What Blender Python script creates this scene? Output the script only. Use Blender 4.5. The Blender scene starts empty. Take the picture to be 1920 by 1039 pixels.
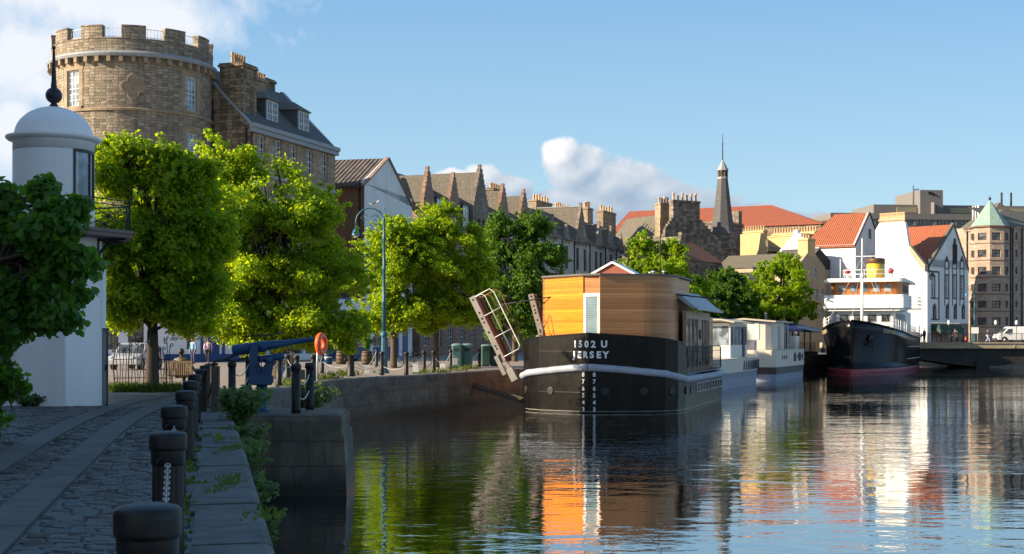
import bpy, math, random
import numpy as np
from mathutils import Vector, Matrix
from mathutils.geometry import tessellate_polygon
R = math.radians
PI = math.pi
rnd = random.Random(7)
sc = bpy.context.scene
COL = sc.collection
F, EYE, HOR = 2600.0, 1.6, 638.0          # focal length in photo pixels, eye height, horizon row
WZ = -1.7                                 # water level

def gy(y): return EYE * F / (y - HOR)                 # distance of a quay point seen at row y
def wy(y): return (EYE - WZ) * F / (y - HOR)          # distance of a water point seen at row y
def px(x, Y): return (x - 960.0) / F * Y
def pz(y, Y): return EYE - (y - HOR) / F * Y
def V(*a): return Vector(a)

# ---------------------------------------------------------------- objects
def tag(o, label=None, cat=None, group=None, kind=None):
    if label: o['label'] = label
    if cat: o['category'] = cat
    if group: o['group'] = group
    if kind: o['kind'] = kind
    return o

def empty(name, loc, rz=0, label=None, cat=None, group=None):
    o = bpy.data.objects.new(name, None)
    o.empty_display_size = 0.2
    COL.objects.link(o)
    o.location = loc
    o.rotation_euler = (0, 0, rz)
    return tag(o, label, cat, group)

def kids(o): return [c for c in o.children]

def copy_tree(o, parent=None):
    c = o.copy()
    COL.objects.link(c)
    if parent: c.parent = parent
    for ch in list(o.children): copy_tree(ch, c)
    return c

class MB:
    """collects shapes, then links them as ONE mesh object"""
    def __init__(s): s.v, s.f, s.m, s.s = [], [], [], []; s.mi = 0; s.sm = False
    def add(s, vs, fs, M=None, smooth=None):
        b = len(s.v)
        if M is not None: vs = [M @ Vector(p) for p in vs]
        s.v.extend([tuple(p) for p in vs])
        for f in fs:
            s.f.append(tuple(b + i for i in f)); s.m.append(s.mi)
            s.s.append(s.sm if smooth is None else smooth)
        return s
    def box(s, x0, x1, y0, y1, z0, z1, M=None):
        vs = [(x, y, z) for x in (x0, x1) for y in (y0, y1) for z in (z0, z1)]
        return s.add(vs, [(0, 1, 3, 2), (4, 6, 7, 5), (0, 4, 5, 1), (2, 3, 7, 6), (0, 2, 6, 4), (1, 5, 7, 3)], M, False)
    def quad(s, a, b, c, d, M=None): return s.add([a, b, c, d], [(0, 1, 2, 3)], M)
    def prism(s, poly, z0, z1, M=None, axis='z'):
        """poly in (x, y) extruded in z; axis 'y': poly in (x, z) extruded along y; axis 'x': poly in (y, z) extruded along x"""
        n = len(poly)
        def P(p, t):
            return (p[0], p[1], t) if axis == 'z' else ((p[0], t, p[1]) if axis == 'y' else (t, p[0], p[1]))
        vs = [P(p, z0) for p in poly] + [P(p, z1) for p in poly]
        tri = tessellate_polygon([[Vector((p[0], p[1], 0)) for p in poly]])
        fs = [(i, (i + 1) % n, n + (i + 1) % n, n + i) for i in range(n)]
        fs += [tuple(t) for t in tri] + [tuple(n + i for i in reversed(t)) for t in tri]
        return s.add(vs, fs, M, False)
    def lathe(s, prof, n=16, M=None, smooth=True, a0=0, a1=2 * PI):
        full = abs(a1 - a0 - 2 * PI) < 1e-6
        k = n if full else n + 1
        vs = [(r * math.cos(a0 + (a1 - a0) * i / n), r * math.sin(a0 + (a1 - a0) * i / n), z) for r, z in prof for i in range(k)]
        fs = []
        for j in range(len(prof) - 1):
            for i in range(n):
                i2 = (i + 1) % k
                fs.append((j * k + i, j * k + i2, (j + 1) * k + i2, (j + 1) * k + i))
        if full:
            if prof[0][0] > 1e-5: fs.append(tuple(range(k - 1, -1, -1)))
            if prof[-1][0] > 1e-5: fs.append(tuple((len(prof) - 1) * k + i for i in range(k)))
        return s.add(vs, fs, M, smooth)
    def cyl(s, r, z0, z1, n=12, M=None, r2=None): return s.lathe([(r, z0), (r if r2 is None else r2, z1)], n, M)
    def tube(s, pts, r, n=6, closed=False, r2=None, smooth=True):
        pts = [Vector(p) for p in pts]
        N = len(pts)
        vs, prev = [], None
        for i, p in enumerate(pts):
            a = pts[(i - 1) % N] if (i > 0 or closed) else p
            b = pts[(i + 1) % N] if (i < N - 1 or closed) else p
            t = (b - a)
            t = t.normalized() if t.length > 1e-9 else V(0, 0, 1)
            if prev is None:
                prev = t.orthogonal().normalized()
            nx = (prev - t * prev.dot(t))
            nx = nx.normalized() if nx.length > 1e-6 else t.orthogonal().normalized()
            prev = nx
            ny = t.cross(nx)
            if isinstance(r, (list, tuple)): rr = r[i]
            else: rr = r if r2 is None else r + (r2 - r) * i / max(1, N - 1)
            for k in range(n):
                an = 2 * PI * k / n
                vs.append(p + nx * (rr * math.cos(an)) + ny * (rr * math.sin(an)))
        fs = []
        for i in range(N if closed else N - 1):
            j = (i + 1) % N
            for k in range(n):
                k2 = (k + 1) % n
                fs.append((i * n + k, i * n + k2, j * n + k2, j * n + k))
        if not closed:
            fs.append(tuple(range(n - 1, -1, -1)))
            fs.append(tuple((N - 1) * n + k for k in range(n)))
        return s.add(vs, fs, None, smooth)
    def bar(s, a, b, w, h=None):
        """rectangular bar from a to b"""
        a, b = Vector(a), Vector(b)
        t = (b - a).normalized()
        up = V(0, 0, 1) if abs(t.z) < 0.95 else V(1, 0, 0)
        x = t.cross(up).normalized(); y = x.cross(t)
        h = w if h is None else h
        vs = [p + x * (sx * w / 2) + y * (sy * h / 2) for p in (a, b) for sx, sy in ((-1, -1), (1, -1), (1, 1), (-1, 1))]
        return s.add(vs, [(3, 2, 1, 0), (4, 5, 6, 7), (0, 1, 5, 4), (1, 2, 6, 5), (2, 3, 7, 6), (3, 0, 4, 7)], None, False)
    def ball(s, c, r, n=12, sq=(1, 1, 1)):
        prof = [(max(1e-6, math.sin(PI * i / (n // 2))) * r, -math.cos(PI * i / (n // 2)) * r) for i in range(n // 2 + 1)]
        return s.lathe(prof, n, Matrix.Translation(c) @ Matrix.Diagonal((*sq, 1)))
    def loft(s, rings, smooth=True, cap=True, closed=True):
        n = len(rings[0])
        vs = [p for r in rings for p in r]
        fs = []
        for j in range(len(rings) - 1):
            for i in range(n if closed else n - 1):
                i2 = (i + 1) % n
                fs.append((j * n + i, j * n + i2, (j + 1) * n + i2, (j + 1) * n + i))
        if cap:
            fs.append(tuple(range(n - 1, -1, -1)))
            fs.append(tuple((len(rings) - 1) * n + i for i in range(n)))
        return s.add(vs, fs, None, smooth)
    def build(s, name, mats, parent=None, loc=None, rz=None, bevel=0, label=None):
        me = bpy.data.meshes.new(name)
        me.from_pydata(s.v, [], s.f)
        if not isinstance(mats, (list, tuple)): mats = [mats]
        for m in mats: me.materials.append(m)
        me.polygons.foreach_set('material_index', [min(i, len(mats) - 1) for i in s.m])
        me.polygons.foreach_set('use_smooth', s.s)
        me.update()
        o = bpy.data.objects.new(name, me)
        COL.objects.link(o)
        if parent: o.parent = parent
        if loc is not None: o.location = loc
        if rz is not None: o.rotation_euler = (0, 0, rz)
        if bevel:
            b = o.modifiers.new('edge', 'BEVEL'); b.width = bevel; b.segments = 2; b.limit_method = 'ANGLE'; b.angle_limit = R(40)
        if label: o['label'] = label
        return o

def add_text(m, body, size, M, extrude=0.004, align='CENTER', shear=0, bold=0):
    """lettering as geometry in the collector m"""
    cu = bpy.data.curves.new('lettering', 'FONT')
    cu.body = body; cu.size = size; cu.extrude = extrude; cu.align_x = align; cu.shear = shear; cu.offset = bold; cu.resolution_u = 3
    o = bpy.data.objects.new('lettering', cu); COL.objects.link(o)
    ev = o.evaluated_get(bpy.context.evaluated_depsgraph_get()); me = ev.to_mesh()
    m.add([v.co.copy() for v in me.vertices], [tuple(p.vertices) for p in me.polygons], M, False)
    ev.to_mesh_clear(); bpy.data.objects.remove(o); bpy.data.curves.remove(cu)

def wallM(origin, right, up=(0, 0, 1)):
    """matrix whose x is `right`, y is up, z is out of the wall: for lettering"""
    x = Vector(right).normalized(); y = Vector(up).normalized(); z = x.cross(y).normalized(); y = z.cross(x)
    M = Matrix((x, y, z)).transposed().to_4x4()
    M.translation = Vector(origin)
    return M

# ---------------------------------------------------------------- materials
class NT:
    def __init__(s, name):
        s.m = bpy.data.materials.new(name); s.m.use_nodes = True
        s.t = s.m.node_tree; s.t.nodes.clear()
        s.out = s.t.nodes.new('ShaderNodeOutputMaterial')
    def n(s, typ, ins=None, **props):
        nd = s.t.nodes.new('ShaderNode' + typ)
        for k, v in props.items(): setattr(nd, k, v)
        for k, v in (ins or {}).items():
            if isinstance(v, bpy.types.NodeSocket): s.t.links.new(v, nd.inputs[k])
            else:
                if isinstance(v, tuple) and len(v) == 3 and nd.inputs[k].type == 'RGBA': v = (*v, 1)
                nd.inputs[k].default_value = v
        return nd
    def noise(s, vec, scale, detail=3, rough=0.55, dist=0):
        return s.n('TexNoise', {'Vector': vec, 'Scale': scale, 'Detail': detail, 'Roughness': rough, 'Distortion': dist}).outputs['Fac']
    def math(s, op, a, b=0.0, clamp=False):
        nd = s.n('Math', {0: a, 1: b}, operation=op); nd.use_clamp = clamp
        return nd.outputs[0]
    def mix(s, fac, a, b, mode='MIX'):
        nd = s.n('MixRGB', {'Fac': fac, 'Color1': a, 'Color2': b}, blend_type=mode)
        return nd.outputs[0]
    def ramp(s, fac, stops):
        nd = s.n('ValToRGB', {'Fac': fac})
        cr = nd.color_ramp
        while len(cr.elements) < len(stops): cr.elements.new(0.5)
        for e, (p, c) in zip(cr.elements, stops):
            e.position = p
            e.color = (c, c, c, 1) if not isinstance(c, tuple) else (*c, 1)
        return nd.outputs[0]
    def obj(s): return s.n('TexCoord').outputs['Object']
    def pos(s): return s.n('NewGeometry').outputs['Position']
    def xz(s, cyl_r=None):
        """wall coordinates (run, height): x + y along the wall, or the angle round a drum"""
        sp = s.n('SeparateXYZ', {0: s.obj()})
        if cyl_r: u = s.math('MULTIPLY', s.math('ARCTAN2', sp.outputs[1], sp.outputs[0]), cyl_r)
        else: u = s.math('ADD', sp.outputs[0], sp.outputs[1])
        return s.n('CombineXYZ', {0: u, 1: sp.outputs[2], 2: 0.0}).outputs[0]
    def bump(s, h, strength=0.3, dist=0.02):
        return s.n('Bump', {'Height': h, 'Strength': strength, 'Distance': dist}).outputs[0]
    def bsdf(s, col, rough=0.6, metal=0.0, normal=None, spec=0.5, **kw):
        ins = {'Base Color': col, 'Roughness': rough, 'Metallic': metal, 'Specular IOR Level': spec}
        if normal is not None: ins['Normal'] = normal
        ins.update(kw)
        b = s.n('BsdfPrincipled', ins)
        s.t.links.new(b.outputs[0], s.out.inputs[0])
        return s.m

_plain = {}
def paint(name, col, rough=0.5, metal=0.0, vary=0.15, scale=2.0, bump=0.05, spec=0.4):
    """painted or bare surface with wear: broad stains and fine grain"""
    t = NT(name); v = t.obj()
    big = t.noise(v, scale, 5, 0.6); fine = t.noise(v, scale * 14, 3)
    f = t.math('ADD', t.math('MULTIPLY', big, 0.7), t.math('MULTIPLY', fine, 0.3))
    c = t.mix(f, tuple(max(0, c * (1 - 1.3 * vary)) for c in col), tuple(min(1, c * (1 + 1.3 * vary)) for c in col))
    r = t.math('ADD', t.math('MULTIPLY', big, 0.25), rough - 0.12, True)
    return t.bsdf(c, r, metal, t.bump(fine, bump, 0.01), spec)

def masonry(name, c1, c2, mortar, bw=0.5, bh=0.22, cyl_r=None, bump=0.6, msize=0.012, vary=0.5, stain=(0.05, 0.045, 0.04), stain_f=0.55, rough=0.9, wob=0.05, rub=False):
    t = NT(name)
    uv = t.xz(cyl_r)
    wobble = t.n('TexNoise', {'Vector': uv, 'Scale': 1.6, 'Detail': 3}).outputs['Color']
    wv = t.n('VectorMath', {0: wobble, 1: (0.5, 0.5, 0.5)}, operation='SUBTRACT').outputs[0]
    wv = t.n('VectorMath', {0: wv, 'Scale': wob * 2}, operation='SCALE').outputs[0]
    uv2 = t.n('VectorMath', {0: uv, 1: wv}, operation='ADD').outputs[0]
    br = t.n('TexBrick', {'Vector': uv2, 'Color1': c1, 'Color2': c2, 'Mortar': mortar, 'Scale': 1.0, 'Mortar Size': msize, 'Mortar Smooth': 0.4,
                          'Bias': 0.0, 'Brick Width': bw, 'Row Height': bh})
    if rub:   # random rubble: uneven stones, each its own tone
        vv = t.n('VectorMath', {0: uv2, 1: (1 / bw, 1 / bh, 1)}, operation='MULTIPLY').outputs[0]
        vo = t.n('TexVoronoi', {'Vector': vv, 'Scale': 1.0, 'Randomness': 0.55}, voronoi_dimensions='2D', distance='CHEBYCHEV'); v2 = t.n('TexVoronoi', {'Vector': vv, 'Scale': 1.0, 'Randomness': 0.55}, voronoi_dimensions='2D', distance='CHEBYCHEV', feature='F2')
        idv = t.n('SeparateColor', {0: vo.outputs['Color']}).outputs[0]
        edge = t.ramp(t.math('SUBTRACT', v2.outputs['Distance'], vo.outputs['Distance']), [(0.02, 1.0), (0.16, 0.0)])
    br.offset = 0.5; br.squash = 0.7; br.squash_frequency = 3
    cell = t.noise(t.n('VectorMath', {0: uv2, 1: (1 / bw * 0.9, 1 / bh * 0.9, 1)}, operation='MULTIPLY').outputs[0], 1.0, 2)
    c = t.mix(vary, br.outputs['Color'], t.ramp(cell, [(0.3, tuple(x * 0.45 for x in c1)), (0.5, c1), (0.7, tuple(min(1, x * 1.5) for x in c2))]), 'MIX')
    if rub:
        c = t.mix(t.math('MULTIPLY', edge, 0.45), t.mix(vary, t.mix(idv, c1, c2), t.ramp(idv, [(0.0, tuple(x * 0.45 for x in c1)), (0.3, c1), (0.7, c2), (1.0, tuple(min(1, x * 1.35) for x in c2))])), mortar)
    big = t.noise(uv, 0.22, 5, 0.65)
    streak = t.noise(t.n('VectorMath', {0: uv, 1: (1.4, 0.14, 1)}, operation='MULTIPLY').outputs[0], 1.0, 4)
    st = t.math('MULTIPLY', t.ramp(t.math('ADD', t.math('MULTIPLY', big, 0.6), t.math('MULTIPLY', streak, 0.4)), [(0.42, 0.0), (0.66, 1.0)]), stain_f)
    c = t.mix(st, c, stain)
    fine = t.noise(uv, 9, 4, 0.7)
    c = t.mix(0.35, c, t.ramp(fine, [(0.3, 0.35), (0.7, 0.8)]), 'OVERLAY')
    h = t.math('ADD', t.math('MULTIPLY', br.outputs['Fac'], -1.0), t.math('ADD', t.math('MULTIPLY', fine, 0.5), t.math('MULTIPLY', cell, 0.6)))
    if rub: h = t.math('ADD', t.math('MULTIPLY', edge, -1.2), t.math('ADD', t.math('MULTIPLY', fine, 0.7), t.math('MULTIPLY', idv, 0.7)))
    return t.bsdf(c, rough, 0, t.bump(h, bump, 0.05 if rub else 0.03), 0.25)

def render_wall(name, col, dirt=(0.2, 0.18, 0.15), dirt_f=0.35, rough=0.85):
    """rendered and limewashed wall with streaks and grime"""
    t = NT(name); uv = t.xz()
    streak = t.noise(t.n('VectorMath', {0: uv, 1: (2.2, 0.16, 1)}, operation='MULTIPLY').outputs[0], 1.0, 5, 0.65)
    big = t.noise(uv, 0.35, 5, 0.6); fine = t.noise(uv, 25, 3)
    f = t.math('MULTIPLY', t.ramp(t.math('ADD', t.math('MULTIPLY', streak, 0.55), t.math('MULTIPLY', big, 0.45)), [(0.4, 0.0), (0.72, 1.0)]), dirt_f)
    c = t.mix(f, col, dirt)
    return t.bsdf(c, rough, 0, t.bump(t.math('ADD', fine, big), 0.25, 0.01), 0.3)

def roofing(name, c1, c2, row=0.3, width=0.3, moss=0.3, bump=0.7, mossc=(0.10, 0.10, 0.045), squash=1.0):
    """slates or tiles laid in courses down the slope (run x, height z)"""
    t = NT(name); sp = t.n('SeparateXYZ', {0: t.obj()})
    u = t.math('ADD', sp.outputs[0], t.math('MULTIPLY', sp.outputs[1], 0.6))
    vv = t.math('MULTIPLY', sp.outputs[2], 1.25)
    uv = t.n('CombineXYZ', {0: u, 1: vv, 2: 0.0}).outputs[0]
    br = t.n('TexBrick', {'Vector': uv, 'Color1': c1, 'Color2': c2, 'Mortar': tuple(x * 0.3 for x in c1), 'Scale': 1.0, 'Mortar Size': 0.012,
                          'Mortar Smooth': 0.3, 'Brick Width': width, 'Row Height': row})
    big = t.noise(t.obj(), 0.5, 5, 0.65); fine = t.noise(t.obj(), 6, 4, 0.7)
    c = t.mix(0.5, br.outputs['Color'], t.ramp(fine, [(0.3, tuple(x * 0.5 for x in c1)), (0.7, tuple(min(1, x * 1.4) for x in c2))]))
    c = t.mix(t.math('MULTIPLY', t.ramp(big, [(0.45, 0.0), (0.7, 1.0)]), moss), c, mossc)
    frac = t.math('FRACT', t.math('DIVIDE', vv, row))
    h = t.math('ADD', t.math('MULTIPLY', frac, -0.8), t.math('ADD', t.math('MULTIPLY', br.outputs['Fac'], -0.6), t.math('MULTIPLY', fine, 0.4)))
    return t.bsdf(c, 0.75, 0, t.bump(h, bump, 0.03), 0.3)

def pantile(name, c1, c2):
    """rolled clay tiles: ribs that run down the slope"""
    t = NT(name); sp = t.n('SeparateXYZ', {0: t.obj()})
    rib = t.math('SINE', t.math('MULTIPLY', sp.outputs[0], 2 * PI / 0.33))
    rows = t.math('FRACT', t.math('MULTIPLY', sp.outputs[2], 3.2))
    big = t.noise(t.obj(), 0.7, 5, 0.65); fine = t.noise(t.obj(), 5, 4, 0.7)
    f = t.math('ADD', t.math('MULTIPLY', big, 0.5), t.math('MULTIPLY', fine, 0.5))
    c = t.mix(t.ramp(f, [(0.35, 0.0), (0.65, 1.0)]), c1, c2)
    c = t.mix(t.math('MULTIPLY', t.ramp(big, [(0.52, 0.0), (0.72, 1.0)]), 0.5), c, tuple(x * 0.35 for x in c1))
    h = t.math('ADD', rib, t.math('MULTIPLY', rows, -0.7))
    return t.bsdf(c, 0.75, 0, t.bump(h, 0.8, 0.05), 0.3)

def glass_mat(name, tint=(0.03, 0.04, 0.05), lit=0.0):
    """window pane: dark room behind a reflecting sheet that is never quite flat"""
    t = NT(name)
    w = t.noise(t.pos(), 0.9, 2)
    cur = t.noise(t.obj(), 1.3, 2)
    c = t.mix(t.ramp(cur, [(0.45, 0.0), (0.6, 1.0)]), tint, tuple(min(1, x * 2.6 + 0.02) for x in tint))
    return t.bsdf(c, 0.06, 0, t.bump(w, 0.12, 0.1), 0.9)

def wood(name, c1, c2, row=0.12, gloss=0.45, vertical=False):
    """boards with grain and board-to-board colour"""
    t = NT(name); sp = t.n('SeparateXYZ', {0: t.obj()})
    hz = sp.outputs[2] if not vertical else t.math('ADD', sp.outputs[0], sp.outputs[1])
    along = t.math('ADD', sp.outputs[0], sp.outputs[1]) if not vertical else sp.outputs[2]
    k = t.math('DIVIDE', hz, row)
    fl = t.math('FLOOR', k); fr = t.math('FRACT', k)
    idn = t.n('TexWhiteNoise', {'W': fl}, noise_dimensions='1D').outputs['Value']
    gv = t.n('CombineXYZ', {0: t.math('MULTIPLY', along, 0.7), 1: t.math('MULTIPLY', hz, 14.0), 2: fl}).outputs[0]
    grain = t.noise(gv, 1.0, 5, 0.65)
    blot = t.noise(t.n('CombineXYZ', {0: t.math('MULTIPLY', along, 0.8), 1: fl, 2: 0.0}).outputs[0], 1.0, 3)
    f = t.math('ADD', t.math('MULTIPLY', idn, 0.4), t.math('ADD', t.math('MULTIPLY', grain, 0.3), t.math('MULTIPLY', blot, 0.4)))
    c = t.mix(t.ramp(f, [(0.3, 0.0), (0.8, 1.0)]), c1, c2)
    gap = t.math('MULTIPLY', t.math('LESS_THAN', fr, 0.07), 0.8)
    c = t.mix(gap, c, tuple(x * 0.15 for x in c1))
    h = t.math('SUBTRACT', t.math('MULTIPLY', grain, 0.3), gap)
    return t.bsdf(c, gloss, 0, t.bump(h, 0.4, 0.01), 0.5)
# ---------------------------------------------------------------- camera, sun, sky
cam = bpy.data.cameras.new('camera'); cam_o = bpy.data.objects.new('camera', cam); COL.objects.link(cam_o)
cam_o.location = (0, 0, EYE); cam_o.rotation_euler = (PI / 2, 0, 0)
cam.sensor_width = 36; cam.lens = 36 * F / 1920; cam.shift_y = (HOR - 519.5) / 1920
cam.clip_start = 0.1; cam.clip_end = 9000
sc.camera = cam_o
sc.view_settings.view_transform = 'Standard'; sc.view_settings.look = 'None'
sc.view_settings.exposure = 1.15
sc.view_settings.gamma = 1; sc.view_settings.use_curve_mapping = False
sc.cycles.max_bounces = 8; sc.cycles.diffuse_bounces = 3; sc.cycles.glossy_bounces = 4; sc.cycles.transmission_bounces = 4
sc.cycles.sample_clamp_indirect = 6; sc.cycles.use_denoising = True

SUN_EL = R(23); SUN_DIR = V(-0.965, -0.26, 0).normalized() * math.cos(SUN_EL) + V(0, 0, math.sin(SUN_EL))
sl = bpy.data.lights.new('sun', 'SUN'); so = bpy.data.objects.new('sun', sl); COL.objects.link(so)
sl.energy = 5.0; sl.angle = R(0.5); sl.color = (1.0, 0.83, 0.60)
so.rotation_euler = (-SUN_DIR).to_track_quat('-Z', 'Y').to_euler(); so.location = (-60, 40, 60)

def make_world():
    w = bpy.data.worlds.new('World'); sc.world = w; w.use_nodes = True
    t = NT.__new__(NT); t.t = w.node_tree; t.t.nodes.clear()
    out = t.t.nodes.new('ShaderNodeOutputWorld')
    sky = t.n('TexSky', sky_type='NISHITA', sun_disc=False, sun_elevation=SUN_EL, sun_rotation=math.atan2(SUN_DIR.x, SUN_DIR.y),
              altitude=0, air_density=1.0, dust_density=0.6, ozone_density=2.2)
    d = t.n('SeparateXYZ', {0: t.n('TexCoord').outputs['Generated']})
    yy = t.math('MAXIMUM', d.outputs[1], 0.02)
    u = t.math('ADD', t.math('MULTIPLY', t.math('DIVIDE', d.outputs[0], yy), 2.6), 0.96)
    v = t.math('SUBTRACT', 0.638, t.math('MULTIPLY', t.math('DIVIDE', d.outputs[2], yy), 2.6))
    def field(blobs, du, dv, sc1, amp):
        uu = t.math('ADD', u, du); vv = t.math('ADD', v, dv)
        p = t.n('CombineXYZ', {0: uu, 1: vv, 2: 0.0}).outputs[0]
        m = None
        for (cx, cy, rx, ry) in blobs:
            dx = t.math('DIVIDE', t.math('SUBTRACT', uu, cx), rx); dy = t.math('DIVIDE', t.math('SUBTRACT', vv, cy), ry)
            r2 = t.math('SQRT', t.math('ADD', t.math('MULTIPLY', dx, dx), t.math('MULTIPLY', dy, dy)))
            e = t.math('SUBTRACT', 1.0, r2)
            m = e if m is None else t.math('MAXIMUM', m, e)
        nz = t.noise(p, sc1, 9, 0.58, 0.2)
        return t.math('ADD', m, t.math('MULTIPLY', t.math('SUBTRACT', nz, 0.5), amp))
    CU = [(1.055, .292, .042, .040), (1.085, .318, .075, .05), (1.15, .345, .10, .055), (1.225, .362, .07, .035), (1.27, .385, .13, .04), (1.09, .39, .13, .045), (.905, .338, .05, .035), (.94, .352, .07, .03), (.85, .335, .04, .022),
          (1.43, .392, .055, .013), (1.535, .405, .025, .008), (1.47, .405, .05, .012)]
    HI = [(.14, .00, .44, .15), (.33, .04, .17, .10), (.04, .10, .24, .17), (.02, .25, .10, .12)]
    a = field(CU, 0, 0, 17, .95); b = field(CU, -.028, -.018, 17, .95)
    cu = t.ramp(a, [(0.02, 0.0), (0.22, 1.0)])
    lit = t.math('ADD', 0.36, t.math('MULTIPLY', t.math('SUBTRACT', a, b), 0.95), True)
    low = t.n('MapRange', {0: v, 1: .30, 2: .40, 3: 1.0, 4: 0.25}).outputs[0]
    lit = t.math('MULTIPLY', lit, low, True)
    ccol = t.mix(lit, SKY_SHADE, SKY_WHITE)
    h = field(HI, 0, 0, 6, 2.2)
    hm = t.math('MULTIPLY', t.ramp(h, [(0.05, 0.0), (0.75, 1.0)]), 0.92)
    grad = t.mix(t.n('MapRange', {0: v, 1: -.1, 2: .42, 3: 0.0, 4: 1.0}).outputs[0], SKY_TOP, SKY_LOW)
    col = t.mix(0.75, sky.outputs[0], grad)
    col = t.mix(hm, col, SKY_WISP)
    fwd = t.math('GREATER_THAN', d.outputs[1], 0.05)
    col = t.mix(t.math('MULTIPLY', cu, 0.93), col, ccol)
    col = t.mix(fwd, sky.outputs[0], col)
    bg = t.n('Background', {'Color': col, 'Strength': 0.085})
    t.t.links.new(bg.outputs[0], out.inputs[0])
SKY_SHADE = (2.0, 2.6, 3.4); SKY_WHITE = (5.6, 5.5, 5.5); SKY_WISP = (5.0, 5.1, 5.4); SKY_LOW = (2.35, 3.75, 4.6); SKY_TOP = (1.05, 2.45, 4.3)
make_world()

# ---------------------------------------------------------------- shared materials
def M_setts():
    t = NT('granite_setts'); p = t.pos()
    sp = t.n('SeparateXYZ', {0: p})
    wob = t.n('TexNoise', {'Vector': p, 'Scale': 1.2, 'Detail': 3}).outputs['Color']
    wv = t.n('VectorMath', {0: t.n('VectorMath', {0: wob, 1: (0.5, 0.5, 0.5)}, operation='SUBTRACT').outputs[0], 'Scale': 0.10}, operation='SCALE').outputs[0]
    uv = t.n('VectorMath', {0: p, 1: wv}, operation='ADD').outputs[0]
    br = t.n('TexBrick', {'Vector': uv, 'Color1': (0.04, 0.04, 0.04), 'Color2': (0.13, 0.125, 0.12), 'Mortar': (0.016, 0.016, 0.013), 'Scale': 1.0,
                          'Mortar Size': 0.016, 'Mortar Smooth': 0.5, 'Brick Width': 0.27, 'Row Height': 0.125})
    cell = t.noise(t.n('VectorMath', {0: uv, 1: (3.4, 7.6, 1)}, operation='MULTIPLY').outputs[0], 1.0, 2)
    big = t.noise(p, 0.35, 5, 0.65); fine = t.noise(p, 30, 3, 0.7)
    c = t.mix(0.45, br.outputs['Color'], t.ramp(cell, [(0.35, (0.012, 0.012, 0.013)), (0.65, (0.19, 0.18, 0.17))]))
    c = t.mix(t.math('MULTIPLY', t.ramp(big, [(0.5, 0.0), (0.75, 1.0)]), 0.35), c, (0.055, 0.07, 0.03))
    h = t.math('ADD', t.math('MULTIPLY', br.outputs['Fac'], -1.0), t.math('ADD', t.math('MULTIPLY', cell, 0.9), t.math('MULTIPLY', fine, 0.25)))
    rr = t.math('ADD', 0.28, t.math('MULTIPLY', fine, 0.3))
    return t.bsdf(c, rr, 0, t.bump(h, 1.0, 0.05), 0.5)

def M_flag(name, c1, c2, scale=1.0):
    t = NT(name); p = t.pos()
    big = t.noise(p, 0.8 * scale, 5, 0.65); fine = t.noise(p, 22, 4, 0.7); mid = t.noise(p, 4, 4, 0.6)
    f = t.math('ADD', t.math('MULTIPLY', big, 0.5), t.math('MULTIPLY', mid, 0.5))
    c = t.mix(t.ramp(f, [(0.35, 0.0), (0.65, 1.0)]), c1, c2)
    c = t.mix(t.math('MULTIPLY', t.ramp(mid, [(0.6, 0.0), (0.72, 1.0)]), 0.5), c, (0.05, 0.065, 0.03))
    return t.bsdf(c, 0.7, 0, t.bump(t.math('ADD', t.math('MULTIPLY', mid, 0.8), t.math('MULTIPLY', fine, 0.35)), 0.6, 0.03), 0.35)

def M_quay():
    """big stone blocks, slimy and dark near the waterline, pale streaks from the top"""
    t = NT('quay_stone'); sp = t.n('SeparateXYZ', {0: t.pos()})
    u = t.math('ADD', sp.outputs[0], t.math('MULTIPLY', sp.outputs[1], 0.8))
    uv = t.n('CombineXYZ', {0: u, 1: sp.outputs[2], 2: 0.0}).outputs[0]
    wob = t.noise(uv, 2.5, 3)
    uv2 = t.n('CombineXYZ', {0: t.math('ADD', u, t.math('MULTIPLY', wob, 0.08)), 1: t.math('ADD', sp.outputs[2], t.math('MULTIPLY', wob, 0.06)), 2: 0.0}).outputs[0]
    br = t.n('TexBrick', {'Vector': uv2, 'Color1': (0.085, 0.072, 0.055), 'Color2': (0.16, 0.13, 0.095), 'Mortar': (0.045, 0.04, 0.03), 'Scale': 1.0,
                          'Mortar Size': 0.014, 'Mortar Smooth': 0.5, 'Brick Width': 1.35, 'Row Height': 0.52})
    streak = t.noise(t.n('VectorMath', {0: uv, 1: (3.0, 0.25, 1)}, operation='MULTIPLY').outputs[0], 1.0, 5, 0.7)
    big = t.noise(uv, 0.9, 5, 0.65); fine = t.noise(uv, 14, 4, 0.7)
    c = t.mix(0.6, br.outputs['Color'], t.ramp(big, [(0.3, (0.025, 0.022, 0.018)), (0.7, (0.21, 0.175, 0.125))]))
    c = t.mix(t.math('MULTIPLY', t.ramp(streak, [(0.5, 0.0), (0.68, 1.0)]), 0.55), c, (0.035, 0.038, 0.014))
    c = t.mix(t.math('MULTIPLY', t.ramp(streak, [(0.26, 1.0), (0.36, 0.0)]), 0.4), c, (0.34, 0.31, 0.26))
    wet = t.n('MapRange', {0: t.math('ADD', sp.outputs[2], t.math('MULTIPLY', big, 0.5)), 1: -1.25, 2: -0.75, 3: 1.0, 4: 0.0}).outputs[0]
    c = t.mix(t.math('MULTIPLY', wet, 0.9), c, (0.016, 0.018, 0.011))
    h = t.math('ADD', t.math('MULTIPLY', br.outputs['Fac'], -1.0), t.math('ADD', t.math('MULTIPLY', big, 0.8), t.math('MULTIPLY', fine, 0.35)))
    return t.bsdf(c, t.math('SUBTRACT', 0.85, t.math('MULTIPLY', wet, 0.45)), 0, t.bump(h, 0.8, 0.05), 0.35)

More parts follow.
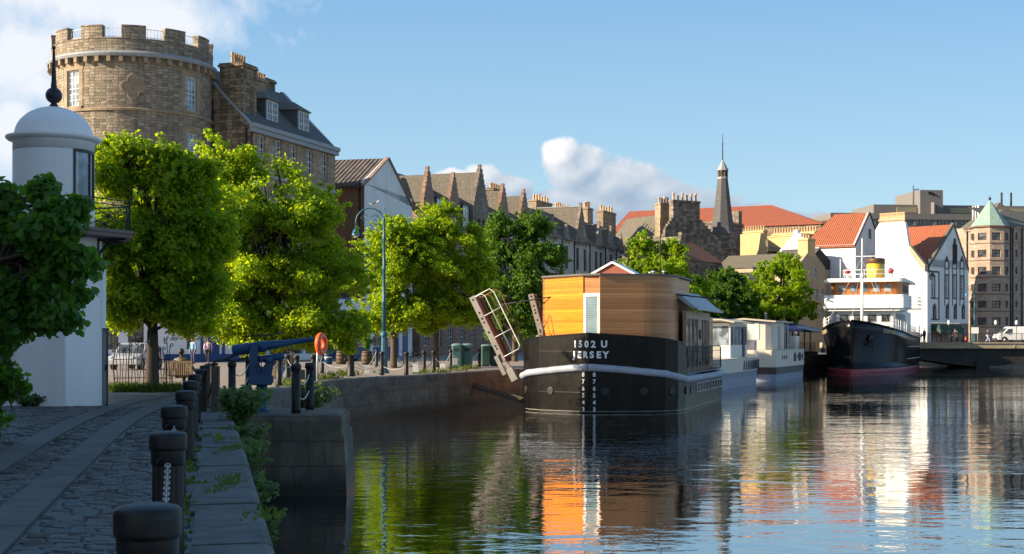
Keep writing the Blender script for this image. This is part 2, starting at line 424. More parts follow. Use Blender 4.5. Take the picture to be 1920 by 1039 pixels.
def M_water():
    t = NT('harbour_water'); p = t.pos()
    a = t.noise(t.n('VectorMath', {0: p, 1: (0.8, 1.35, 1)}, operation='MULTIPLY').outputs[0], 0.75, 3, 0.45, 0.3)
    b = t.noise(t.n('VectorMath', {0: p, 1: (1.5, 2.4, 1)}, operation='MULTIPLY').outputs[0], 1.3, 3, 0.5, 0.2)
    patch = t.noise(t.n('VectorMath', {0: p, 1: (0.03, 0.075, 1)}, operation='MULTIPLY').outputs[0], 1.0, 3, 0.5)
    amp = t.math('ADD', 0.30, t.math('MULTIPLY', t.ramp(patch, [(0.42, 0.0), (0.68, 1.0)]), 0.9))
    h = t.math('MULTIPLY', t.math('ADD', a, t.math('MULTIPLY', b, 0.40)), amp)
    n = t.bump(h, WAVE, 0.1)
    b = t.n('BsdfPrincipled', {'Base Color': (0.006, 0.008, 0.006), 'Roughness': 0.02, 'Normal': n, 'IOR': 1.6})
    g = t.n('BsdfGlossy', {'Color': (0.8, 0.84, 0.86), 'Roughness': 0.02, 'Normal': n})
    t.t.links.new(t.n('MixShader', {0: 0.48, 1: b.outputs[0], 2: g.outputs[0]}).outputs[0], t.out.inputs[0])
    return t.m
WAVE = 0.30
m_setts = M_setts(); m_quay = M_quay(); m_water = M_water()
m_flag = M_flag('track_flags', (0.065, 0.062, 0.058), (0.125, 0.12, 0.112)); m_cope = M_flag('coping_stone', (0.032, 0.031, 0.027), (0.145, 0.137, 0.122))
def M_iron():
    t = NT('black_iron'); v = t.obj(); n = t.noise(v, 7, 6, .7); f = t.noise(v, 40, 3)
    run = t.noise(t.n('VectorMath', {0: v, 1: (14, 14, 1.2)}, operation='MULTIPLY').outputs[0], 1.0, 4, .6)
    c = t.mix(t.ramp(n, [(.3, 0.0), (.7, 1.0)]), (.005, .005, .005), (.014, .013, .0125))
    c = t.mix(t.math('MULTIPLY', t.ramp(t.math('ADD', t.math('MULTIPLY', n, .5), t.math('MULTIPLY', run, .5)), [(.55, 0.0), (.66, 1.0)]), .6), c, (.05, .026, .016))
    c = t.mix(t.math('MULTIPLY', t.ramp(f, [(.68, 0.0), (.75, 1.0)]), .35), c, (.10, .10, .095))
    return t.bsdf(c, t.math('ADD', .34, t.math('MULTIPLY', n, .3)), 0, t.bump(t.math('ADD', n, t.math('MULTIPLY', f, .4)), .35, .012), .35)
m_iron = M_iron()
m_ironflat = paint('wrought_iron', (0.02, 0.02, 0.022), 0.6, 0.0, 0.3, 6)
m_chain = paint('weathered_chain', (0.34, 0.34, 0.33), 0.5, 0.0, 0.4, 8)
m_rope = paint('pale_rope', (0.55, 0.52, 0.46), 0.85, 0, 0.2, 8)
m_white = paint('white_paint', (0.78, 0.77, 0.74), 0.5, 0, 0.07, 1.2)
m_whitewall = render_wall('lighthouse_white', (0.82, 0.82, 0.81), (0.48, 0.47, 0.44), 0.4, 0.6)
m_teal = paint('teal_paint', (0.022, 0.105, 0.145), 0.42, 0, 0.25, 3)
m_blue = paint('gun_blue', (0.009, 0.055, 0.14), 0.4, 0, 0.35, 3)
m_orange = paint('buoy_orange', (0.80, 0.10, 0.02), 0.45, 0, 0.12, 4)
m_grey = paint('galvanised', (0.45, 0.46, 0.47), 0.45, 0.2, 0.15, 5)
m_bronze = paint('dark_bronze', (0.055, 0.045, 0.033), 0.45, 0.35, 0.4, 5)
m_timber = paint('old_timber', (0.10, 0.078, 0.055), 0.85, 0, 0.35, 5, 0.3)
m_slate = roofing('grey_slate', (0.075, 0.075, 0.08), (0.12, 0.115, 0.115), 0.26, 0.3, 0.3)
m_slateb = roofing('brown_slate', (0.11, 0.095, 0.075), (0.17, 0.145, 0.115), 0.26, 0.3, 0.45)
m_redtile = pantile('red_pantile', (0.26, 0.07, 0.04), (0.38, 0.115, 0.055))
m_dkred = pantile('dark_pantile', (0.15, 0.075, 0.05), (0.24, 0.11, 0.07))
m_lead = paint('lead_flashing', (0.28, 0.29, 0.31), 0.55, 0.1, 0.25, 2)
m_pot = paint('clay_pot', (0.50, 0.33, 0.19), 0.85, 0, 0.3, 3)
m_wframe = paint('window_white', (0.70, 0.70, 0.68), 0.5, 0, 0.06)
m_wmaroon = paint('maroon_frame', (0.045, 0.022, 0.026), 0.55, 0, 0.2)
m_wbrown = paint('brown_frame', (0.05, 0.035, 0.028), 0.55, 0, 0.2)
m_pane = glass_mat('window_pane', (0.03, 0.035, 0.04))
m_panel = glass_mat('pale_pane', (0.11, 0.13, 0.15))
m_dark = paint('dark_opening', (0.012, 0.012, 0.013), 0.8, 0, 0.2)
m_blackpaint = paint('hull_black', (0.007, 0.007, 0.008), 0.3, 0, 0.35, 1.2, 0.06, 0.2)
m_letter = paint('letter_white', (0.72, 0.74, 0.76), 0.6, 0, 0.05)
m_dkletter = paint('letter_dark', (0.03, 0.03, 0.035), 0.6, 0, 0.05)

# ---------------------------------------------------------------- ground, water, quay
QUAY = [(43.7, -200), (4.8, -20), (-1.84, 10.6), (-4.0, 20.6), (-6.0, 29.6), (-6.5, 32.6), (-7.35, 42), (-7.2, 49), (-6.85, 54), (-4.9, 60), (-2.6, 66), (0.4, 75.5), (10, 99), (20, 121), (30, 145), (37, 160), (44, 176), (66, 215), (112, 270)]
def build_ground():
    far = [(150, 330), (176, 315), (130, 245), (96, 190), (92, 160), (92, -200)]
    poly = QUAY + far + [(2500, -200), (2500, 5000), (-2500, 5000), (-2500, -200)]
    tri = tessellate_polygon([[V(x, y, 0) for x, y in poly]])
    mb = MB(); mb.add([(x, y, 0) for x, y in poly], [tuple(t) for t in tri])
    o = mb.build('ground', m_setts); tag(o, kind='structure')
    me = o.data
    if me.polygons[0].normal.z < 0: me.flip_normals()
    w = MB(); w.quad((-60, -200, WZ), (400, -200, WZ), (400, 420, WZ), (-60, 420, WZ))
    tag(w.build('water', m_water), kind='structure')
    # quay wall below the coping: two lengths, before and after the gun block
    def wall(path, label):
        m = MB()
        for (x0, y0), (x1, y1) in zip(path, path[1:]):
            a, b = V(x0, y0, 0), V(x1, y1, 0)
            n = max(1, int((b - a).length / 1.5))
            for i in range(n):
                p = a.lerp(b, i / n); q = a.lerp(b, (i + 1) / n)
                nn = V((b - a).y, -(b - a).x, 0).normalized()
                rr = [0.02 * rnd.random() for _ in range(3)]
                vs = []
                for k, (z, off) in enumerate(((-0.003, 0.0), (-0.5, 0.03), (-1.3, 0.09), (-2.6, 0.16))):
                    vs += [p + nn * (off) + V(0, 0, z), q + nn * (off) + V(0, 0, z)]
                m.add(vs, [(2 * k, 2 * k + 1, 2 * k + 3, 2 * k + 2) for k in range(3)])
        o = m.build('quay_wall', m_quay); tag(o, label, 'quay wall')
    wall(QUAY[1:6], 'weathered stone quay wall below the bollards and weeds, nearest the camera')
    wall(QUAY[5:12], 'stained stone quay wall between the gun block and the black barge')
    wall(QUAY[11:19], 'stone quay wall behind the moored boats, running to the bridge')
    rb = [(92, 160), (92, -200)]
    wall(list(reversed([(92, -200), (92, 160), (96, 190)])), 'stone quay wall on the far bank, out beyond the bridge end')
    # coping stones, each a slab with its own height and worn edge
    m = MB()
    path = [V(x, y, 0) for x, y in QUAY[1:5]]
    def slab_run(path, w, lo, hi):
        for a, b in zip(path, path[1:]):
            L = (b - a).length; t = (b - a) / L; inn = V(-t.y, t.x, 0); s = 0
            while s < L - 0.05:
                l = min(rnd.uniform(lo, hi), L - s)
                p = a + t * s; q = a + t * (s + l - 0.022); h = 0.055 + rnd.uniform(-0.007, 0.007); ww = w + rnd.uniform(-.03, .03)
                o1 = -0.02 + rnd.uniform(-.012, .012)
                ring = lambda P: [P - inn * (o1 * -1) * 0 + inn * (-0.02) + V(0, 0, -0.32), P + inn * -0.02 + V(0, 0, h - 0.06), P + inn * 0.0 + V(0, 0, h - 0.025), P + inn * 0.05 + V(0, 0, h), P + inn * ww + V(0, 0, h - .004), P + inn * ww + V(0, 0, -0.1)]
                m.loft([ring(p), ring(q)], smooth=False)
                s += l
    slab_run(path, 0.62, 0.45, 1.3)
    slab_run([V(x, y, 0) for x, y in QUAY[5:12]], 0.7, 0.9, 1.7)
    tag(m.build('quay_edging', m_cope), kind='structure')
    # two curved tracks of stone flags
    m = MB()
    for off in (0, -0.98):
        pts = [(1.55, -14), (-1.9, 1), (-4.3, 11.7), (-5.55, 17.5), (-7.0, 24.3), (-8.1, 30.5), (-8.9, 37), (-9.0, 46)]
        pts = [V(x + off, y, 0.022) for x, y in pts]
        dense = []
        for i in range(len(pts) - 1):
            p0, p1, p2, p3 = pts[max(0, i - 1)], pts[i], pts[i + 1], pts[min(len(pts) - 1, i + 2)]
            for k in range(8):
                t = k / 8
                dense.append(0.5 * ((2 * p1) + (p2 - p0) * t + (2 * p0 - 5 * p1 + 4 * p2 - p3) * t * t + (3 * p1 - p0 - 3 * p2 + p3) * t ** 3))
        acc = 0; start = 0
        for i in range(1, len(dense)):
            acc += (dense[i] - dense[i - 1]).length
            if acc > 1.0:
                seg = dense[start:i + 1]
                rings = []
                for j, p in enumerate(seg):
                    t = (seg[min(j + 1, len(seg) - 1)] - seg[max(j - 1, 0)]).normalized(); nn = V(-t.y, t.x, 0)
                    pp = p + t * (0.012 if j == 0 else (-0.012 if j == len(seg) - 1 else 0))
                    rings.append([pp + nn * 0.21 + V(0, 0, 0.012), pp - nn * 0.21 + V(0, 0, 0.012), pp - nn * 0.21 - V(0, 0, .05), pp + nn * 0.21 - V(0, 0, .05)])
                m.loft(rings, smooth=False)
                start = i; acc = 0
    tag(m.build('stone_track', m_flag), kind='structure')
    # paler paving of the street beyond the bollards
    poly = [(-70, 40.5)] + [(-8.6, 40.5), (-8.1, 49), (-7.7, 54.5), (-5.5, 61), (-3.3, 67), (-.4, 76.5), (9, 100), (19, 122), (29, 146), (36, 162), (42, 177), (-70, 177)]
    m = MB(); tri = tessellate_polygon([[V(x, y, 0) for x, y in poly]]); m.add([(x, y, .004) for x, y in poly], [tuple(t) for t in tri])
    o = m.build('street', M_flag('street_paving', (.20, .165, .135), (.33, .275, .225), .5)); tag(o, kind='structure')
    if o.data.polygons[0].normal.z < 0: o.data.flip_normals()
    # block that carries the gun
    m = MB()
    yf, yb = 29.45, 32.4
    top = [(-6.3, yf, 0.02), (-3.62, yf, 0.02), (-3.8, yb, 0.02), (-6.6, yb, 0.02)]
    rings = []
    for z, g in ((-2.6, 0.17), (-1.2, 0.10), (-0.42, 0.05), (-0.40, 0.0), (-0.10, 0.0), (-0.03, -0.03), (0.02, -0.10)):
        rings.append([V(-6.3, yf - g, z), V(-3.62 + g, yf - g, z), V(-3.8 + g, yb + g, z), V(-6.6, yb + g, z)])
    m.loft(rings, smooth=False)
    o = m.build('stone_pier', m_quay); tag(o, 'square dark stone block jutting into the water under the blue gun', 'stone pier')
build_ground()
def build_setts():
    """the nearest setts as separate stones, uneven in height and tilt"""
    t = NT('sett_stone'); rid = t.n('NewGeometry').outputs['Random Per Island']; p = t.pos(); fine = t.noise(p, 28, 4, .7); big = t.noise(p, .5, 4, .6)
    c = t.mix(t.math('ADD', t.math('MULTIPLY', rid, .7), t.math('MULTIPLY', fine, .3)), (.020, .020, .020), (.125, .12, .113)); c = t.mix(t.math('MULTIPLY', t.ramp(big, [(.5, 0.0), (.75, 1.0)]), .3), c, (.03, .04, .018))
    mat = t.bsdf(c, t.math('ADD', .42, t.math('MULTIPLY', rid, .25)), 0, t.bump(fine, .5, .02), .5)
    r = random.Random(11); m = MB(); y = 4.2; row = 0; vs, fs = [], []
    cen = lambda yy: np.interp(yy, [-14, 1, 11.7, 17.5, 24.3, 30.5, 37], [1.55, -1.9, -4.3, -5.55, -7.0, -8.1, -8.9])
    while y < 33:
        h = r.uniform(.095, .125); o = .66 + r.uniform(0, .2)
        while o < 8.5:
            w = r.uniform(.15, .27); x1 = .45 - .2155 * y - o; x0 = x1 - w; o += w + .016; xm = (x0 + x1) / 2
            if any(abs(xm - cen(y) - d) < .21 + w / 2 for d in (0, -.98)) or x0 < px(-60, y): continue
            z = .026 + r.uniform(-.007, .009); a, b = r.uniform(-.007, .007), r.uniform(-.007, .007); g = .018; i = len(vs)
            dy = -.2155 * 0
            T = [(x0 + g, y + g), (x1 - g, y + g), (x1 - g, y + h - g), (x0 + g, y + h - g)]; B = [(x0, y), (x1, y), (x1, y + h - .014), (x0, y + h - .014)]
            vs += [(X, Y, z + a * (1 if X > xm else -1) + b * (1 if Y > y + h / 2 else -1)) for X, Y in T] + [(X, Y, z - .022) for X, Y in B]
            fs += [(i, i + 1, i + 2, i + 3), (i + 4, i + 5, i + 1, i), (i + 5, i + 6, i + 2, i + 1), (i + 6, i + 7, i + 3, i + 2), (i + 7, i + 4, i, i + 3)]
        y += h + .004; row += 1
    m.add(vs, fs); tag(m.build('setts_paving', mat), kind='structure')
build_setts()
# ---------------------------------------------------------------- foliage
def leaf_mat(name, c1, c2, trans=0.5, tcol=None, clump=0.9):
    t = NT(name); p = t.pos()
    big = t.noise(p, clump, 3, 0.6); fine = t.noise(p, 9, 2)
    rid = t.n('NewGeometry').outputs['Random Per Island']
    f = t.math('ADD', t.math('MULTIPLY', big, 0.55), t.math('MULTIPLY', rid, 0.45))
    c = t.mix(t.ramp(f, [(0.25, 0.0), (0.75, 1.0)]), c1, c2)
    d = t.n('BsdfPrincipled', {'Base Color': c, 'Roughness': 0.5, 'Specular IOR Level': 0.35})
    tc = t.mix(0.5, c, tcol or c2, 'MIX')
    tr = t.n('BsdfTranslucent', {'Color': t.mix(1.0, tc, (1.9, 1.7, 1.0), 'MULTIPLY')})
    mx = t.n('MixShader', {0: trans, 1: d.outputs[0], 2: tr.outputs[0]})
    t.t.links.new(mx.outputs[0], t.out.inputs[0])
    return t.m

def leaves(name, centers, normals, size, mat, parent, rng, per=12, spread=0.28, kind4=True, droop=0.25):
    """many leaf faces: `per` leaves round every cluster centre"""
    C = np.repeat(np.asarray(centers), per, axis=0)
    Nn = np.repeat(np.asarray(normals), per, axis=0)
    n = len(C)
    off = rng.normal(size=(n, 3)); off /= np.linalg.norm(off, axis=1, keepdims=True) + 1e-9
    C = C + off * (spread * rng.random((n, 1)) ** 0.6) * np.array([1, 1, 0.75])
    nr = Nn * 0.55 + rng.normal(size=(n, 3)) * 0.55 + np.array([0, 0, 0.45]); nr /= np.linalg.norm(nr, axis=1, keepdims=True) + 1e-9
    ax = rng.normal(size=(n, 3)); ax[:, 2] -= droop
    ax -= nr * np.sum(ax * nr, axis=1, keepdims=True); ax /= np.linalg.norm(ax, axis=1, keepdims=True) + 1e-9
    sd = np.cross(nr, ax)
    s = size * (0.6 + 0.8 * rng.random((n, 1)))
    if kind4:
        P = [C - ax * s * 0.5, C + sd * s * 0.36 - ax * s * 0.08 + nr * s * 0.1, C + ax * s * 0.55, C - sd * s * 0.36 - ax * s * 0.08 + nr * s * 0.1]
    else:
        P = [C - ax * s * 0.42, C + sd * s * 0.34 - ax * s * 0.34 + nr * s * .08, C + sd * s * 0.42 + ax * s * 0.05 + nr * s * .1, C + sd * s * 0.2 + ax * s * 0.38 + nr * s * .03, C + ax * s * 0.6 - nr * s * .08,
             C - sd * s * 0.2 + ax * s * 0.38 + nr * s * .03, C - sd * s * 0.42 + ax * s * 0.05 + nr * s * .1, C - sd * s * 0.34 - ax * s * 0.34 + nr * s * .08]
    k = len(P)
    co = np.stack(P, axis=1).reshape(-1, 3).astype(np.float32)
    me = bpy.data.meshes.new(name)
    me.vertices.add(n * k); me.vertices.foreach_set('co', co.ravel())
    me.loops.add(n * k); me.loops.foreach_set('vertex_index', np.arange(n * k, dtype=np.int32))
    me.polygons.add(n); me.polygons.foreach_set('loop_start', np.arange(0, n * k, k, dtype=np.int32)); me.polygons.foreach_set('loop_total', np.full(n, k, dtype=np.int32))
    me.materials.append(mat); me.update(calc_edges=True); me.validate()
    o = bpy.data.objects.new(name, me); COL.objects.link(o)
    if parent: o.parent = parent
    return o

m_leaf = leaf_mat('lime_leaf', (0.055, 0.14, 0.008), (0.22, 0.335, 0.012), 0.56, (0.44, 0.57, 0.006))
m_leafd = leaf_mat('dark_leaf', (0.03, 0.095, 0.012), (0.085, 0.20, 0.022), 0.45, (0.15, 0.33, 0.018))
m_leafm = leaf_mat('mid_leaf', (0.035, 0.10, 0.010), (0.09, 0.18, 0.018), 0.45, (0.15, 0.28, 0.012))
m_weed = leaf_mat('weed_leaf', (0.045, 0.10, 0.025), (0.12, 0.19, 0.06), 0.38)
m_grass = leaf_mat('grass_blade', (0.06, 0.11, 0.012), (0.14, 0.20, 0.025), 0.4, None, 2.0)
m_bark = paint('tree_bark', (0.075, 0.058, 0.042), 0.9, 0, 0.4, 6, 0.5)

def tree(label, loc, lobes, trunk_r, fork_z, ncl, size, mat, seed, group='lime trees along the quayside', per=21, spread=0.36, kind4=True, lean=(0, 0), cut=0.44, branches=True, name='lime_tree', sub=8):
    """lobes: (x, y, z, rx, ry, rz) relative to the foot of the trunk"""
    rng = np.random.default_rng(seed)
    t = empty(name, loc, 0, label, 'tree', group)
    m = MB()
    fz = fork_z
    pts = [V(0, 0, -0.05), V(lean[0] * .2, lean[1] * .2, fz * 0.4), V(lean[0] * .6, lean[1] * .6, fz * 0.8), V(lean[0], lean[1], fz)]
    top = max(l[2] + l[5] for l in lobes)
    m.tube([pts[0], pts[0] + V(0, 0, .15)] + pts[1:], [trunk_r * 1.5, trunk_r * 1.15, trunk_r, trunk_r * 0.92, trunk_r * 0.85], 10)
    lead = [pts[3]]
    for i in range(1, 6):
        q = pts[3].lerp(V(lean[0], lean[1], top * 0.92), i / 5) + V(*(rng.normal(size=3) * 0.14)); lead.append(q)
    m.tube(lead, trunk_r * 0.8, 7, r2=0.03)
    if branches:
        for l in lobes:
            for k in range(5):
                s = lead[min(4, int(rng.integers(0, 4)))]
                d = rng.normal(size=3); d /= np.linalg.norm(d)
                e = V(l[0] + d[0] * l[3] * .8, l[1] + d[1] * l[4] * .8, l[2] + d[2] * l[5] * .8)
                mid = s.lerp(e, 0.5) + V(*(rng.normal(size=3) * 0.2)) + V(0, 0, 0.15)
                m.tube([s, s.lerp(mid, 0.5), mid, mid.lerp(e, .5) + V(*(rng.normal(size=3) * 0.08)), e], trunk_r * 0.36, 5, r2=0.012)
    m.build('trunk', m_bark, t)
    src, lobes = lobes, []
    for l in src:
        lobes.append((*l[:3], l[3] * .8, l[4] * .8, l[5] * .8))
        for k in range(sub):
            d = rng.normal(size=3); d /= np.linalg.norm(d); q = rng.uniform(.2, .42); f = rng.uniform(.7, 1.04)
            lobes.append((l[0] + d[0] * l[3] * f, l[1] + d[1] * l[4] * f, l[2] + d[2] * l[5] * f, l[3] * q, l[4] * q, l[5] * q))
    vol = np.array([l[3] * l[4] + l[4] * l[5] + l[3] * l[5] for l in lobes]); vol = vol / vol.sum()
    which = rng.choice(len(lobes), size=int(ncl * 2.2), p=vol)
    L = np.array(lobes)[which]
    d = rng.normal(size=(len(L), 3)); d /= np.linalg.norm(d, axis=1, keepdims=True)
    r = rng.random((len(L), 1)) ** 0.36
    # ragged outline: sprays that poke out and hollows
    ph = np.sin(d[:, 0:1] * 7 + which[:, None] * 1.7) * np.sin(d[:, 1:2] * 6 + 1.3 * which[:, None]) * np.sin(d[:, 2:3] * 8 + which[:, None])
    r = r * (1.0 + 0.22 * ph) + 0.10 * rng.random((len(L), 1)) ** 3
    P = L[:, :3] + d * r * L[:, 3:]
    # gaps: drop clusters where a coarse field is low
    g = np.sin(P[:, 0] * 2.1 + seed) + np.sin(P[:, 1] * 2.4 + 2 * seed) + np.sin(P[:, 2] * 2.7 + 3 * seed) + 0.8 * np.sin(P[:, 0] * 4.7 + P[:, 2] * 5.1) + 0.6 * np.sin(P[:, 1] * 5.3 - P[:, 2] * 6.1 + P[:, 0] * 2)
    keep = g > np.quantile(g, cut)
    P, d = P[keep][:ncl], d[keep][:ncl]
    # loose shoots that break the outline
    sh, sn = [], []
    if kind4:
        ext = max(max(l[3], l[5]) for l in src)
        for k in range(int(26 * len(src) ** .8)):
            l = src[int(rng.integers(0, len(src)))]
            u = rng.normal(size=3); u[2] = abs(u[2]) * .9 - .15; u /= np.linalg.norm(u)
            q = np.array([l[0] + u[0] * l[3], l[1] + u[1] * l[4], l[2] + u[2] * l[5]]) * 1.0
            g2 = u * .75 + np.array([0, 0, .45]) + rng.normal(size=3) * .3; g2 /= np.linalg.norm(g2)
            ln = rng.uniform(.25, .62) * (size / .13) ** .6
            for j in range(5): sh.append(q + g2 * ln * j / 4 * 1.05 - np.array([0, 0, .05 * j * j * .25])); sn.append(u)
    if sh:
        n_in = len(P); P = np.concatenate([P, np.array(sh)]); d = np.concatenate([d, np.array(sn)])
        leaves('shoots', P[n_in:], d[n_in:], size, mat, t, rng, 6, spread * .38, kind4)
        P, d = P[:n_in], d[:n_in]
    leaves('crown', P, d, size, mat, t, rng, per, spread, kind4)
    return t

def build_trees():
    # the hanging boughs close to the camera: trunk stands out of sight beside the path
    def X(x, Y): return px(x, Y)
    Y0 = 21.0; bx = X(-40, Y0)
    def lob(x, y, Y, rx, ry, bx, bY, dr=None):
        s = Y / F
        return (px(x, Y) - bx, Y - bY, pz(y, Y), rx * s, dr if dr else rx * s, ry * s)
    spec = [(-40, 470, 21, 110, 75), (50, 490, 20.5, 85, 70), (95, 440, 20, 60, 42), (20, 560, 20.5, 85, 80), (85, 550, 20.2, 62, 50), (-10, 660, 20.6, 55, 65), (0, 745, 21, 36, 45), (-30, 760, 21, 36, 45), (-20, 395, 20.4, 62, 48), (30, 370, 20.3, 30, 26), (105, 590, 20, 40, 34), (145, 490, 20, 40, 26), (125, 395, 20, 36, 20), (75, 360, 20.2, 26, 20)]
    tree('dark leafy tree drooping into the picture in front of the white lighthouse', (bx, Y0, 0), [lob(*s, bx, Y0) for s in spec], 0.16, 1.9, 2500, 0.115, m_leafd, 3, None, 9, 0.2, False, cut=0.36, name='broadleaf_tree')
    spec = [(-95, -10), (0, 0)]
    def place(label, tx, Y, lobs, trunk, fork, ncl, size, mat, seed, **k):
        b = px(tx, Y)
        tree(label, (b, Y, 0), [lob(x, y, Y + dy, rx, ry, b, Y, dr) for (x, y, rx, ry, dy, dr) in lobs], trunk, fork, ncl, size, mat, seed, **k)
    place('bright lime tree directly behind the small lighthouse, grey trunk among iron railings', 286, 43, [
        (285, 380, 90, 70, 0, 1.6), (220, 335, 52, 45, 0, 1.0), (340, 350, 55, 45, .3, 1.0), (230, 440, 70, 70, -.3, 1.1), (345, 450, 80, 75, 0, 1.3), (280, 500, 85, 65, -.4, 1.3), (365, 520, 55, 60, .2, 1.0), (235, 545, 50, 55, 0, .8), (310, 560, 55, 50, 0, .9), (300, 300, 45, 28, 0, .7), (205, 300, 38, 26, 0, .6), (380, 430, 45, 60, 0.3, .8), (355, 590, 45, 40, .2, .8), (230, 590, 30, 28, -.2, .6), (250, 285, 28, 16, 0, .6), (340, 310, 32, 18, 0, .6), (395, 480, 34, 60, .4, .9), (385, 360, 34, 50, .4, .8), (400, 560, 30, 36, .3, .7), (405, 440, 24, 40, .5, .7), (330, 470, 50, 50, -.2, 1.0), (232, 276, 20, 10, 0, .4)],
        0.19, 1.9, 4600, 0.125, m_leaf, 11)
    place('largest lime tree, wide and low, behind the blue gun', 520, 57, [
        (490, 430, 120, 100, 0, 2.6), (430, 340, 52, 50, 0, 1.2), (397, 285, 17, 27, 0, .45), (455, 300, 26, 22, 0, .6), (515, 350, 55, 36, 0, 1.3), (575, 400, 70, 58, .3, 1.6), (400, 440, 70, 90, -.4, 1.5), (620, 480, 70, 70, .3, 1.5), (470, 530, 100, 80, -.6, 2.0), (600, 560, 85, 60, 0, 1.7), (405, 545, 55, 60, -.4, 1.2), (540, 600, 110, 45, -.2, 1.6), (655, 560, 45, 60, .4, 1.0), (445, 612, 50, 36, -.4, .9), (388, 590, 34, 34, -.4, .7), (360, 545, 40, 60, -.3, .9), (590, 625, 90, 36, -.2, 1.3), (500, 645, 60, 26, -.2, 1.2), (650, 620, 40, 36, .2, .9)],
        0.22, 2.0, 7600, 0.135, m_leaf, 5)
    place('lime tree with a pale trunk just right of the tall teal lamp post', 738, 80, [
        (735, 500, 55, 70, 0, 1.8), (715, 470, 40, 45, 0, 1.2), (760, 480, 45, 50, .3, 1.3), (730, 570, 55, 45, 0, 1.5), (690, 540, 32, 50, .2, 1.0), (740, 430, 30, 22, 0, .9), (760, 595, 45, 32, 0, 1.2), (690, 600, 34, 40, .2, 1.0)],
        0.18, 2.2, 2100, 0.155, m_leaf, 21)
    place('round yellow green lime tree standing behind the green bins', 818, 82, [
        (815, 500, 88, 75, 0, 2.6), (815, 425, 45, 35, 0, 1.4), (865, 470, 50, 45, .3, 1.5), (770, 470, 50, 45, -.2, 1.5), (870, 550, 55, 50, 0, 1.6), (770, 560, 55, 45, 0, 1.6), (825, 580, 70, 40, 0, 1.8), (835, 405, 22, 22, 0, .7), (900, 510, 28, 45, 0, .9), (890, 590, 35, 34, 0, 1.1), (785, 600, 45, 28, 0, 1.2)],
        0.16, 2.3, 4400, 0.155, m_leaf, 8)
    place('dark green lime tree in shade beside the raised gangway', 965, 104, [
        (970, 500, 78, 75, 0, 3.0), (950, 435, 50, 40, 0, 1.9), (1000, 440, 42, 40, .3, 1.7), (910, 490, 40, 60, 0, 1.6), (1030, 500, 30, 50, .3, 1.4), (960, 570, 80, 60, 0, 2.8), (1010, 580, 50, 55, 0, 1.9)],
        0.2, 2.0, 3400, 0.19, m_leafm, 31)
    place('lime tree rising behind the roof of the wooden barge cabin', 1240, 136, [
        (1240, 520, 65, 50, 0, 3.2), (1205, 485, 32, 32, 0, 1.7), (1258, 490, 30, 32, 0.3, 1.6), (1205, 458, 17, 16, 0, .9), (1256, 470, 13, 16, 0, .8), (1290, 545, 40, 40, 0, 2), (1185, 525, 30, 40, 0, 1.6), (1250, 570, 70, 40, 0, 3)],
        0.2, 2.0, 2300, 0.24, m_leaf, 41)
    place('low rounded lime tree beyond the grey barge canopy', 1350, 146, [
        (1352, 560, 55, 42, 0, 2.8), (1362, 528, 30, 20, 0, 1.6), (1320, 545, 25, 28, 0, 1.3), (1395, 570, 30, 35, .3, 1.6), (1330, 585, 60, 30, 0, 2.5)],
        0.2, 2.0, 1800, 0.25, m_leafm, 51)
    place('lime tree lit yellow in front of the tan gabled house', 1458, 152, [
        (1460, 550, 58, 50, 0, 3), (1468, 505, 34, 22, 0, 1.7), (1430, 525, 32, 32, 0, 1.6), (1500, 575, 30, 30, 0, 1.6), (1420, 575, 30, 30, 0, 1.7), (1470, 492, 12, 11, 0, .7), (1450, 590, 60, 25, 0, 2.6)],
        0.2, 2.0, 2200, 0.25, m_leaf, 61)

def weed(label, loc, h, w, ncl, size, mat, seed, name='weed_plant', cat='plant', group=None, out=(0, 0), base=0.1):
    rng = np.random.default_rng(seed)
    t = empty(name, loc, 0, label, cat, group)
    m = MB(); C, N = [], []
    for i in range(ncl):
        an = rng.uniform(0, 2 * PI); rr = w * rng.random() ** 0.6; hh = h * rng.uniform(0.45, 1.0)
        e = V(math.cos(an) * rr + out[0] * hh, math.sin(an) * rr + out[1] * hh, hh)
        s = V(e.x * base, e.y * base, 0)
        mid = s.lerp(e, 0.55) + V(0, 0, 0.1 * h)
        m.tube([s, mid, e], 0.006, 4, r2=0.003)
        for f in np.linspace(0.25, 1, 5):
            q = s.lerp(mid, f * 2) if f < .5 else mid.lerp(e, f * 2 - 1)
            C.append(tuple(q)); N.append((math.cos(an) * .5, math.sin(an) * .5, 0.6))
    m.build('stem', m_weed, t)
    leaves('foliage', C, N, size, mat, t, rng, 5, size * 1.1, True, 0.6)
    return t

def grass_patch(name, spots, h, n, seed):
    """ground cover one cannot count: one object of blades"""
    rng = np.random.default_rng(seed)
    m = MB()
    vs, fs = [], []
    for (x, y, z, rx, ry, k) in spots:
        for i in range(int(n * k)):
            a = rng.uniform(0, 2 * PI); r = math.sqrt(rng.random())
            p = V(x + rx * r * math.cos(a), y + ry * r * math.sin(a), z); b = rng.uniform(0, 2 * PI)
            hh = h * (0.25 + 0.95 * rng.random() ** 1.6); w = 0.008 + 0.006 * rng.random()
            t = V(math.cos(b), math.sin(b), 0); s = V(-t.y, t.x, 0)
            i0 = len(vs)
            vs += [p - s * w, p + s * w, p + t * hh * 0.2 + V(0, 0, hh * .6) + s * w * .7, p + t * hh * 0.55 + V(0, 0, hh), p + t * hh * 0.2 + V(0, 0, hh * .6) - s * w * .7]
            fs.append((i0, i0 + 1, i0 + 2, i0 + 3, i0 + 4))
    m.add(vs, fs)
    return tag(m.build(name, m_grass), kind='stuff')
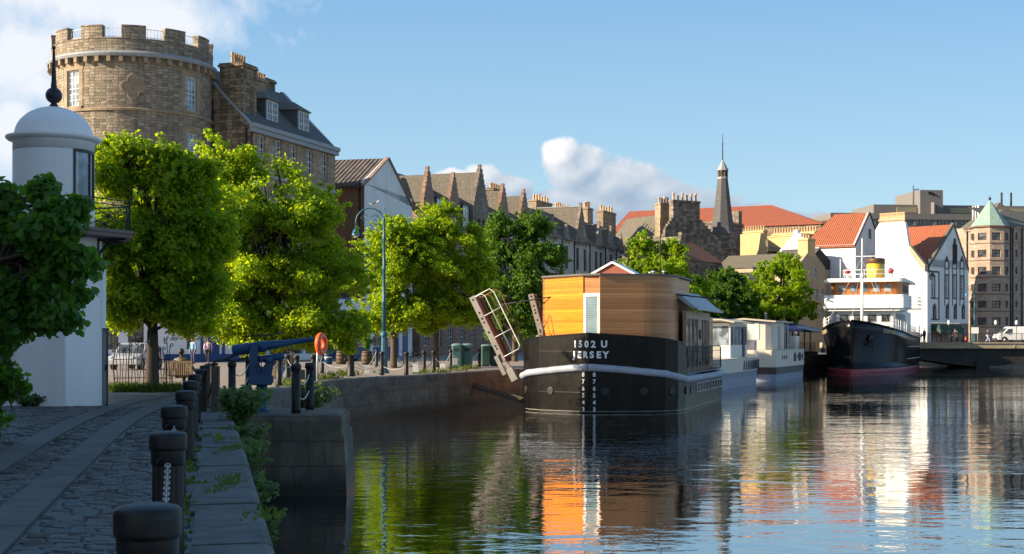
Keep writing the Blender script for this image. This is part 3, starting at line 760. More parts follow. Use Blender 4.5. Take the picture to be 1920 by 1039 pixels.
# ---------------------------------------------------------------- bollards, posts, chains
def fluted(m, r0, r1, z0, z1, n=40, depth=0.06, seg=3):
    rings = []
    for j in range(seg + 1):
        t = j / seg; r = r0 + (r1 - r0) * t; z = z0 + (z1 - z0) * t
        rings.append([V(r * (1 - depth * (k % 4 == 0)) * math.cos(2 * PI * k / n), r * (1 - depth * (k % 4 == 0)) * math.sin(2 * PI * k / n), z) for k in range(n)])
    m.loft(rings, smooth=False)

def make_bollard():
    b = empty('bollard', (0, 0, 0), 0)
    m = MB(); fluted(m, 0.118, 0.110, -0.02, 0.72)
    m.build('shaft', m_iron, b)
    m = MB(); m.lathe([(0.112, .70), (.121, .715), (.123, .80), (.1235, .812), (.128, .816)], 32)
    m.build('collar', m_iron, b)
    m = MB(); m.lathe([(0.126, .812), (.133, .818), (.1355, .83), (.1355, .905), (.132, .922), (.120, .932), (.07, .944), (0.0001, .949)], 36)
    m.build('cap', m_iron, b)
    m = MB()
    for s in (-1, 1):
        m.tube([V(0.02 * math.cos(k * PI / 6), s * (0.135 + .03 * math.sin(k * PI / 6) ), 0.735 + 0.025 * math.sin(k * PI / 3)) for k in range(12)], 0.006, 5, True)
    m.build('chain_ring', m_iron, b)
    return b
BOLL = [(-1.463, 5.57), (-2.48, 10.0), (-3.42, 14.04), (-4.26, 18.1), (-5.21, 22.5), (-6.13, 26.8), (-6.99, 31.2), (-8.02, 36.2)]
BOLL_LABEL = ['black capped bollard with only its top in the picture, nearest the camera', 'second black capped bollard from the camera, pale chain hanging down its front', 'third black capped bollard from the camera, standing beside tufts of grass', 'fourth black capped bollard from the camera along the cobbled path',
              'fifth black capped bollard from the camera, chalky stain running from its cap', 'sixth black capped bollard from the camera, half hidden behind nearer caps', 'seventh black capped bollard from the camera, just before the timber barrier', 'black capped bollard at the far end of its row, beside the timber barrier']
def build_bollards():
    proto = make_bollard()
    for i, (x, y) in enumerate(BOLL):
        b = proto if i == 0 else copy_tree(proto)
        b.location = (x, y, 0); b.rotation_euler.z = -0.21
        tag(b, BOLL_LABEL[i], 'bollard', 'black capped bollards along the path')

def catenary(a, b, sag, n=16):
    a, b = V(*a), V(*b)
    return [a.lerp(b, i / n) - V(0, 0, sag * 4 * (i / n) * (1 - i / n)) for i in range(n + 1)]

def chain(a, b, sag, label, group, links=False, r=0.012, mat=None, parent_mb=None):
    m = MB()
    if links:
        pts = catenary(a, b, sag, 120)
        L = sum((pts[i + 1] - pts[i]).length for i in range(120)); nl = int(L / 0.052)
        acc, k, nxt = 0, 0, 0
        for i in range(120):
            seg = (pts[i + 1] - pts[i]); l = seg.length
            while nxt < acc + l:
                p = pts[i] + seg * ((nxt - acc) / l); t = seg.normalized()
                side = t.cross(V(0, 0, 1)).normalized(); up = side.cross(t)
                w = side if k % 2 else up
                ring = [p + t * (0.036 * math.cos(q * PI / 4)) + w * (0.018 * math.sin(q * PI / 4)) for q in range(8)]
                m.tube(ring, 0.0062, 5, True)
                nxt += 0.052; k += 1
            acc += l
    else:
        m.tube(catenary(a, b, sag), r, 5)
    o = m.build('chain', mat or m_chain)
    return tag(o, label, 'chain', group)

def make_post(h=1.07, r=0.1):
    p = empty('post', (0, 0, 0), 0)
    m = MB(); m.lathe([(r * 1.04, -0.02), (r, 0.1), (r * .93, h - 0.13)], 20); m.build('shaft', m_iron, p)
    m = MB(); m.lathe([(r * .93, h - .135), (r * 1.12, h - .125), (r * 1.14, h - .04), (r * 1.02, h - .03), (r * 1.05, h - .012), (r * .8, h - .002), (0.0001, h)], 20); m.build('cap', m_iron, p)
    return p
POSTS = [  # photo column, distance, height, label
    (555, 30.0, 1.07, 'slim black post on the stone block, out in front of the other block post'),
    (581, 31.6, 1.07, 'slim black post on the stone block, rear one beside the weeds'),
    (523, 47.3, 1.05, 'slim dark post by a yellow weed tuft, between the gun and the lifebuoy'),
    (539, 53.5, 1.05, 'slim dark post with two chains, second to the right of the gun'),
    (556, 50.5, 1.05, 'slim dark post whose foot is hidden by the block posts'),
    (587.5, 52.7, 1.05, 'slim dark post standing against the pole of the orange lifebuoy'),
    (604, 67, 1.05, 'slim dark post just behind the orange lifebuoy'),
    (435, 35.2, 1.05, 'slim dark post left of the gun pedestal, beside the leafy weeds'),
    (466, 43, 1.05, 'slim dark post hidden partly by the gun pedestal'),
    (716, 63, 1.08, 'slim black post directly in front of the teal lamp post foot'),
    (762, 62, 1.08, 'slim black post by the parked bicycle, close to the quay edge'),
    (795, 68, 1.08, 'slim black post, left one of the close pair before the green bins'),
    (813, 68.4, 1.08, 'slim black post, right one of the close pair before the green bins'),
    (845, 76, 1.08, 'slim black post touching the left side of the teal bins'),
    (899, 83, 1.08, 'slim black post between the teal bins and the dark green bins'),
    (706, 83, 1.05, 'slim grey post behind the teal lamp post, set back from the edge')]
def build_posts():
    proto = None; at = []
    for i, (x, Y, h, lab) in enumerate(POSTS):
        p = make_post() if proto is None else copy_tree(proto)
        proto = proto or p
        p.location = (px(x, Y), Y, 0.02 if i < 2 else 0); p.scale.z = h / 1.07
        tag(p, lab, 'post', 'slim iron posts along the quay edge')
        at.append(V(px(x, Y), Y, 0))
    G = 'chains between the slim posts'
    def link(i, j, z, sag, lab, mat=None, r=0.014):
        a, b = at[i] + V(0, 0, z), at[j] + V(0, 0, z)
        d = (b - a).normalized() * 0.1
        chain(a + d, b - d, sag, lab, G, False, r, mat)
    link(0, 1, .82, .20, 'upper pale chain between the two posts on the stone block', m_rope)
    link(0, 1, .45, .16, 'lower pale chain between the two posts on the stone block', m_rope)
    link(7, 8, .85, .25, 'upper dark chain running behind the gun pedestal')
    link(7, 8, .45, .2, 'lower dark chain running behind the gun pedestal')
    link(8, 2, .85, .3, 'upper chain from the gun to the post by the weed tuft')
    link(2, 4, .85, .2, 'upper chain just right of the gun muzzle support')
    link(2, 4, .45, .2, 'lower chain just right of the gun, above the weeds')
    link(4, 3, .85, .2, 'upper chain hanging in front of the person in jeans')
    link(4, 5, .85, .25, 'chain hanging below the gun muzzle')
    link(5, 6, .85, .4, 'chain running back behind the orange lifebuoy')
    link(9, 10, .4, .12, 'low dark chain right of the teal lamp post foot')
    link(10, 11, .85, .3, 'chain in front of the parked bicycle')
    link(12, 13, .9, .55, 'pale rope chain looping deep before the teal bins', m_rope, .02)
    link(13, 14, .9, .5, 'pale rope chain looping across the front of the teal bins', m_rope, .02)
    # wide mooring bollard with lugs
    b = empty('mooring_bollard', (px(658, 61), 61, 0), 0.2, 'stout black mooring bollard with side lugs on the quay edge', 'bollard')
    m = MB(); m.lathe([(.2, -.02), (.19, .06), (.155, .1), (.15, .95), (.165, .97), (.165, 1.1), (.12, 1.13), (.0001, 1.14)], 20); m.build('shaft', m_iron, b)
    for s in (-1, 1):
        m = MB(); m.tube([V(s * .14, 0, .72), V(s * .22, 0, .73), V(s * .3, 0, .76)], [.06, .055, .065], 10); m.build('lug', m_iron, b)
    mb = V(px(658, 61), 61, 0)
    def link2(a, b, z, sag, lab, mat=None, r=.014):
        d = (b - a).normalized() * .14
        chain(a + d + V(0, 0, z), b - d + V(0, 0, z), sag, lab, G, False, r, mat)
    link2(mb, at[9], .45, .15, 'low dark chain between the mooring bollard and the lamp post')
    link2(mb, at[15], .95, .75, 'pale rope chain looping deep beside the mooring bollard', m_rope, .022)
    link2(at[6], mb, .55, .2, 'low dark chain left of the mooring bollard')
    # white notices tied to the chains
    for i, (x, y, Y, lab) in enumerate([(688, 692, 66, 'white notice card on the chain left of the lamp post'), (779, 690, 65, 'white notice card on the chain by the bicycle'), (830, 689, 70, 'white notice card below the loop before the teal bins'), (853.5, 678, 78, 'small white notice card against the teal bins')]):
        m = MB(); m.box(-.13, .13, -.006, .006, -.19, .19)
        for k in range(5): m.box(-.09, .09 - .03 * (k % 2), -.008, -.0065, .1 - .05 * k, .112 - .05 * k)
        o = m.build('notice_card', m_white, None, (px(x, Y), Y, pz(y, Y)), rnd.uniform(-.3, .3)); tag(o, lab, 'notice', 'white notices on the chains')
        m2 = MB(); m2.tube([V(-.1, 0, .17), V(-.1, 0, .32)], .005, 4); m2.tube([V(.1, 0, .17), V(.1, 0, .32)], .005, 4); m2.build('tie', m_ironflat, o)
    names = ['nearest', 'second', 'third', 'fourth', 'fifth', 'sixth', 'seventh']
    for i in range(7):
        a, b = V(*BOLL[i], .72), V(*BOLL[i + 1], .72); d = (b - a).normalized() * .14
        chain(a + d, b - d, .36, ['weathered link chain drooping from the bollard nearest the camera to the next', 'weathered link chain between the second and third capped bollards', 'weathered link chain between the third and fourth capped bollards', 'weathered link chain between the fourth and fifth capped bollards', 'link chain between the fifth and sixth capped bollards', 'link chain between the sixth and seventh capped bollards', 'link chain between the last two capped bollards by the timber barrier'][i],
              'chains between the capped bollards', i < 4)
    # timber barrier
    X0, Y0 = px(389, 33.2), 33.2; X1, Y1 = px(404, 31.2), 31.2
    t = empty('timber_barrier', (X0, Y0, 0), 0, 'dark timber barrier with a sloping brace at the end of the bollards', 'barrier')
    a = V(0, 0, 0); b = V(X1 - X0, Y1 - Y0, 0); d = (b - a)
    for k, (p, w) in enumerate(((a, .13), (b, .17))):
        m = MB(); m.box(p.x - w / 2, p.x + w / 2, p.y - w / 2, p.y + w / 2, -.02, 1.02 - .04 * (1 - k)); m.build('post', m_timber, t, bevel=.012)
    m = MB(); m.bar(a + V(-.02, .05, 1.0), b + V(0, 0, 1.06), .12, .06); m.build('rail', m_timber, t, bevel=.008)
    m = MB(); m.bar(a + V(.02, -.02, .25), b + V(0, .1, .92), .05, .09); m.build('brace', m_timber, t, bevel=.006)

def build_gun():
    Y = 30.6; t = empty('deck_gun', (px(491, Y), Y, 0.02), R(8), 'dark blue naval gun on a round pedestal, muzzle pointing over the dock', 'gun')
    m = MB(); m.lathe([(.19, 0), (.19, .02), (.125, .025), (.122, .30), (.126, .31), (.126, .33), (.122, .34), (.118, .62)], 24)
    for k in range(8): m.cyl(.014, .02, .04, 6, Matrix.Translation((.16 * math.cos(k * PI / 4), .16 * math.sin(k * PI / 4), 0)))
    m.build('pedestal', m_blue, t)
    m = MB(); m.prism([(-.27, .62), (.22, .62), (.25, .66), (.25, .78), (.2, .82), (-.22, .82), (-.27, .78)], -.21, .21, None, 'y')
    m.lathe([(.2, .59), (.23, .6), (.23, .64)], 20)
    m.build('turntable', m_blue, t, bevel=.015)
    for s in (-1, 1):
        m = MB(); m.prism([(-.27, .8), (.2, .8), (.23, .92), (.26, 1.12), (.22, 1.22), (.13, 1.22), (.10, 1.1), (.03, .98), (-.03, .98), (-.08, 1.15), (-.06, 1.46), (-.12, 1.53), (-.22, 1.5), (-.27, 1.3)], s * .15 - .035, s * .15 + .035, None, 'y')
        m.build('yoke', m_blue, t, bevel=.012)
        m = MB(); m.lathe([(.001, -.05), (.075, -.05), (.075, .05), (.05, .06), (.001, .06)], 16, Matrix.Translation((.17, s * .2, 1.15)) @ Matrix.Rotation(-s * PI / 2, 4, 'X')); m.build('trunnion_cap', m_blue, t)
    Mb = Matrix.Translation((-.15, 0, 1.42)) @ Matrix.Rotation(-R(8.2), 4, 'Y') @ Matrix.Rotation(PI / 2, 4, 'Y')
    m = MB(); m.lathe([(.0001, -.50), (.09, -.50), (.118, -.48), (.122, -.45), (.122, -.22), (.132, -.2), (.132, -.14), (.115, -.12), (.118, .10), (.128, .12), (.128, .2), (.11, .22), (.098, .30), (.098, .48), (.082, .5), (.078, .62), (.066, .64), (.05, 1.22), (.06, 1.24), (.062, 1.28), (.034, 1.285), (.03, 1.15), (.0001, 1.15)], 24, Mb)
    m.build('barrel', m_blue, t)
    m = MB(); m.lathe([(.0001, -.15), (.07, -.15), (.075, -.1), (.075, .4), (.06, .43), (.0001, .44)], 16, Matrix.Translation((.06, 0, 1.17)) @ Matrix.Rotation(-R(8), 4, 'Y') @ Matrix.Rotation(PI / 2, 4, 'Y')); m.build('recoil_cylinder', m_blue, t)
    m = MB(); m.tube([V(-.5, -.1, 1.28), V(-.8, -.14, 1.16), V(-1.0, -.14, 1.12), V(-1.06, -.14, 1.02)], .028, 8); m.tube([V(-.3, -.12, 1.2), V(-.6, -.13, 1.12), V(-.8, -.14, 1.16)], .022, 8); m.build('shoulder_bar', m_ironflat, t)
    m = MB(); m.tube([V(-.35, -.05, 1.56), V(-.35, -.05, 1.66)], .012, 6); m.tube([V(.08, -.05, 1.6), V(.08, -.05, 1.7)], .012, 6); m.tube([V(-.4, -.05, 1.655), V(.5, -.05, 1.74)], .014, 6); m.build('sight', m_ironflat, t)
    m = MB(); m.tube([V(.12 * math.cos(k * PI / 8), -.24, 1.0 + .12 * math.sin(k * PI / 8)) for k in range(16)], .012, 6, True); m.tube([V(-.12, -.24, 1.0), V(.12, -.24, 1.0)], .009, 5); m.tube([V(0, -.24, .88), V(0, -.24, 1.12)], .009, 5); m.tube([V(0, -.24, 1.0), V(0, -.15, 1.0)], .015, 6); m.build('handwheel', m_blue, t)

def build_buoy():
    Y = 53.7; t = empty('lifebuoy_stand', (px(595, Y), Y, 0), R(74), 'grey pole holding the orange lifebuoy housing', 'lifebuoy stand')
    m = MB(); m.cyl(.035, 0, 1.5, 12); m.lathe([(.09, 0), (.09, .015), (.05, .02), (.04, .08)], 12); m.build('pole', m_grey, t)
    m = MB(); m.box(-.05, .05, -.04, -.02, 1.0, 1.75); m.build('bracket', m_grey, t)
    b = empty('lifebuoy', (px(595, Y), Y, 1.46), R(74), 'bright orange lifebuoy ring on the grey pole beside the gun muzzle', 'lifebuoy')
    m = MB(); m.tube([V(.33 * math.cos(k * PI / 20), -.16, .33 * math.sin(k * PI / 20)) for k in range(40)], .115, 14, True); m.build('ring', m_orange, b)
    pale = paint('buoy_face', (0.75, 0.22, 0.16), .5)
    m = MB()
    for q in range(40):
        a = [2 * PI * (q + e) / 40 for e in (0, 1)]
        m.quad(*[V(r * math.cos(w), -.279 + .03 * abs((r - .33) / .06) ** 2 * .3, r * math.sin(w)) for r, w in ((.28, a[0]), (.28, a[1]), (.38, a[1]), (.38, a[0]))])
    m.build('reflective_band', pale, b)
    m = MB(); m.tube([V((.43 if k % 4 else .36) * math.cos(k * PI / 8), -.2, (.43 if k % 4 else .36) * math.sin(k * PI / 8)) for k in range(16)], .012, 5, True); m.build('grab_rope', m_rope, b)

def make_lamp():
    t = empty('street_lamp', (0, 0, 0), 0)
    m = MB(); m.lathe([(.26, 0), (.26, .1), (.2, .14), (.17, .25), (.165, .6), (.18, .64), (.18, .7), (.15, .75)], 16); fluted(m, .15, .135, .74, 1.75, 32, .08, 1)
    m.lathe([(.14, 1.74), (.18, 1.78), (.18, 1.92), (.15, 1.96), (.1, 2.05)], 16); m.build('base', m_teal, t)
    m = MB(); m.lathe([(.1, 2.0), (.092, 3.4), (.11, 3.42), (.11, 3.5), (.085, 3.53), (.078, 5.0), (.1, 5.02), (.1, 5.1), (.07, 5.14), (.064, 6.4), (.085, 6.44), (.085, 6.6), (.06, 6.64), (.056, 7.35), (.08, 7.4), (.03, 7.55), (.001, 7.6)], 14); m.build('column', m_teal, t)
    m = MB()
    arc = [V(-.68 + .68 * math.cos(a), 0, 7.3 + .68 * math.sin(a)) for a in [PI * k / 14 for k in range(15)]]
    m.tube([V(0, 0, 6.6)] + arc + [V(-1.36, 0, 7.05)], .034, 8)
    m.build('arm', m_teal, t)
    m = MB()
    def spiral(cx, cz, r0, turns, st, n=22, flip=1):
        return [V(cx + flip * r0 * (1 - .75 * k / n) * math.cos(st + turns * 2 * PI * k / n), 0, cz + r0 * (1 - .75 * k / n) * math.sin(st + turns * 2 * PI * k / n)) for k in range(n + 1)]
    m.tube(spiral(-.5, 7.32, .34, 1.3, .2), .02, 6); m.tube(spiral(-.92, 7.55, .2, 1.2, PI), .016, 6); m.tube(spiral(-.22, 7.05, .2, 1.2, .1), .018, 6); m.tube(spiral(-.3, 7.72, .17, 1.2, 0), .016, 6)
    m.tube([V(0, 0, 6.7), V(-.2, 0, 6.85), V(-.5, 0, 6.95), V(-.72, 0, 7.12)], .018, 6); m.tube([V(-.03, 0, 7.5), V(.1, 0, 7.75), V(.05, 0, 7.95), V(-.06, 0, 8.0)], .02, 6)
    m.build('scrollwork', m_teal, t)
    m = MB(); m.lathe([(.0001, 7.06), (.04, 7.06), (.05, 6.98), (.11, 6.94), (.15, 6.84), (.19, 6.7), (.2, 6.66), (.17, 6.66), (.1, 6.72), (.0001, 6.74)], 18, Matrix.Translation((-1.36, 0, 0))); m.build('lamp_shade', paint('lamp_blue', (.02, .22, .50), .35), t)
    gl = NT('lamp_glass').bsdf((.6, .6, .55), .2)
    m = MB(); m.ball(V(-1.36, 0, 6.66), .12, 12); m.build('bulb', gl, t)
    return t
def gull(loc, rz, label):
    t = empty('gull', loc, rz, label, 'bird', 'gulls perched on the lamps')
    m = MB(); m.loft([[V(x, r * .9 * math.cos(a), z + r * math.sin(a)) for a in [2 * PI * k / 10 for k in range(10)]] for x, z, r in ((-.26, .2, .012), (-.18, .19, .045), (-.08, .18, .085), (.03, .19, .095), (.1, .22, .075), (.15, .28, .045), (.19, .33, .045), (.23, .345, .03), (.255, .34, .008))])
    o = m.build('body', m_white, t)
    gm = paint('gull_grey', (.3, .32, .34), .6)
    for s in (-1, 1):
        m = MB(); m.loft([[V(x, s * (.02 + .08 * w) , z) for x, z in ((x0, zz), (x0, zz + .1 * w))] for x0, zz, w in ((.07, .2, .4), (0, .18, 1), (-.1, .17, .8), (-.27, .2, .15))], closed=False, cap=False); m.build('wing', gm, t)
        m = MB(); m.tube([V(0, s * .03, .12), V(.01, s * .03, .0)], .008, 5); m.build('leg', paint('gull_leg', (.5, .25, .1), .6), t)
    m = MB(); m.tube([V(.25, 0, .338), V(.31, 0, .325)], .012, 5, r2=.003); m.build('beak', paint('gull_beak', (.6, .4, .05), .5), t)

def build_lamps():
    p = make_lamp()
    L = [(720, 67, 0, 'tall teal lamp post with a scrolled hook arm between the lime trees'), (1167, 116, 0, 'teal lamp post whose scrolled hook shows above the barge cabin roof'), (1432, 152, 0, 'teal lamp post with a blue shade in front of the yellow green tree'), (1827, 186, .4, 'teal lamp post on the bridge approach beside the white gabled hall')]
    for i, (x, Y, rz, lab) in enumerate(L):
        o = p if i == 0 else copy_tree(p)
        z = 0 if i < 3 else 0.9
        o.location = (px(x, Y), Y, z); o.rotation_euler.z = rz
        tag(o, lab, 'street lamp', 'teal hooked street lamps')
    gull((px(720, 67) - .45, 67, 8.0), .5, 'white gull perched on the tall teal lamp nearest the camera')
    gull((px(1167, 116) - .5, 116, 8.0), 2.6, 'white gull perched on the lamp above the barge roof')

def build_lighthouse():
    Y = 34.0; X = px(101, Y); t = empty('lighthouse', (X, Y, 0), R(18.3), 'small white lighthouse with a domed lantern, railed platform and spike', 'lighthouse')
    r = 1.17; a0 = R(-90 + 13)
    hexp = lambda rr: [(rr * math.cos(a0 + k * PI / 3), rr * math.sin(a0 + k * PI / 3)) for k in range(6)]
    m = MB(); m.prism(hexp(r), -.05, 4.1); m.build('tower_wall', m_whitewall, t, bevel=.01)
    m = MB(); m.prism(hexp(r + .03), 3.5, 3.6); m.build('band', paint('brown_band', (.13, .10, .09), .7), t)
    # door leaf on the right-hand face
    f0, f1 = V(*hexp(r)[0], 0), V(*hexp(r)[1], 0); d = (f1 - f0).normalized(); n = V(d.y, -d.x, 0)
    c = f1 - d * .02
    m = MB(); Md = Matrix((( d.x, n.x, 0, c.x), (d.y, n.y, 0, c.y), (0, 0, 1, 0), (0, 0, 0, 1)))
    m.box(-.02, .22, -.34, -.06, 0, 3.55, Md); m.build('porch', m_whitewall, t)
    m = MB(); m.box(.06, .2, -.06, -.02, .02, 1.82, Md); dr = m.build('door', paint('grey_door', (.17, .17, .18), .5), t, bevel=.006)
    m = MB(); m.box(.15, .18, -.02, .03, .85, 1.0, Md); m.build('handle', m_ironflat, dr)
    m = MB()
    for (u0, u1, v0, v1) in ((.02, .06, 0, 1.9), (.2, .235, 0, 1.9), (.02, .235, 1.82, 1.9)): m.box(u0, u1, -.06, 0, v0, v1, Md)
    m.build('door_frame', paint('dark_frame', (.06, .06, .065), .5), t)
    m = MB(); m.box(-.12, .0, -.005, .006, 3.05, 3.2, Md); m.build('plate', paint('plate_grey', (.4, .4, .4), .5), t)
    octp = lambda rr: [(rr * math.cos(R(22.5) + k * PI / 4), rr * math.sin(R(22.5) + k * PI / 4)) for k in range(8)]
    m = MB(); m.prism(octp(1.98), 4.1, 4.26); m.prism(octp(2.03), 4.2, 4.245); m.build('platform', paint('brown_deck', (.16, .125, .105), .65), t, bevel=.01)
    for k in range(8):
        a = R(22.5) + k * PI / 4; q = V(math.cos(a), math.sin(a), 0)
        m = MB(); m.tube([q * 1.1 + V(0, 0, 3.35), q * 1.16 + V(0, 0, 3.75), q * 1.4 + V(0, 0, 4.0), q * 1.75 + V(0, 0, 4.1)], .035, 6); m.bar(q * 1.1 + V(0, 0, 4.05), q * 1.8 + V(0, 0, 4.07), .05, .06); m.bar(q * 1.1 + V(0, 0, 3.3), q * 1.12 + V(0, 0, 4.1), .05); m.build('bracket', m_ironflat, t)
    oc = [V(*p, 0) for p in octp(1.9)]
    m = MB()
    for i in range(8):
        a, b = oc[i], oc[(i + 1) % 8]
        m.tube([a + V(0, 0, 4.26), a + V(0, 0, 5.0)], .022, 6)
        m.tube([a + V(0, 0, 4.98), b + V(0, 0, 4.98)], .016, 5); m.tube([a + V(0, 0, 4.86), b + V(0, 0, 4.86)], .012, 5)
        m.tube([a + V(0, 0, 4.3), b + V(0, 0, 4.86)], .012, 5); m.tube([b + V(0, 0, 4.3), a + V(0, 0, 4.86)], .012, 5); m.ball((a + b) / 2 + V(0, 0, 4.58), .06, 8)
    m.build('railing', m_ironflat, t)
    # lantern drum with the curved window left open
    R0 = .96; w0, w1 = R(-90 + 29), R(-90 + 76); zs0, zs1 = 5.0, 6.2
    m = MB(); m.lathe([(R0, 4.26), (R0, zs0)], 48); m.lathe([(R0, zs1), (R0, 6.42), (R0 + .03, 6.44)], 48); m.lathe([(R0, zs0), (R0, zs1)], 42, a0=w1, a1=w0 + 2 * PI)
    m.lathe([(R0 - .12, zs0), (R0 - .12, zs1)], 40, a0=w1, a1=w0 + 2 * PI); m.lathe([(R0, zs0), (R0 - .12, zs0), (0.001, zs0)], 40); m.lathe([(0.001, zs1), (R0 - .12, zs1), (R0, zs1)], 40)
    m.build('lantern_drum', m_whitewall, t)
    fr = MB()
    def arcbox(r, a, b, z0, z1):
        n = 10
        fr.loft([[V((r + d) * math.cos(a + (b - a) * i / n), (r + d) * math.sin(a + (b - a) * i / n), z) for d, z in ((.012, z0), (.012, z1), (-.04, z1), (-.04, z0))] for i in range(n + 1)], smooth=False)
    arcbox(R0, w0 - .02, w1 + .02, zs1 - .05, zs1 + .02); arcbox(R0, w0 - .02, w1 + .02, zs0 - .03, zs0 + .04); arcbox(R0, w0 - .03, w0 + .04, zs0, zs1); arcbox(R0, w1 - .04, w1 + .03, zs0, zs1); arcbox(R0, w0 + .53, w0 + .57, zs0, zs1)
    wn = fr.build('window', paint('lantern_frame', (.02, .022, .03), .4), t)
    m = MB(); m.lathe([(R0 - .02, zs0), (R0 - .02, zs1)], 12, a0=w0, a1=w1); m.build('pane', m_panel, wn)
    m = MB(); m.lathe([(R0 + .03, 6.44), (R0 + .12, 6.47), (R0 + .17, 6.52), (R0 + .165, 6.56), (R0 - .02, 6.575)] , 56); m.build('cornice', m_whitewall, t)
    m = MB(); m.lathe([(.93 * math.cos(k * PI / 24), 6.57 + .75 * math.sin(k * PI / 24)) for k in range(12)] + [(.05, 7.32)], 48); m.build('dome', m_whitewall, t)
    m = MB(); m.lathe([(.13, 7.28), (.1, 7.36), (.07, 7.4)] + [(max(.05, .2 * math.sin(R(20 + k * 14))), 7.6 - .2 * math.cos(R(20 + k * 14))) for k in range(11)] + [(.075, 7.8), (.06, 7.95), (.028, 8.72), (.045, 8.75), (.045, 8.8), (.0001, 8.83)], 20); m.build('finial', paint('finial_dark', (.025, .027, .035), .4, .2), t)
    # cream lamp inside, seen through the glass
    m = MB(); m.cyl(.12, 5.0, 5.5, 12); m.ball(V(0, 0, 5.65), .2, 12); m.build('lamp', m_white, t)

def iron_fence():
    Y = 43.0; x0, x1 = px(214, Y), px(318, Y)
    t = empty('iron_fence', (x0, Y, 0), 0, 'hand forged iron fence of wavy rods with looped tips around the tree', 'fence')
    L = x1 - x0
    for z in (.42, 1.0):
        m = MB(); m.tube([V(-.05, .02, z), V(L * .5, .0, z + .02), V(L + .05, .02, z)], .014, 5); m.build('rail', m_ironflat, t)
    for i in range(20):
        x = L * i / 19; ph = rnd.uniform(0, 6.28); top = rnd.uniform(1.25, 1.55); am = rnd.uniform(.012, .04)
        m = MB(); pts = [V(x + am * math.sin(ph + z * 5.5) * (0.3 + z * .7), .01 * math.cos(ph + z * 4), z) for z in [top * k / 16 for k in range(17)]]
        e = pts[-1]; s = 1 if i % 2 else -1
        pts += [e + V(s * (.045 - .045 * math.cos(q)), 0, .045 * math.sin(q)) for q in [k * .7 for k in range(1, 9)]]
        m.tube(pts, .014 if i % 5 else .022, 5); m.build('rod', m_ironflat, t)

def build_bench():
    Y = 45.0; X = px(334, Y)
    t = empty('park_bench', (X, Y, 0), R(-12), 'slatted wooden bench seen from behind, carrying the bronze statue', 'bench')
    wd = wood('bench_wood', (.06, .035, .018), (.12, .075, .035), .07, .6, True)
    m = MB(); [m.box(-.42 + .075 * k, -.37 + .075 * k, -.03, -.005, .46, .88) for k in range(12)]; m.box(-.45, .5, -.035, .0, .86, .93); m.build('backrest', wd, t, bevel=.004)
    m = MB(); [m.box(-.45, .5, .02 + .09 * k, .09 + .09 * k, .42, .45) for k in range(5)]; m.build('seat', wd, t, bevel=.004)
    for s in (-.43, .48):
        for y in (-.02, .43):
            m = MB(); m.box(s - .03, s + .03, y - .03, y + .03, 0, .92 if y < 0 else .62); m.build('leg', wd, t, bevel=.004)
        m = MB(); m.box(s - .035, s + .035, -.03, .48, .62, .66); m.build('armrest', wd, t, bevel=.004)
    person('statue', (X + .05, Y + .2, 0), R(-12), 'dark bronze statue of a person sitting on the bench, back turned', 'statue', None, 'sit', bronze=True)

# ---------------------------------------------------------------- people
def skinned(name, nodes, edges, mat, parent, sub=1):
    """nodes: (x, y, z, r) or (x, y, z, rx, ry); one continuous skinned surface"""
    me = bpy.data.meshes.new(name); me.from_pydata([n[:3] for n in nodes], edges, []); me.materials.append(mat)
    o = bpy.data.objects.new(name, me); COL.objects.link(o); o.parent = parent
    sk = o.modifiers.new('skin', 'SKIN'); sk.use_smooth_shade = True
    ly = me.skin_vertices[0].data
    for i, n in enumerate(nodes): ly[i].radius = (n[3], n[4] if len(n) > 4 else n[3])
    ly[0].use_root = True
    s = o.modifiers.new('sub', 'SUBSURF'); s.levels = sub; s.render_levels = sub
    return o
POSE = {  # joints per pose: pelvis, chest, neck, head, (shoulder, elbow, wrist) l/r, (hip, knee, ankle, toe) l/r ; facing +y
    'stand': dict(al=((-.19, 0, 1.42), (-.25, -.03, 1.13), (-.24, .07, .88)), ar=((.19, 0, 1.42), (.25, -.03, 1.13), (.24, .07, .88)), ll=((-.1, 0, .9), (-.11, .02, .5), (-.11, -.02, .08), (-.12, .14, .03)), lr=((.1, 0, .9), (.11, .02, .5), (.11, -.02, .08), (.12, .14, .03)), dz=0),
    'walk': dict(al=((-.19, 0, 1.42), (-.24, -.12, 1.14), (-.22, -.08, .9)), ar=((.19, 0, 1.42), (.24, .12, 1.15), (.2, .26, .98)), ll=((-.1, 0, .9), (-.1, .22, .53), (-.1, .3, .09), (-.11, .46, .06)), lr=((.1, 0, .9), (.1, -.02, .5), (.1, -.32, .14), (.11, -.2, .03)), dz=-.03),
    'sit': dict(al=((-.21, 0, 1.42), (-.3, .05, 1.12), (-.2, .3, 1.0)), ar=((.21, 0, 1.42), (.36, .06, 1.16), (.46, .2, .95)), ll=((-.11, 0, .92), (-.13, .46, .94), (-.13, .5, .5), (-.14, .66, .46)), lr=((.11, 0, .92), (.14, .46, .94), (.15, .5, .5), (.16, .66, .46)), dz=-.44)}
_skin = {}
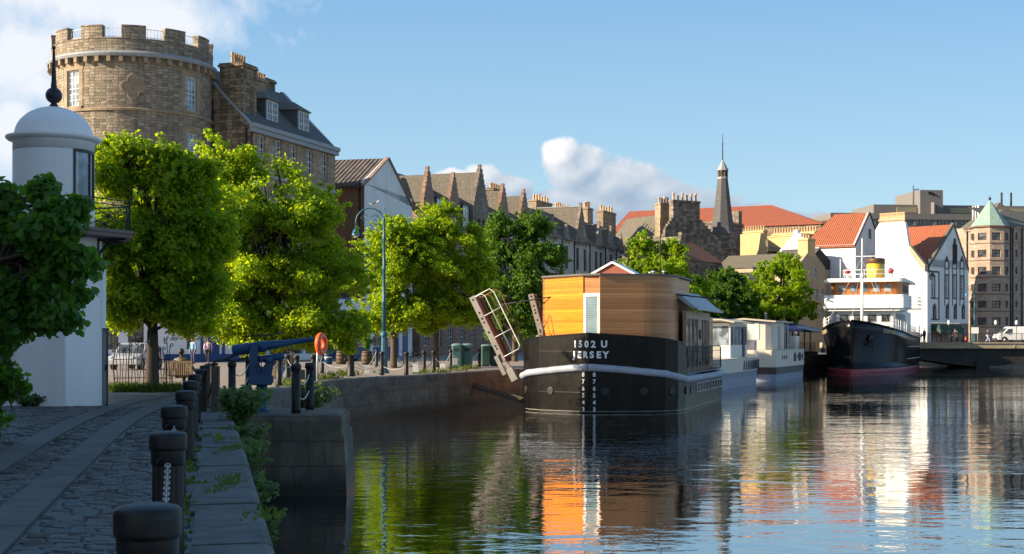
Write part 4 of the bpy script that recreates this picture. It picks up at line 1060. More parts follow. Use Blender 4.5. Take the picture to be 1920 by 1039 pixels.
def person(name, loc, rz, label, cat, group, pose, top=(.3, .3, .3), legs=(.05, .05, .06), hair=(.06, .04, .03), skin=(.45, .27, .18), bronze=False, scale=1.0, bag=None):
    t = empty(name, loc, rz, label, cat, group); t.scale = (scale,) * 3
    P = POSE[pose]; dz = P['dz']
    def mt(nm, c):
        k = (nm, c)
        if k not in _skin: _skin[k] = paint(nm, c, .75, 0, .12, 4)
        return _skin[k]
    sk = m_bronze if bronze else mt('skin', skin); tp = m_bronze if bronze else mt('cloth_top', top); lg = m_bronze if bronze else mt('cloth_legs', legs); hr = m_bronze if bronze else mt('hair', hair)
    Z = lambda p: (p[0], p[1], p[2] + dz)
    nodes = [(0, 0, .93 + dz, .14, .10), (0, .0, 1.1 + dz, .13, .095), (0, 0, 1.3 + dz, .15, .10), (0, 0, 1.42 + dz, .12, .085), (0, .01, 1.5 + dz, .055), (0, .02, 1.57 + dz, .062), (0, .035, 1.66 + dz, .085, .098), (0, .03, 1.74 + dz, .065)]
    edges = [(i, i + 1) for i in range(7)]
    def limb(root, pts, rad):
        prev = root
        for p, r in zip(pts, rad):
            nodes.append((*Z(p), r)); edges.append((prev, len(nodes) - 1)); prev = len(nodes) - 1
        return prev
    for a, s in ((P['al'], -1), (P['ar'], 1)):
        w = limb(3, a, (.062, .045, .033))
        d = (Vector(a[2]) - Vector(a[1])).normalized()
        hp = Vector(a[2]) + d * .07
        limb(w, [tuple(hp)], [.036])
        base = len(nodes) - 1
        lat = d.cross(V(0, 1, .3)).normalized()
        for k, (o, l) in enumerate(((-.03, .06), (-.01, .085), (.01, .08), (.03, .065))):
            q = hp + lat * o; limb(base, [tuple(q + d * .03), tuple(q + d * l + V(0, .012, 0))], [.0095, .008])
        limb(w, [tuple(Vector(a[2]) + d * .04 + V(-s * .02, .045, 0)), tuple(Vector(a[2]) + d * .08 + V(-s * .02, .06, 0))], [.012, .0095])
    for l in (P['ll'], P['lr']): limb(0, l, (.095, .062, .045, .036))
    nodes.append((0, .135, 1.645 + dz, .014)); edges.append((6, len(nodes) - 1))
    skinned('body', nodes, edges, sk, t)
    if True:
        n2 = [(0, 0, .88 + dz, .165, .125), (0, 0, 1.1 + dz, .155, .115), (0, 0, 1.3 + dz, .17, .12), (0, 0, 1.43 + dz, .13, .1), (0, .005, 1.48 + dz, .07)]
        e2 = [(0, 1), (1, 2), (2, 3), (3, 4)]
        for a in (P['al'], P['ar']):
            b = len(n2); n2.extend([(*Z(a[0]), .075), (*Z(a[1]), .058), (*Z(tuple(Vector(a[1]).lerp(Vector(a[2]), .9))), .046)]); e2.extend([(3, b), (b, b + 1), (b + 1, b + 2)])
        skinned('jacket' if bronze else 'shirt', n2, e2, tp, t)
        n3 = [(0, 0, .93 + dz, .16, .118)]; e3 = []
        for l in (P['ll'], P['lr']):
            b = len(n3); n3.extend([(*Z(l[0]), .108), (*Z(l[1]), .078), (*Z(tuple(Vector(l[1]).lerp(Vector(l[2]), .93))), .062)]); e3.extend([(0, b), (b, b + 1), (b + 1, b + 2)])
        skinned('trousers', n3, e3, lg, t)
    m = MB(); m.lathe([(.001, .105), (.05, .1), (.085, .07), (.102, .02), (.1, -.03), (.085, -.06)], 14, Matrix.Translation((0, .015, 1.67 + dz)) @ Matrix.Rotation(R(18), 4, 'X') @ Matrix.Diagonal((.92, 1.12, 1, 1))); m.build('hair', hr, t)
    for s in (-1, 1):
        m = MB(); m.ball(V(s * .092, .03, 1.645 + dz), .022, 8, (.5, 1, 1.3)); m.build('ear', sk, t)
        if not bronze:
            m = MB(); m.ball(V(s * .033, .125, 1.67 + dz), .010, 8); m.build('eye', m_dark, t)
    if not bronze:
        m = MB(); m.ball(V(0, .12, 1.605 + dz), .02, 8, (1.3, .5, .35)); m.build('mouth', mt('lips', (.3, .1, .09)), t)
    for l in (P['ll'], P['lr']):
        an, to = Vector(Z(l[2])), Vector(Z(l[3]))
        m = MB(); m.loft([[p + V(w * math.cos(q), 0, h * math.sin(q)) for q in [2 * PI * k / 10 for k in range(10)]] for p, w, h in ((an + V(0, -.07, -.02), .03, .03), (an + V(0, -.04, -.01), .045, .06), (an + V(0, .03, 0), .048, .055), (to + V(0, -.02, .0), .05, .036), (to + V(0, .06, -.004), .03, .022))]); m.build('shoe', m_bronze if bronze else m_dark, t)
    if bag:
        m = MB(); m.loft([[V(.15 * w * cx, -.12 - .16 * d * (cy + 1) / 2, z) for cx, cy in ((-1, -1), (1, -1), (1, 1), (-1, 1))] for z, w, d in ((1.0, .85, .8), (1.08, 1, 1), (1.35, 1, .9), (1.48, .7, .5))], False); b = m.build('backpack', mt('bag', bag), t, bevel=.03)
    return t
# ---------------------------------------------------------------- bins, barrels, cycles, vehicles, bridge
def build_bins():
    mt = paint('bin_teal', (.03, .11, .115), .5, 0, .2, 3); mg = paint('bin_green', (.016, .06, .05), .5, 0, .2, 3); lid = paint('bin_lid', (.12, .21, .21), .45, 0, .15)
    def mk(mat, w, h):
        t = empty('litter_bin', (0, 0, 0))
        m = MB(); m.loft([[V(c[0] * w * s, c[1] * w * s, z) for c in ((-.38, -.5), (.38, -.5), (.5, -.38), (.5, .38), (.38, .5), (-.38, .5), (-.5, .38), (-.5, -.38))] for z, s in ((.08, .94), (.1, 1), (h * .9, 1), (h * .9 + .01, .98))], False)
        for k in range(5): m.box(-.32 * w + k * .16 * w - .012, -.32 * w + k * .16 * w + .012, -.5 * w - .012, -.5 * w, .15, h * .86); m.box(.5 * w, .5 * w + .012, -.32 * w + k * .16 * w - .012, -.32 * w + k * .16 * w + .012, .15, h * .86)
        m.build('body', mat, t)
        m = MB(); m.loft([[V(c[0] * w * s, c[1] * w * s, z) for c in ((-.4, -.52), (.4, -.52), (.52, -.4), (.52, .4), (.4, .52), (-.4, .52), (-.52, .4), (-.52, -.4))] for z, s in ((h * .9, 1.02), (h * .93, 1.03), (h * .97, .93), (h, .6), (h + .01, .2))]); m.build('lid', lid, t)
        m = MB(); m.box(-.26 * w, .26 * w, -.505 * w, -.49 * w, h * .68, h * .8); m.build('slot', m_dark, t)
        m = MB(); m.box(-.42 * w, .42 * w, -.42 * w, .42 * w, 0, .09); m.build('foot', m_iron, t)
        return t
    a = mk(mt, 1.0, 1.42); b = copy_tree(a)
    for o, x, lab in ((a, 857, 'teal domed litter bin, left of the touching pair by the quay'), (b, 875.5, 'teal domed litter bin, right of the touching pair by the quay')):
        o.location = (px(x, 78.5), 78.5 + (.3 if o is b else 0), 0); o.scale = (.58, .58, 1); tag(o, lab, 'litter bin', 'teal litter bins')
    a = mk(mg, 1.0, 1.35); b = copy_tree(a)
    for o, x, y, lab in ((a, 911, 85, 'dark green bin, left one just beside the raised gangway'), (b, 927, 85.4, 'dark green bin partly behind the foot of the raised gangway')):
        o.location = (px(x, y), y, 0); o.scale = (.55, .55, 1); tag(o, lab, 'litter bin', 'dark green bins')

def build_barrels():
    wd = wood('barrel_wood', (.06, .035, .02), (.14, .085, .045), .09, .7, True)
    def mk():
        t = empty('barrel_planter', (0, 0, 0))
        m = MB(); m.lathe([(.3, 0), (.35, .2), (.375, .45), (.35, .7), (.3, .9), (.27, .9), (.27, .84), (.0001, .84)], 20); m.build('staves', wd, t)
        for z, r in ((.12, .335), (.32, .368), (.6, .368), (.8, .335)):
            m = MB(); m.lathe([(r, z - .025), (r + .012, z - .025), (r + .012, z + .025), (r, z + .025)], 20); m.build('hoop', m_iron, t)
        return t
    p = mk()
    for i, (x, Y, lab) in enumerate([(640, 92, 'brown wooden barrel outside the white shop, left of the mooring bollard'), (688, 90, 'brown wooden barrel planter beneath the low branch beside the mooring bollard')]):
        o = p if i == 0 else copy_tree(p); o.location = (px(x, Y), Y, 0); tag(o, lab, 'barrel', 'wooden barrels outside the shops')
    weed('bushy green plant growing in the wooden barrel planter', (px(688, 90), 90, .84), 1.5, .5, 24, .16, m_leafm, 5, 'potted_plant', 'plant')
    t = empty('keg', (px(615, 92), 92, 0), 0, 'dark blue drum with pale bands standing outside the shop door', 'drum')
    m = MB(); m.lathe([(.28, 0), (.29, .05), (.28, .3), (.3, .32), (.28, .34), (.28, .6), (.3, .62), (.28, .64), (.28, .9), (.25, .92), (.0001, .92)], 18); m.build('body', m_blue, t)
    m = MB(); m.lathe([(.285, .44), (.287, .44), (.287, .5), (.285, .5)], 18); m.build('band', m_white, t)

def bicycle(loc, rz, label, col):
    t = empty('bicycle', loc, rz, label, 'bicycle', 'bicycles parked by the trees')
    fm = paint('bike_' + label[:6].strip().replace(' ', '_'), col, .4)
    for x in (-.52, .52):
        m = MB(); m.tube([V(x + .33 * math.cos(k * PI / 14), 0, .34 + .33 * math.sin(k * PI / 14)) for k in range(28)], .022, 6, True); w = m.build('wheel', m_ironflat, t)
        m = MB(); [m.tube([V(x, 0, .34), V(x + .31 * math.cos(k * PI / 7), 0, .34 + .31 * math.sin(k * PI / 7))], .004, 4) for k in range(14)]; m.build('spokes', m_grey, w)
    m = MB()
    for a, b in (((-.52, 0, .34), (-.12, 0, .3)), ((-.12, 0, .3), (-.2, 0, .88)), ((-.52, 0, .34), (-.18, 0, .8)), ((-.18, 0, .8), (.34, 0, .82)), ((-.12, 0, .3), (.36, 0, .72)), ((.52, 0, .34), (.36, 0, .72)), ((.36, 0, .72), (.31, 0, 1.0))): m.tube([V(*a), V(*b)], .018, 6)
    m.build('frame', fm, t)
    m = MB(); m.tube([V(.36, -.28, 1.0), V(.3, -.2, 1.02), V(.3, .2, 1.02), V(.36, .28, 1.0)], .015, 6); m.build('handlebar', m_ironflat, t)
    m = MB(); m.loft([[V(x, w * math.cos(q), .92 + .03 * math.sin(q)) for q in [k * PI / 4 for k in range(8)]] for x, w in ((-.34, .05), (-.3, .075), (-.2, .06), (-.07, .02))]); m.build('saddle', m_iron, t)
    return t

def vehicle(name, loc, rz, label, cat, L, W, side, wheel_x, wr, windows, paintm, group=None):
    """side: closed outline (x, z) of the body; nose at -x"""
    t = empty(name, loc, rz, label, cat, group)
    m = MB(); n = len(side)
    zs = [p[1] for p in side]; zt = max(zs)
    rings = []
    for y in (-W / 2, -W / 2 + .06, W / 2 - .06, W / 2):
        s = .985 if abs(y) == W / 2 else 1.0
        rings.append([V(x * s, y * (1 - .13 * max(0, (z - zt * .5) / zt)), z if s == 1 else zt * .42 + (z - zt * .42) * .975) for x, z in side])
    m.loft(rings, False, True); m.build('body', paintm, t, bevel=.03)
    for x in wheel_x:
        for s in (-1, 1):
            Mw = Matrix.Translation((x, s * (W / 2 - .09), wr)) @ Matrix.Rotation(-s * PI / 2, 4, 'X')
            m = MB(); m.lathe([(.001, -.1), (wr, -.1), (wr, .1), (wr * .9, .115), (wr * .62, .115), (wr * .62, .07)], 22, Mw); w = m.build('wheel', m_iron, t)
            m = MB(); m.lathe([(wr * .62, .105), (wr * .45, .09), (wr * .2, .11), (.001, .11)], 22, Mw); m.build('hub', m_grey, w)
    for poly in windows:
        for s in (-1, 1):
            m = MB()
            vs = [V(x, s * (W / 2 * (1 - .13 * max(0, (z - zt * .5) / zt)) + .006), z) for x, z in poly]
            m.add(vs + [v - V(0, s * .03, 0) for v in vs], [tuple(range(len(vs)))] + [(i, (i + 1) % len(vs), len(vs) + (i + 1) % len(vs), len(vs) + i) for i in range(len(vs))]); m.build('side_window', m_pane, t)
    return t

def build_vehicles():
    vw = paint('van_white', (.74, .75, .76), .3, 0, .04)
    side = [(-2.45, .35), (-2.5, .62), (-2.42, .95), (-2.2, 1.1), (-1.75, 1.18), (-1.1, 1.88), (-.85, 2.02), (2.35, 2.06), (2.47, 1.9), (2.5, .4), (2.0, .33), (1.95, .55), (1.75, .72), (1.5, .75), (1.28, .68), (1.08, .33), (-1.1, .33), (-1.2, .62), (-1.42, .75), (-1.7, .75), (-1.92, .6), (-2.02, .34)]
    Y = 177.0; t = vehicle('van', (px(1902, Y), Y, 1.3), 0, 'white panel van driving over the bridge behind the railings', 'van', 5, 1.95, side, (-1.56, 1.53), .35, [[(-1.62, 1.2), (-1.12, 1.72), (-.55, 1.76), (-.55, 1.2)]], vw)
    m = MB(); m.loft([[V(-1.78, y, 1.24), V(-1.16, y * .93, 1.84)] for y in (-.86, .86)], False, False, False); m.build('windscreen', m_pane, t)
    for s in (-1, 1):
        m = MB(); m.ball(V(-2.44, s * .72, .86), .13, 10, (.5, .9, .9)); m.build('headlight', m_panel, t)
        m = MB(); m.box(-1.5, -1.38, s * .98, s * 1.16, 1.2, 1.42); m.build('mirror', m_iron, t, bevel=.02)
    m = MB(); m.box(-2.54, -2.44, -.9, .9, .36, .6); m.build('bumper', paint('bumper', (.08, .08, .08), .6), t, bevel=.03)
    sv = paint('car_silver', (.5, .52, .55), .28, .3, .04)
    side = [(-2.0, .3), (-2.05, .55), (-1.9, .75), (-1.1, .9), (-.5, 1.38), (-.1, 1.46), (.8, 1.45), (1.4, 1.3), (1.75, .98), (1.98, .9), (2.02, .4), (1.65, .28), (1.55, .5), (1.3, .62), (1.05, .5), (.95, .28), (-.95, .28), (-1.05, .5), (-1.3, .62), (-1.55, .5), (-1.65, .28)]
    Y = 76; t = vehicle('car', (px(256, Y), Y, 0), R(84), 'silver hatchback parked outside the white cafe behind the iron fence', 'car', 4, 1.7, side, (-1.3, 1.3), .3, [[(-.95, .93), (-.48, 1.32), (0, 1.38), (0, .93)], [(.06, .93), (.06, 1.38), (.8, 1.36), (1.2, .95)]], sv)
    m = MB(); m.loft([[V(-1.13, y, .93), V(-.55, y * .9, 1.37)] for y in (-.7, .7)], False, False, False); m.build('windscreen', m_pane, t)
    for s in (-1, 1):
        m = MB(); m.ball(V(-1.96, s * .6, .66), .11, 10, (.5, 1.2, .8)); m.build('headlight', m_panel, t)

def build_bridge():
    Y = 166.0; x0, x1 = 39.5, 96.0; dk = 1.3
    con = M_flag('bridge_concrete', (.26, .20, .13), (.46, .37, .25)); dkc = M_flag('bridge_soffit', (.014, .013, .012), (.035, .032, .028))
    t = empty('road_bridge', (x0, Y, 0), 0, 'low concrete road bridge with rusty edge beam across the far end of the water', 'bridge')
    m = MB(); m.box(0, x1 - x0, 0, 12, dk - .68, dk); m.box(0, x1 - x0, -.12, -.003, dk - .1, dk + .06)
    for k in range(12): m.box(k * 4.9 + 1, k * 4.9 + 1.12, -.05, -.003, dk - .66, dk - .12)
    m.build('deck', con, t)
    # girder deepens over the piers
    bot = lambda x: -1.0 - .55 * abs(math.sin((x - 6) * PI / 22)) ** 3
    m = MB(); xs = [k * (x1 - x0) / 60 for k in range(61)]
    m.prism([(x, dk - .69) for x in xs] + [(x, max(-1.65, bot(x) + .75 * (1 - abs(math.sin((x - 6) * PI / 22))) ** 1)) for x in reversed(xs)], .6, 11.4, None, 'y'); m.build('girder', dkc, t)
    for px_ in (17, 39):
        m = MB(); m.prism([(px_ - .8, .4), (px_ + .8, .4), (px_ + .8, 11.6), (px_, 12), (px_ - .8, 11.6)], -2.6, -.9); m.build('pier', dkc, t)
    f = empty('bridge_railing', (x0, Y + .15, dk), 0, 'long dark iron railing of close upright bars along the bridge', 'railing')
    L = x1 - x0
    m = MB(); m.bar(V(0, 0, 1.08), V(L, 0, 1.08), .06, .05); m.build('top_rail', m_ironflat, f)
    m = MB(); m.bar(V(0, 0, .12), V(L, 0, .12), .05, .04); m.build('bottom_rail', m_ironflat, f)
    m = MB(); [m.box(k * .16 - .011, k * .16 + .011, -.011, .011, .12, 1.08) for k in range(1, int(L / .16))]; tag(m.build('bars', m_ironflat, f), kind=None)
    for k in range(int(L / 2.4) + 1):
        m = MB(); m.box(k * 2.4 - .04, k * 2.4 + .04, -.04, .04, 0, 1.16); m.build('post', m_ironflat, f)
    # raised street at the bridge end
    m = MB(); m.box(30, 150, 178.0, 400, .1, .9); 
    def globe(x, Y, lab):
        g = empty('globe_lamp', (px(x, Y), Y, dk), 0, lab, 'lamp', 'small globe lamps on the bridge')
        q = MB(); q.lathe([(.09, 0), (.08, .3), (.04, .35), (.035, 2.1), (.06, 2.15), (.07, 2.2)], 12); q.build('post', m_ironflat, g)
        q = MB(); q.lathe([(.09, 2.2), (.17, 2.35), (.17, 2.6), (.08, 2.72), (.0001, 2.75)], 14); q.build('lantern', m_white, g)
    for x, lab in ((1779, 'globe lamp on the bridge railing in front of the green awning'), (1867, 'globe lamp on the bridge just before the white van bonnet'), (1906, 'globe lamp on the bridge rising behind the white van roof')): globe(x, 170.5, lab)
    P = [(1852, 171, -PI / 2, 'person in pale trousers and dark top striding along the bridge before the van', 'walk', (.03, .03, .04), (.45, .45, .62), (.04, .03, .02), None),
         (1791, 172, PI / 2 + .3, 'person with a tan backpack walking along the bridge', 'walk', (.04, .04, .05), (.03, .03, .04), (.05, .035, .02), (.42, .3, .18)),
         (1733, 170, .6, 'person in dark clothes standing on the bridge beside the ship stern', 'stand', (.06, .04, .05), (.05, .04, .05), (.03, .02, .02), None)]
    for x, Y2, rz, lab, pose, a, b, h, bg in P:
        person('person', (px(x, Y2), Y2, dk), rz, lab, 'person', 'people on the bridge', pose, a, b, h, bag=bg)
    b = bicycle((px(1745, 169), 169, dk), .3, 'black bicycle leaning by the person on the bridge', (.03, .03, .03))
    c = empty('traffic_cone', (px(1811, 168), 168, dk), 0, 'small orange and white cone behind the bridge railing', 'cone')
    m = MB(); m.lathe([(.2, .02), (.05, .75), (.0001, .75)], 14); m.box(-.22, .22, -.22, .22, 0, .03); m.build('body', m_orange, c)
    m = MB(); m.lathe([(.147, .25), (.106, .45)], 14); m.build('band', m_white, c)
    s = empty('street_sign', (px(1828, 172), 172, dk), 0, 'pale blank backed sign board on posts behind the bridge railing', 'sign')
    m = MB(); m.box(-.45, .45, -.015, .015, 1.1, 1.9); m.build('board', m_white, s)
    for q in (-.35, .35):
        m = MB(); m.cyl(.03, 0, 1.95, 8, Matrix.Translation((q, .04, 0))); m.build('post', m_grey, s)
# ---------------------------------------------------------------- boats
def hull_frame(x, Y, th, name, label, cat, group=None):
    """an Empty at the stem on the waterline; local +x runs aft, local +y runs to starboard side seen on the photo's right... kept right handed"""
    t = empty(name, (px(x, Y), Y, WZ), 0, label, cat, group)
    # local x = aft axis u, local y = to the viewer's LEFT (port in view), z up
    t.rotation_euler = (0, 0, PI / 2 - th)
    return t

def build_barge():
    # local x runs aft from the stem, local y to the quay side (left in view)
    t = hull_frame(1103, 62.6, R(16.3), 'houseboat', 'large black houseboat barge with a curved orange and brown wooden cabin', 'houseboat')
    HB, LEN = 3.9, 20.0
    def half(s):  # bluff bow: plan outline of one side from stem to stern, as (x, y)
        return [(0, 0), (.28, .75), (.62, 1.7), (1.05, 2.6), (1.55, 3.25), (2.3, 3.72), (3.3, HB), (8, HB), (14, HB), (18, 3.6), (19.4, 2.6), (LEN, .9)]
    def outline(f, zs):
        """closed ring at sheer function zs(x); f insets the plan (1 = full beam)"""
        h = half(0)
        R_ = [V(x + (1 - f) * .9, y * f, zs(x)) for x, y in h]
        L_ = [V(x + (1 - f) * .9, -y * f, zs(x)) for x, y in reversed(h[1:])]
        return R_ + L_
    sheer = lambda x: 1.62 + .62 * max(0, 1 - x / 3.6) ** 1.3      # top of the lower hull
    m = MB()
    m.loft([outline(.95, lambda x: -.7), outline(.985, lambda x: .0), outline(1.0, lambda x: .9), outline(1.0, sheer)], False)
    hull_m = NT('barge_hull'); v = hull_m.obj(); sp = hull_m.n('SeparateXYZ', {0: v})
    st = hull_m.noise(hull_m.n('VectorMath', {0: v, 1: (1.2, 1.2, .15)}, operation='MULTIPLY').outputs[0], 1.5, 5, .65); fi = hull_m.noise(v, 3, 5, .65)
    c = hull_m.mix(hull_m.math('MULTIPLY', hull_m.ramp(st, [(.45, 0.0), (.75, 1.0)]), .5), (.004, .004, .0045), (.022, .017, .013))
    band = hull_m.math('MULTIPLY', hull_m.math('LESS_THAN', hull_m.math('ADD', sp.outputs[2], hull_m.math('MULTIPLY', fi, .05)), .12), hull_m.math('GREATER_THAN', sp.outputs[2], .055))
    c = hull_m.mix(hull_m.math('MULTIPLY', band, .7), c, (.22, .22, .19))
    uv = hull_m.n('CombineXYZ', {0: hull_m.math('ADD', sp.outputs[1], hull_m.math('MULTIPLY', sp.outputs[0], .9)), 1: sp.outputs[2], 2: 0.0}).outputs[0]
    seam = hull_m.n('TexBrick', {'Vector': uv, 'Scale': 1.0, 'Mortar Size': .012, 'Mortar Smooth': .6, 'Brick Width': 2.3, 'Row Height': .93}).outputs['Fac']
    rust = hull_m.math('MULTIPLY', hull_m.ramp(hull_m.noise(hull_m.n('VectorMath', {0: v, 1: (3, 3, .35)}, operation='MULTIPLY').outputs[0], 1.0, 5, .7), [(.60, 0.0), (.74, 1.0)]), .55)
    c = hull_m.mix(rust, c, (.045, .022, .012)); c = hull_m.mix(hull_m.math('MULTIPLY', seam, .5), c, (.03, .022, .018))
    hull_m.bsdf(c, hull_m.math('ADD', .26, hull_m.math('MULTIPLY', fi, .2)), 0, hull_m.bump(hull_m.math('ADD', hull_m.noise(v, .8, 3), hull_m.math('MULTIPLY', seam, .15)), .3, .06), .14)
    hull_m = hull_m.m
    m.build('hull', hull_m, t)
    # bulwark: upper strake, drops away behind the bow on both sides
    top = lambda x: 3.05 + .55 * max(0, 1 - x / 3.8) ** 1.2
    def strip(i0, side, z0, z1, off, name, mat, xs_max=99, thick=.06):
        h = half(0)
        pts = [(x, y) for x, y in h if x <= xs_max]
        rings = []
        for i, (x, y) in enumerate(pts):
            a = pts[max(0, i - 1)]; b = pts[min(len(pts) - 1, i + 1)]
            tx, ty = b[0] - a[0], b[1] - a[1]; l = math.hypot(tx, ty); nx, ny = -ty / l, tx / l
            if i == 0: nx, ny = -1, 0
            p = V(x + nx * off, (y + ny * off) * side, 0); q = V(x + nx * (off - thick), (y + ny * (off - thick)) * side, 0)
            rings.append([p + V(0, 0, z0(x)), p + V(0, 0, z1(x)), q + V(0, 0, z1(x)), q + V(0, 0, z0(x))])
        return rings
    m = MB()
    lower = lambda x: sheer(x) + .003
    def drop(x): return top(x)
    for s in (1, -1):
        rg = strip(0, s, lower, drop, -.03, '', None, 3.4)
        e = rg[-1]
        rg.append([e[0] + V(.55, 0, 0), e[0] + V(.5, 0, .22), e[3] + V(.5, 0, .22), e[3] + V(.55, 0, 0)])
        m.loft(rg, False)
    m.build('bulwark', hull_m, t)
    m = MB()
    for s in (1, -1):
        rg = strip(0, s, lambda x: top(x) + .001, lambda x: top(x) + .05, .0, '', None, 3.4, .12); m.loft(rg, False)
    m.build('cap_rail', m_blackpaint, t)
    # fat pale rubbing strake
    fend = paint('rubbing_strake', (.30, .33, .39), .65, 0, .45, 3.5, .4)
    m = MB()
    for s in (1, -1):
        pts = [V(x, y * s, 0) for x, y in half(0) if x <= 19]
        path = []
        for i in range(len(pts) - 1):
            for k in range(4): path.append(pts[i].lerp(pts[i + 1], k / 4))
        path.append(pts[-1])
        path = [p + V(0, 0, sheer(p.x) - .16 + .01 * math.sin(p.x * 5)) for p in path]
        m.tube([p + V(-.02, 0, 0) for p in path], [.165 + .006 * math.sin(i * 1.7) for i in range(len(path))], 10)
    m.build('rubbing_strake', fend, t)
    m = MB()
    h = half(0)
    m.prism([(x, y * .97) for x, y in h] + [(x, -y * .97) for x, y in reversed(h[1:])], 1.7, 1.76); m.build('deck', paint('deck_grey', (.2, .2, .2), .7), t)
    # portholes and hull windows on the water side (local -y) and across the bow
    brass = paint('porthole_rim', (.02, .02, .019), .5, .2); pg = paint('porthole_glass', (.016, .02, .02), .25, 0, .4, 2, .02, .25); pb = paint('porthole_lit', (.05, .075, .075), .25, 0, .5, 6, .02, .3)
    def hullpt(s, d):   # point at distance d along the plan outline
        acc = 0
        for a, b in zip(h, h[1:]):
            l = math.hypot(b[0] - a[0], b[1] - a[1])
            if acc + l >= d:
                f = (d - acc) / l; p = V(a[0] + (b[0] - a[0]) * f, (a[1] + (b[1] - a[1]) * f) * s, 0)
                tt = V(b[0] - a[0], (b[1] - a[1]) * s, 0).normalized(); nn = V(tt.y, -tt.x, 0) * (-s)
                return p, tt, nn
            acc += l
    for s, ds in ((-1, (.75, 2.55, 4.05, 5.6, 7.0)), (1, (2.1, 4.0, 5.2))):
        for d in ds:
            p, tt, nn = hullpt(s, d)
            M = wallM(p + V(0, 0, .97) + nn * -.012, tt if s < 0 else -tt)
            z = M.to_3x3().col[2]
            if z.dot(nn) < 0: M = wallM(p + V(0, 0, .97) + nn * -.012, -tt if s < 0 else tt)
            q = MB(); q.lathe([(.14, .0), (.2, .0), (.2, .04), (.14, .04)], 20, M); ph = q.build('porthole', brass, t)
            q = MB(); q.lathe([(.0001, .018), (.15, .018)], 20, M); q.build('pane', pb if d in (.75, 2.55) else pg, ph)
    for k in range(9):
        x0 = 6.6 + k * .98 + (0 if k < 5 else .25)
        q = MB(); q.box(x0, x0 + .72, -HB - .03, -HB + .004, .75, 1.22); w = q.build('hull_window', m_grey, t)
        q = MB(); q.box(x0 + .05, x0 + .67, -HB - .035, -HB - .028, .79, 1.18); q.build('pane', m_pane, w)
    # draft marks and name
    fmk = lambda d, s, z: None
    p, tt, nn = hullpt(-1, .32)
    for s in (-1, 1):
        tm = MB()
        p, tt, nn = hullpt(s, .27)
        right = tt if s < 0 else -tt
        for i, ch in enumerate('345678'):
            k = .985 + .015 * min(1, (.08 + i * .315) / .9)
            pp = V(p.x + (1 - k) * .9, p.y * k, .08 + i * .315)
            add_text(tm, ch, .27, wallM(pp + nn * .004, right), .003, bold=.006)
        tm.build('draft_marks', m_letter, t)
    tm = MB()
    for s_, body, z, size in ((0, '1502 U', 2.98, .42), (0, 'JERSEY', 2.5, .42)):
        # lettering follows the two bow faces: first half to port, second to starboard
        wd = {'1': .24, 'J': .28, ' ': .16, 'E': .3}; ws = [wd.get(ch, .335) for ch in body]; acc = -sum(ws) / 2
        for ch, wch in zip(body, ws):
            d = acc + wch / 2 + .02; acc += wch
            if ch == ' ': continue
            s = -1 if d > 0 else 1
            p, tt, nn = hullpt(s, abs(d) + .001)
            add_text(tm, ch, size, wallM(p + nn * -.022 + V(0, 0, z), tt if s < 0 else -tt), .006, bold=.016)
    tm.build('name_lettering', m_letter, t)
    # cabin: angled wooden front with a white door between
    w1 = wood('sunlit_cedar', (.52, .135, .008), (.80, .285, .016), .125, .28)  # same cedar as the other panels, sun glow put into its orange
    w2 = wood('brown_cedar', (.31, .125, .04), (.58, .28, .105), .125, .42)
    zc0, zc1 = 1.76, 6.32
    fl = [(4.0, 3.1), (2.15, .75)]                                # left panel (quay side), x aft
    door = [(2.15, .75), (2.05, -.1)]
    rt = [(1.95, -.1), (2.95, -2.0), (3.1, -2.26), (3.27, -2.5), (3.47, -2.71), (3.72, -2.9), (4.0, -3.03), (4.3, -3.11), (4.65, -3.15), (5.6, -3.16)]
    def panel(path, name, mat, z0, z1, th=.1, parent=t):
        q = MB()
        rings = []
        for i, (x, y) in enumerate(path):
            a = path[max(0, i - 1)]; b = path[min(len(path) - 1, i + 1)]
            tx, ty = b[0] - a[0], b[1] - a[1]; l = math.hypot(tx, ty); n = V(-ty / l, tx / l, 0) * (-1)
            P = V(x, y, 0); Q = P - n * th * (1 if True else -1)
            rings.append([P + V(0, 0, z0), P + V(0, 0, z1), Q + V(0, 0, z1), Q + V(0, 0, z0)])
        q.loft(rings, False)
        o = q.build(name, mat, parent)
        # orient material coordinates along the panel: run = x + y
        return o
    panel(fl, 'cabin_front', w1, zc0, zc1)
    panel(rt, 'cabin_side', w2, zc0, zc1)
    panel([(4.0, 3.1), (9, 3.1)], 'cabin_side', w2, zc0, zc1)
    panel([(2.2, .72), (2.1, -.08)], 'cabin_front', w2, 5.5, zc1 - .003)
    # door with blind
    dv = V(-.1, -.8, 0); dl = dv.length; du = dv / dl; Md = Matrix((du, V(-du.y, du.x, 0), V(0, 0, 1))).transposed().to_4x4(); Md.translation = V(2.2, .72, 0)
    # in Md: x along the door to the right of the viewer, y pointing aft or forward
    sgn = 1 if (Md.to_3x3() @ V(0, 1, 0)).x > 0 else -1
    def dbox(q, a, b, c, d, z0, z1): q.box(a, b, min(sgn * c, sgn * d), max(sgn * c, sgn * d), z0, z1, Md)
    q = MB(); dbox(q, .0, .13, -.06, .03, 1.8, 5.5); dbox(q, dl - .13, dl, -.06, .03, 1.8, 5.5); dbox(q, .13, dl - .13, -.06, .03, 5.34, 5.5); dbox(q, .13, dl - .13, -.06, .03, 1.8, 1.95); d_ = q.build('door', m_white, t)
    q = MB(); dbox(q, .13, dl - .13, -.03, -.02, 1.95, 5.34); q.build('pane', m_panel, d_)
    q = MB(); [dbox(q, .15, dl - .15, -.045, -.034, 2.0 + k * .085, 2.06 + k * .085) for k in range(39)]; q.build('blind', paint('blind', (.20, .30, .35), .5), d_)
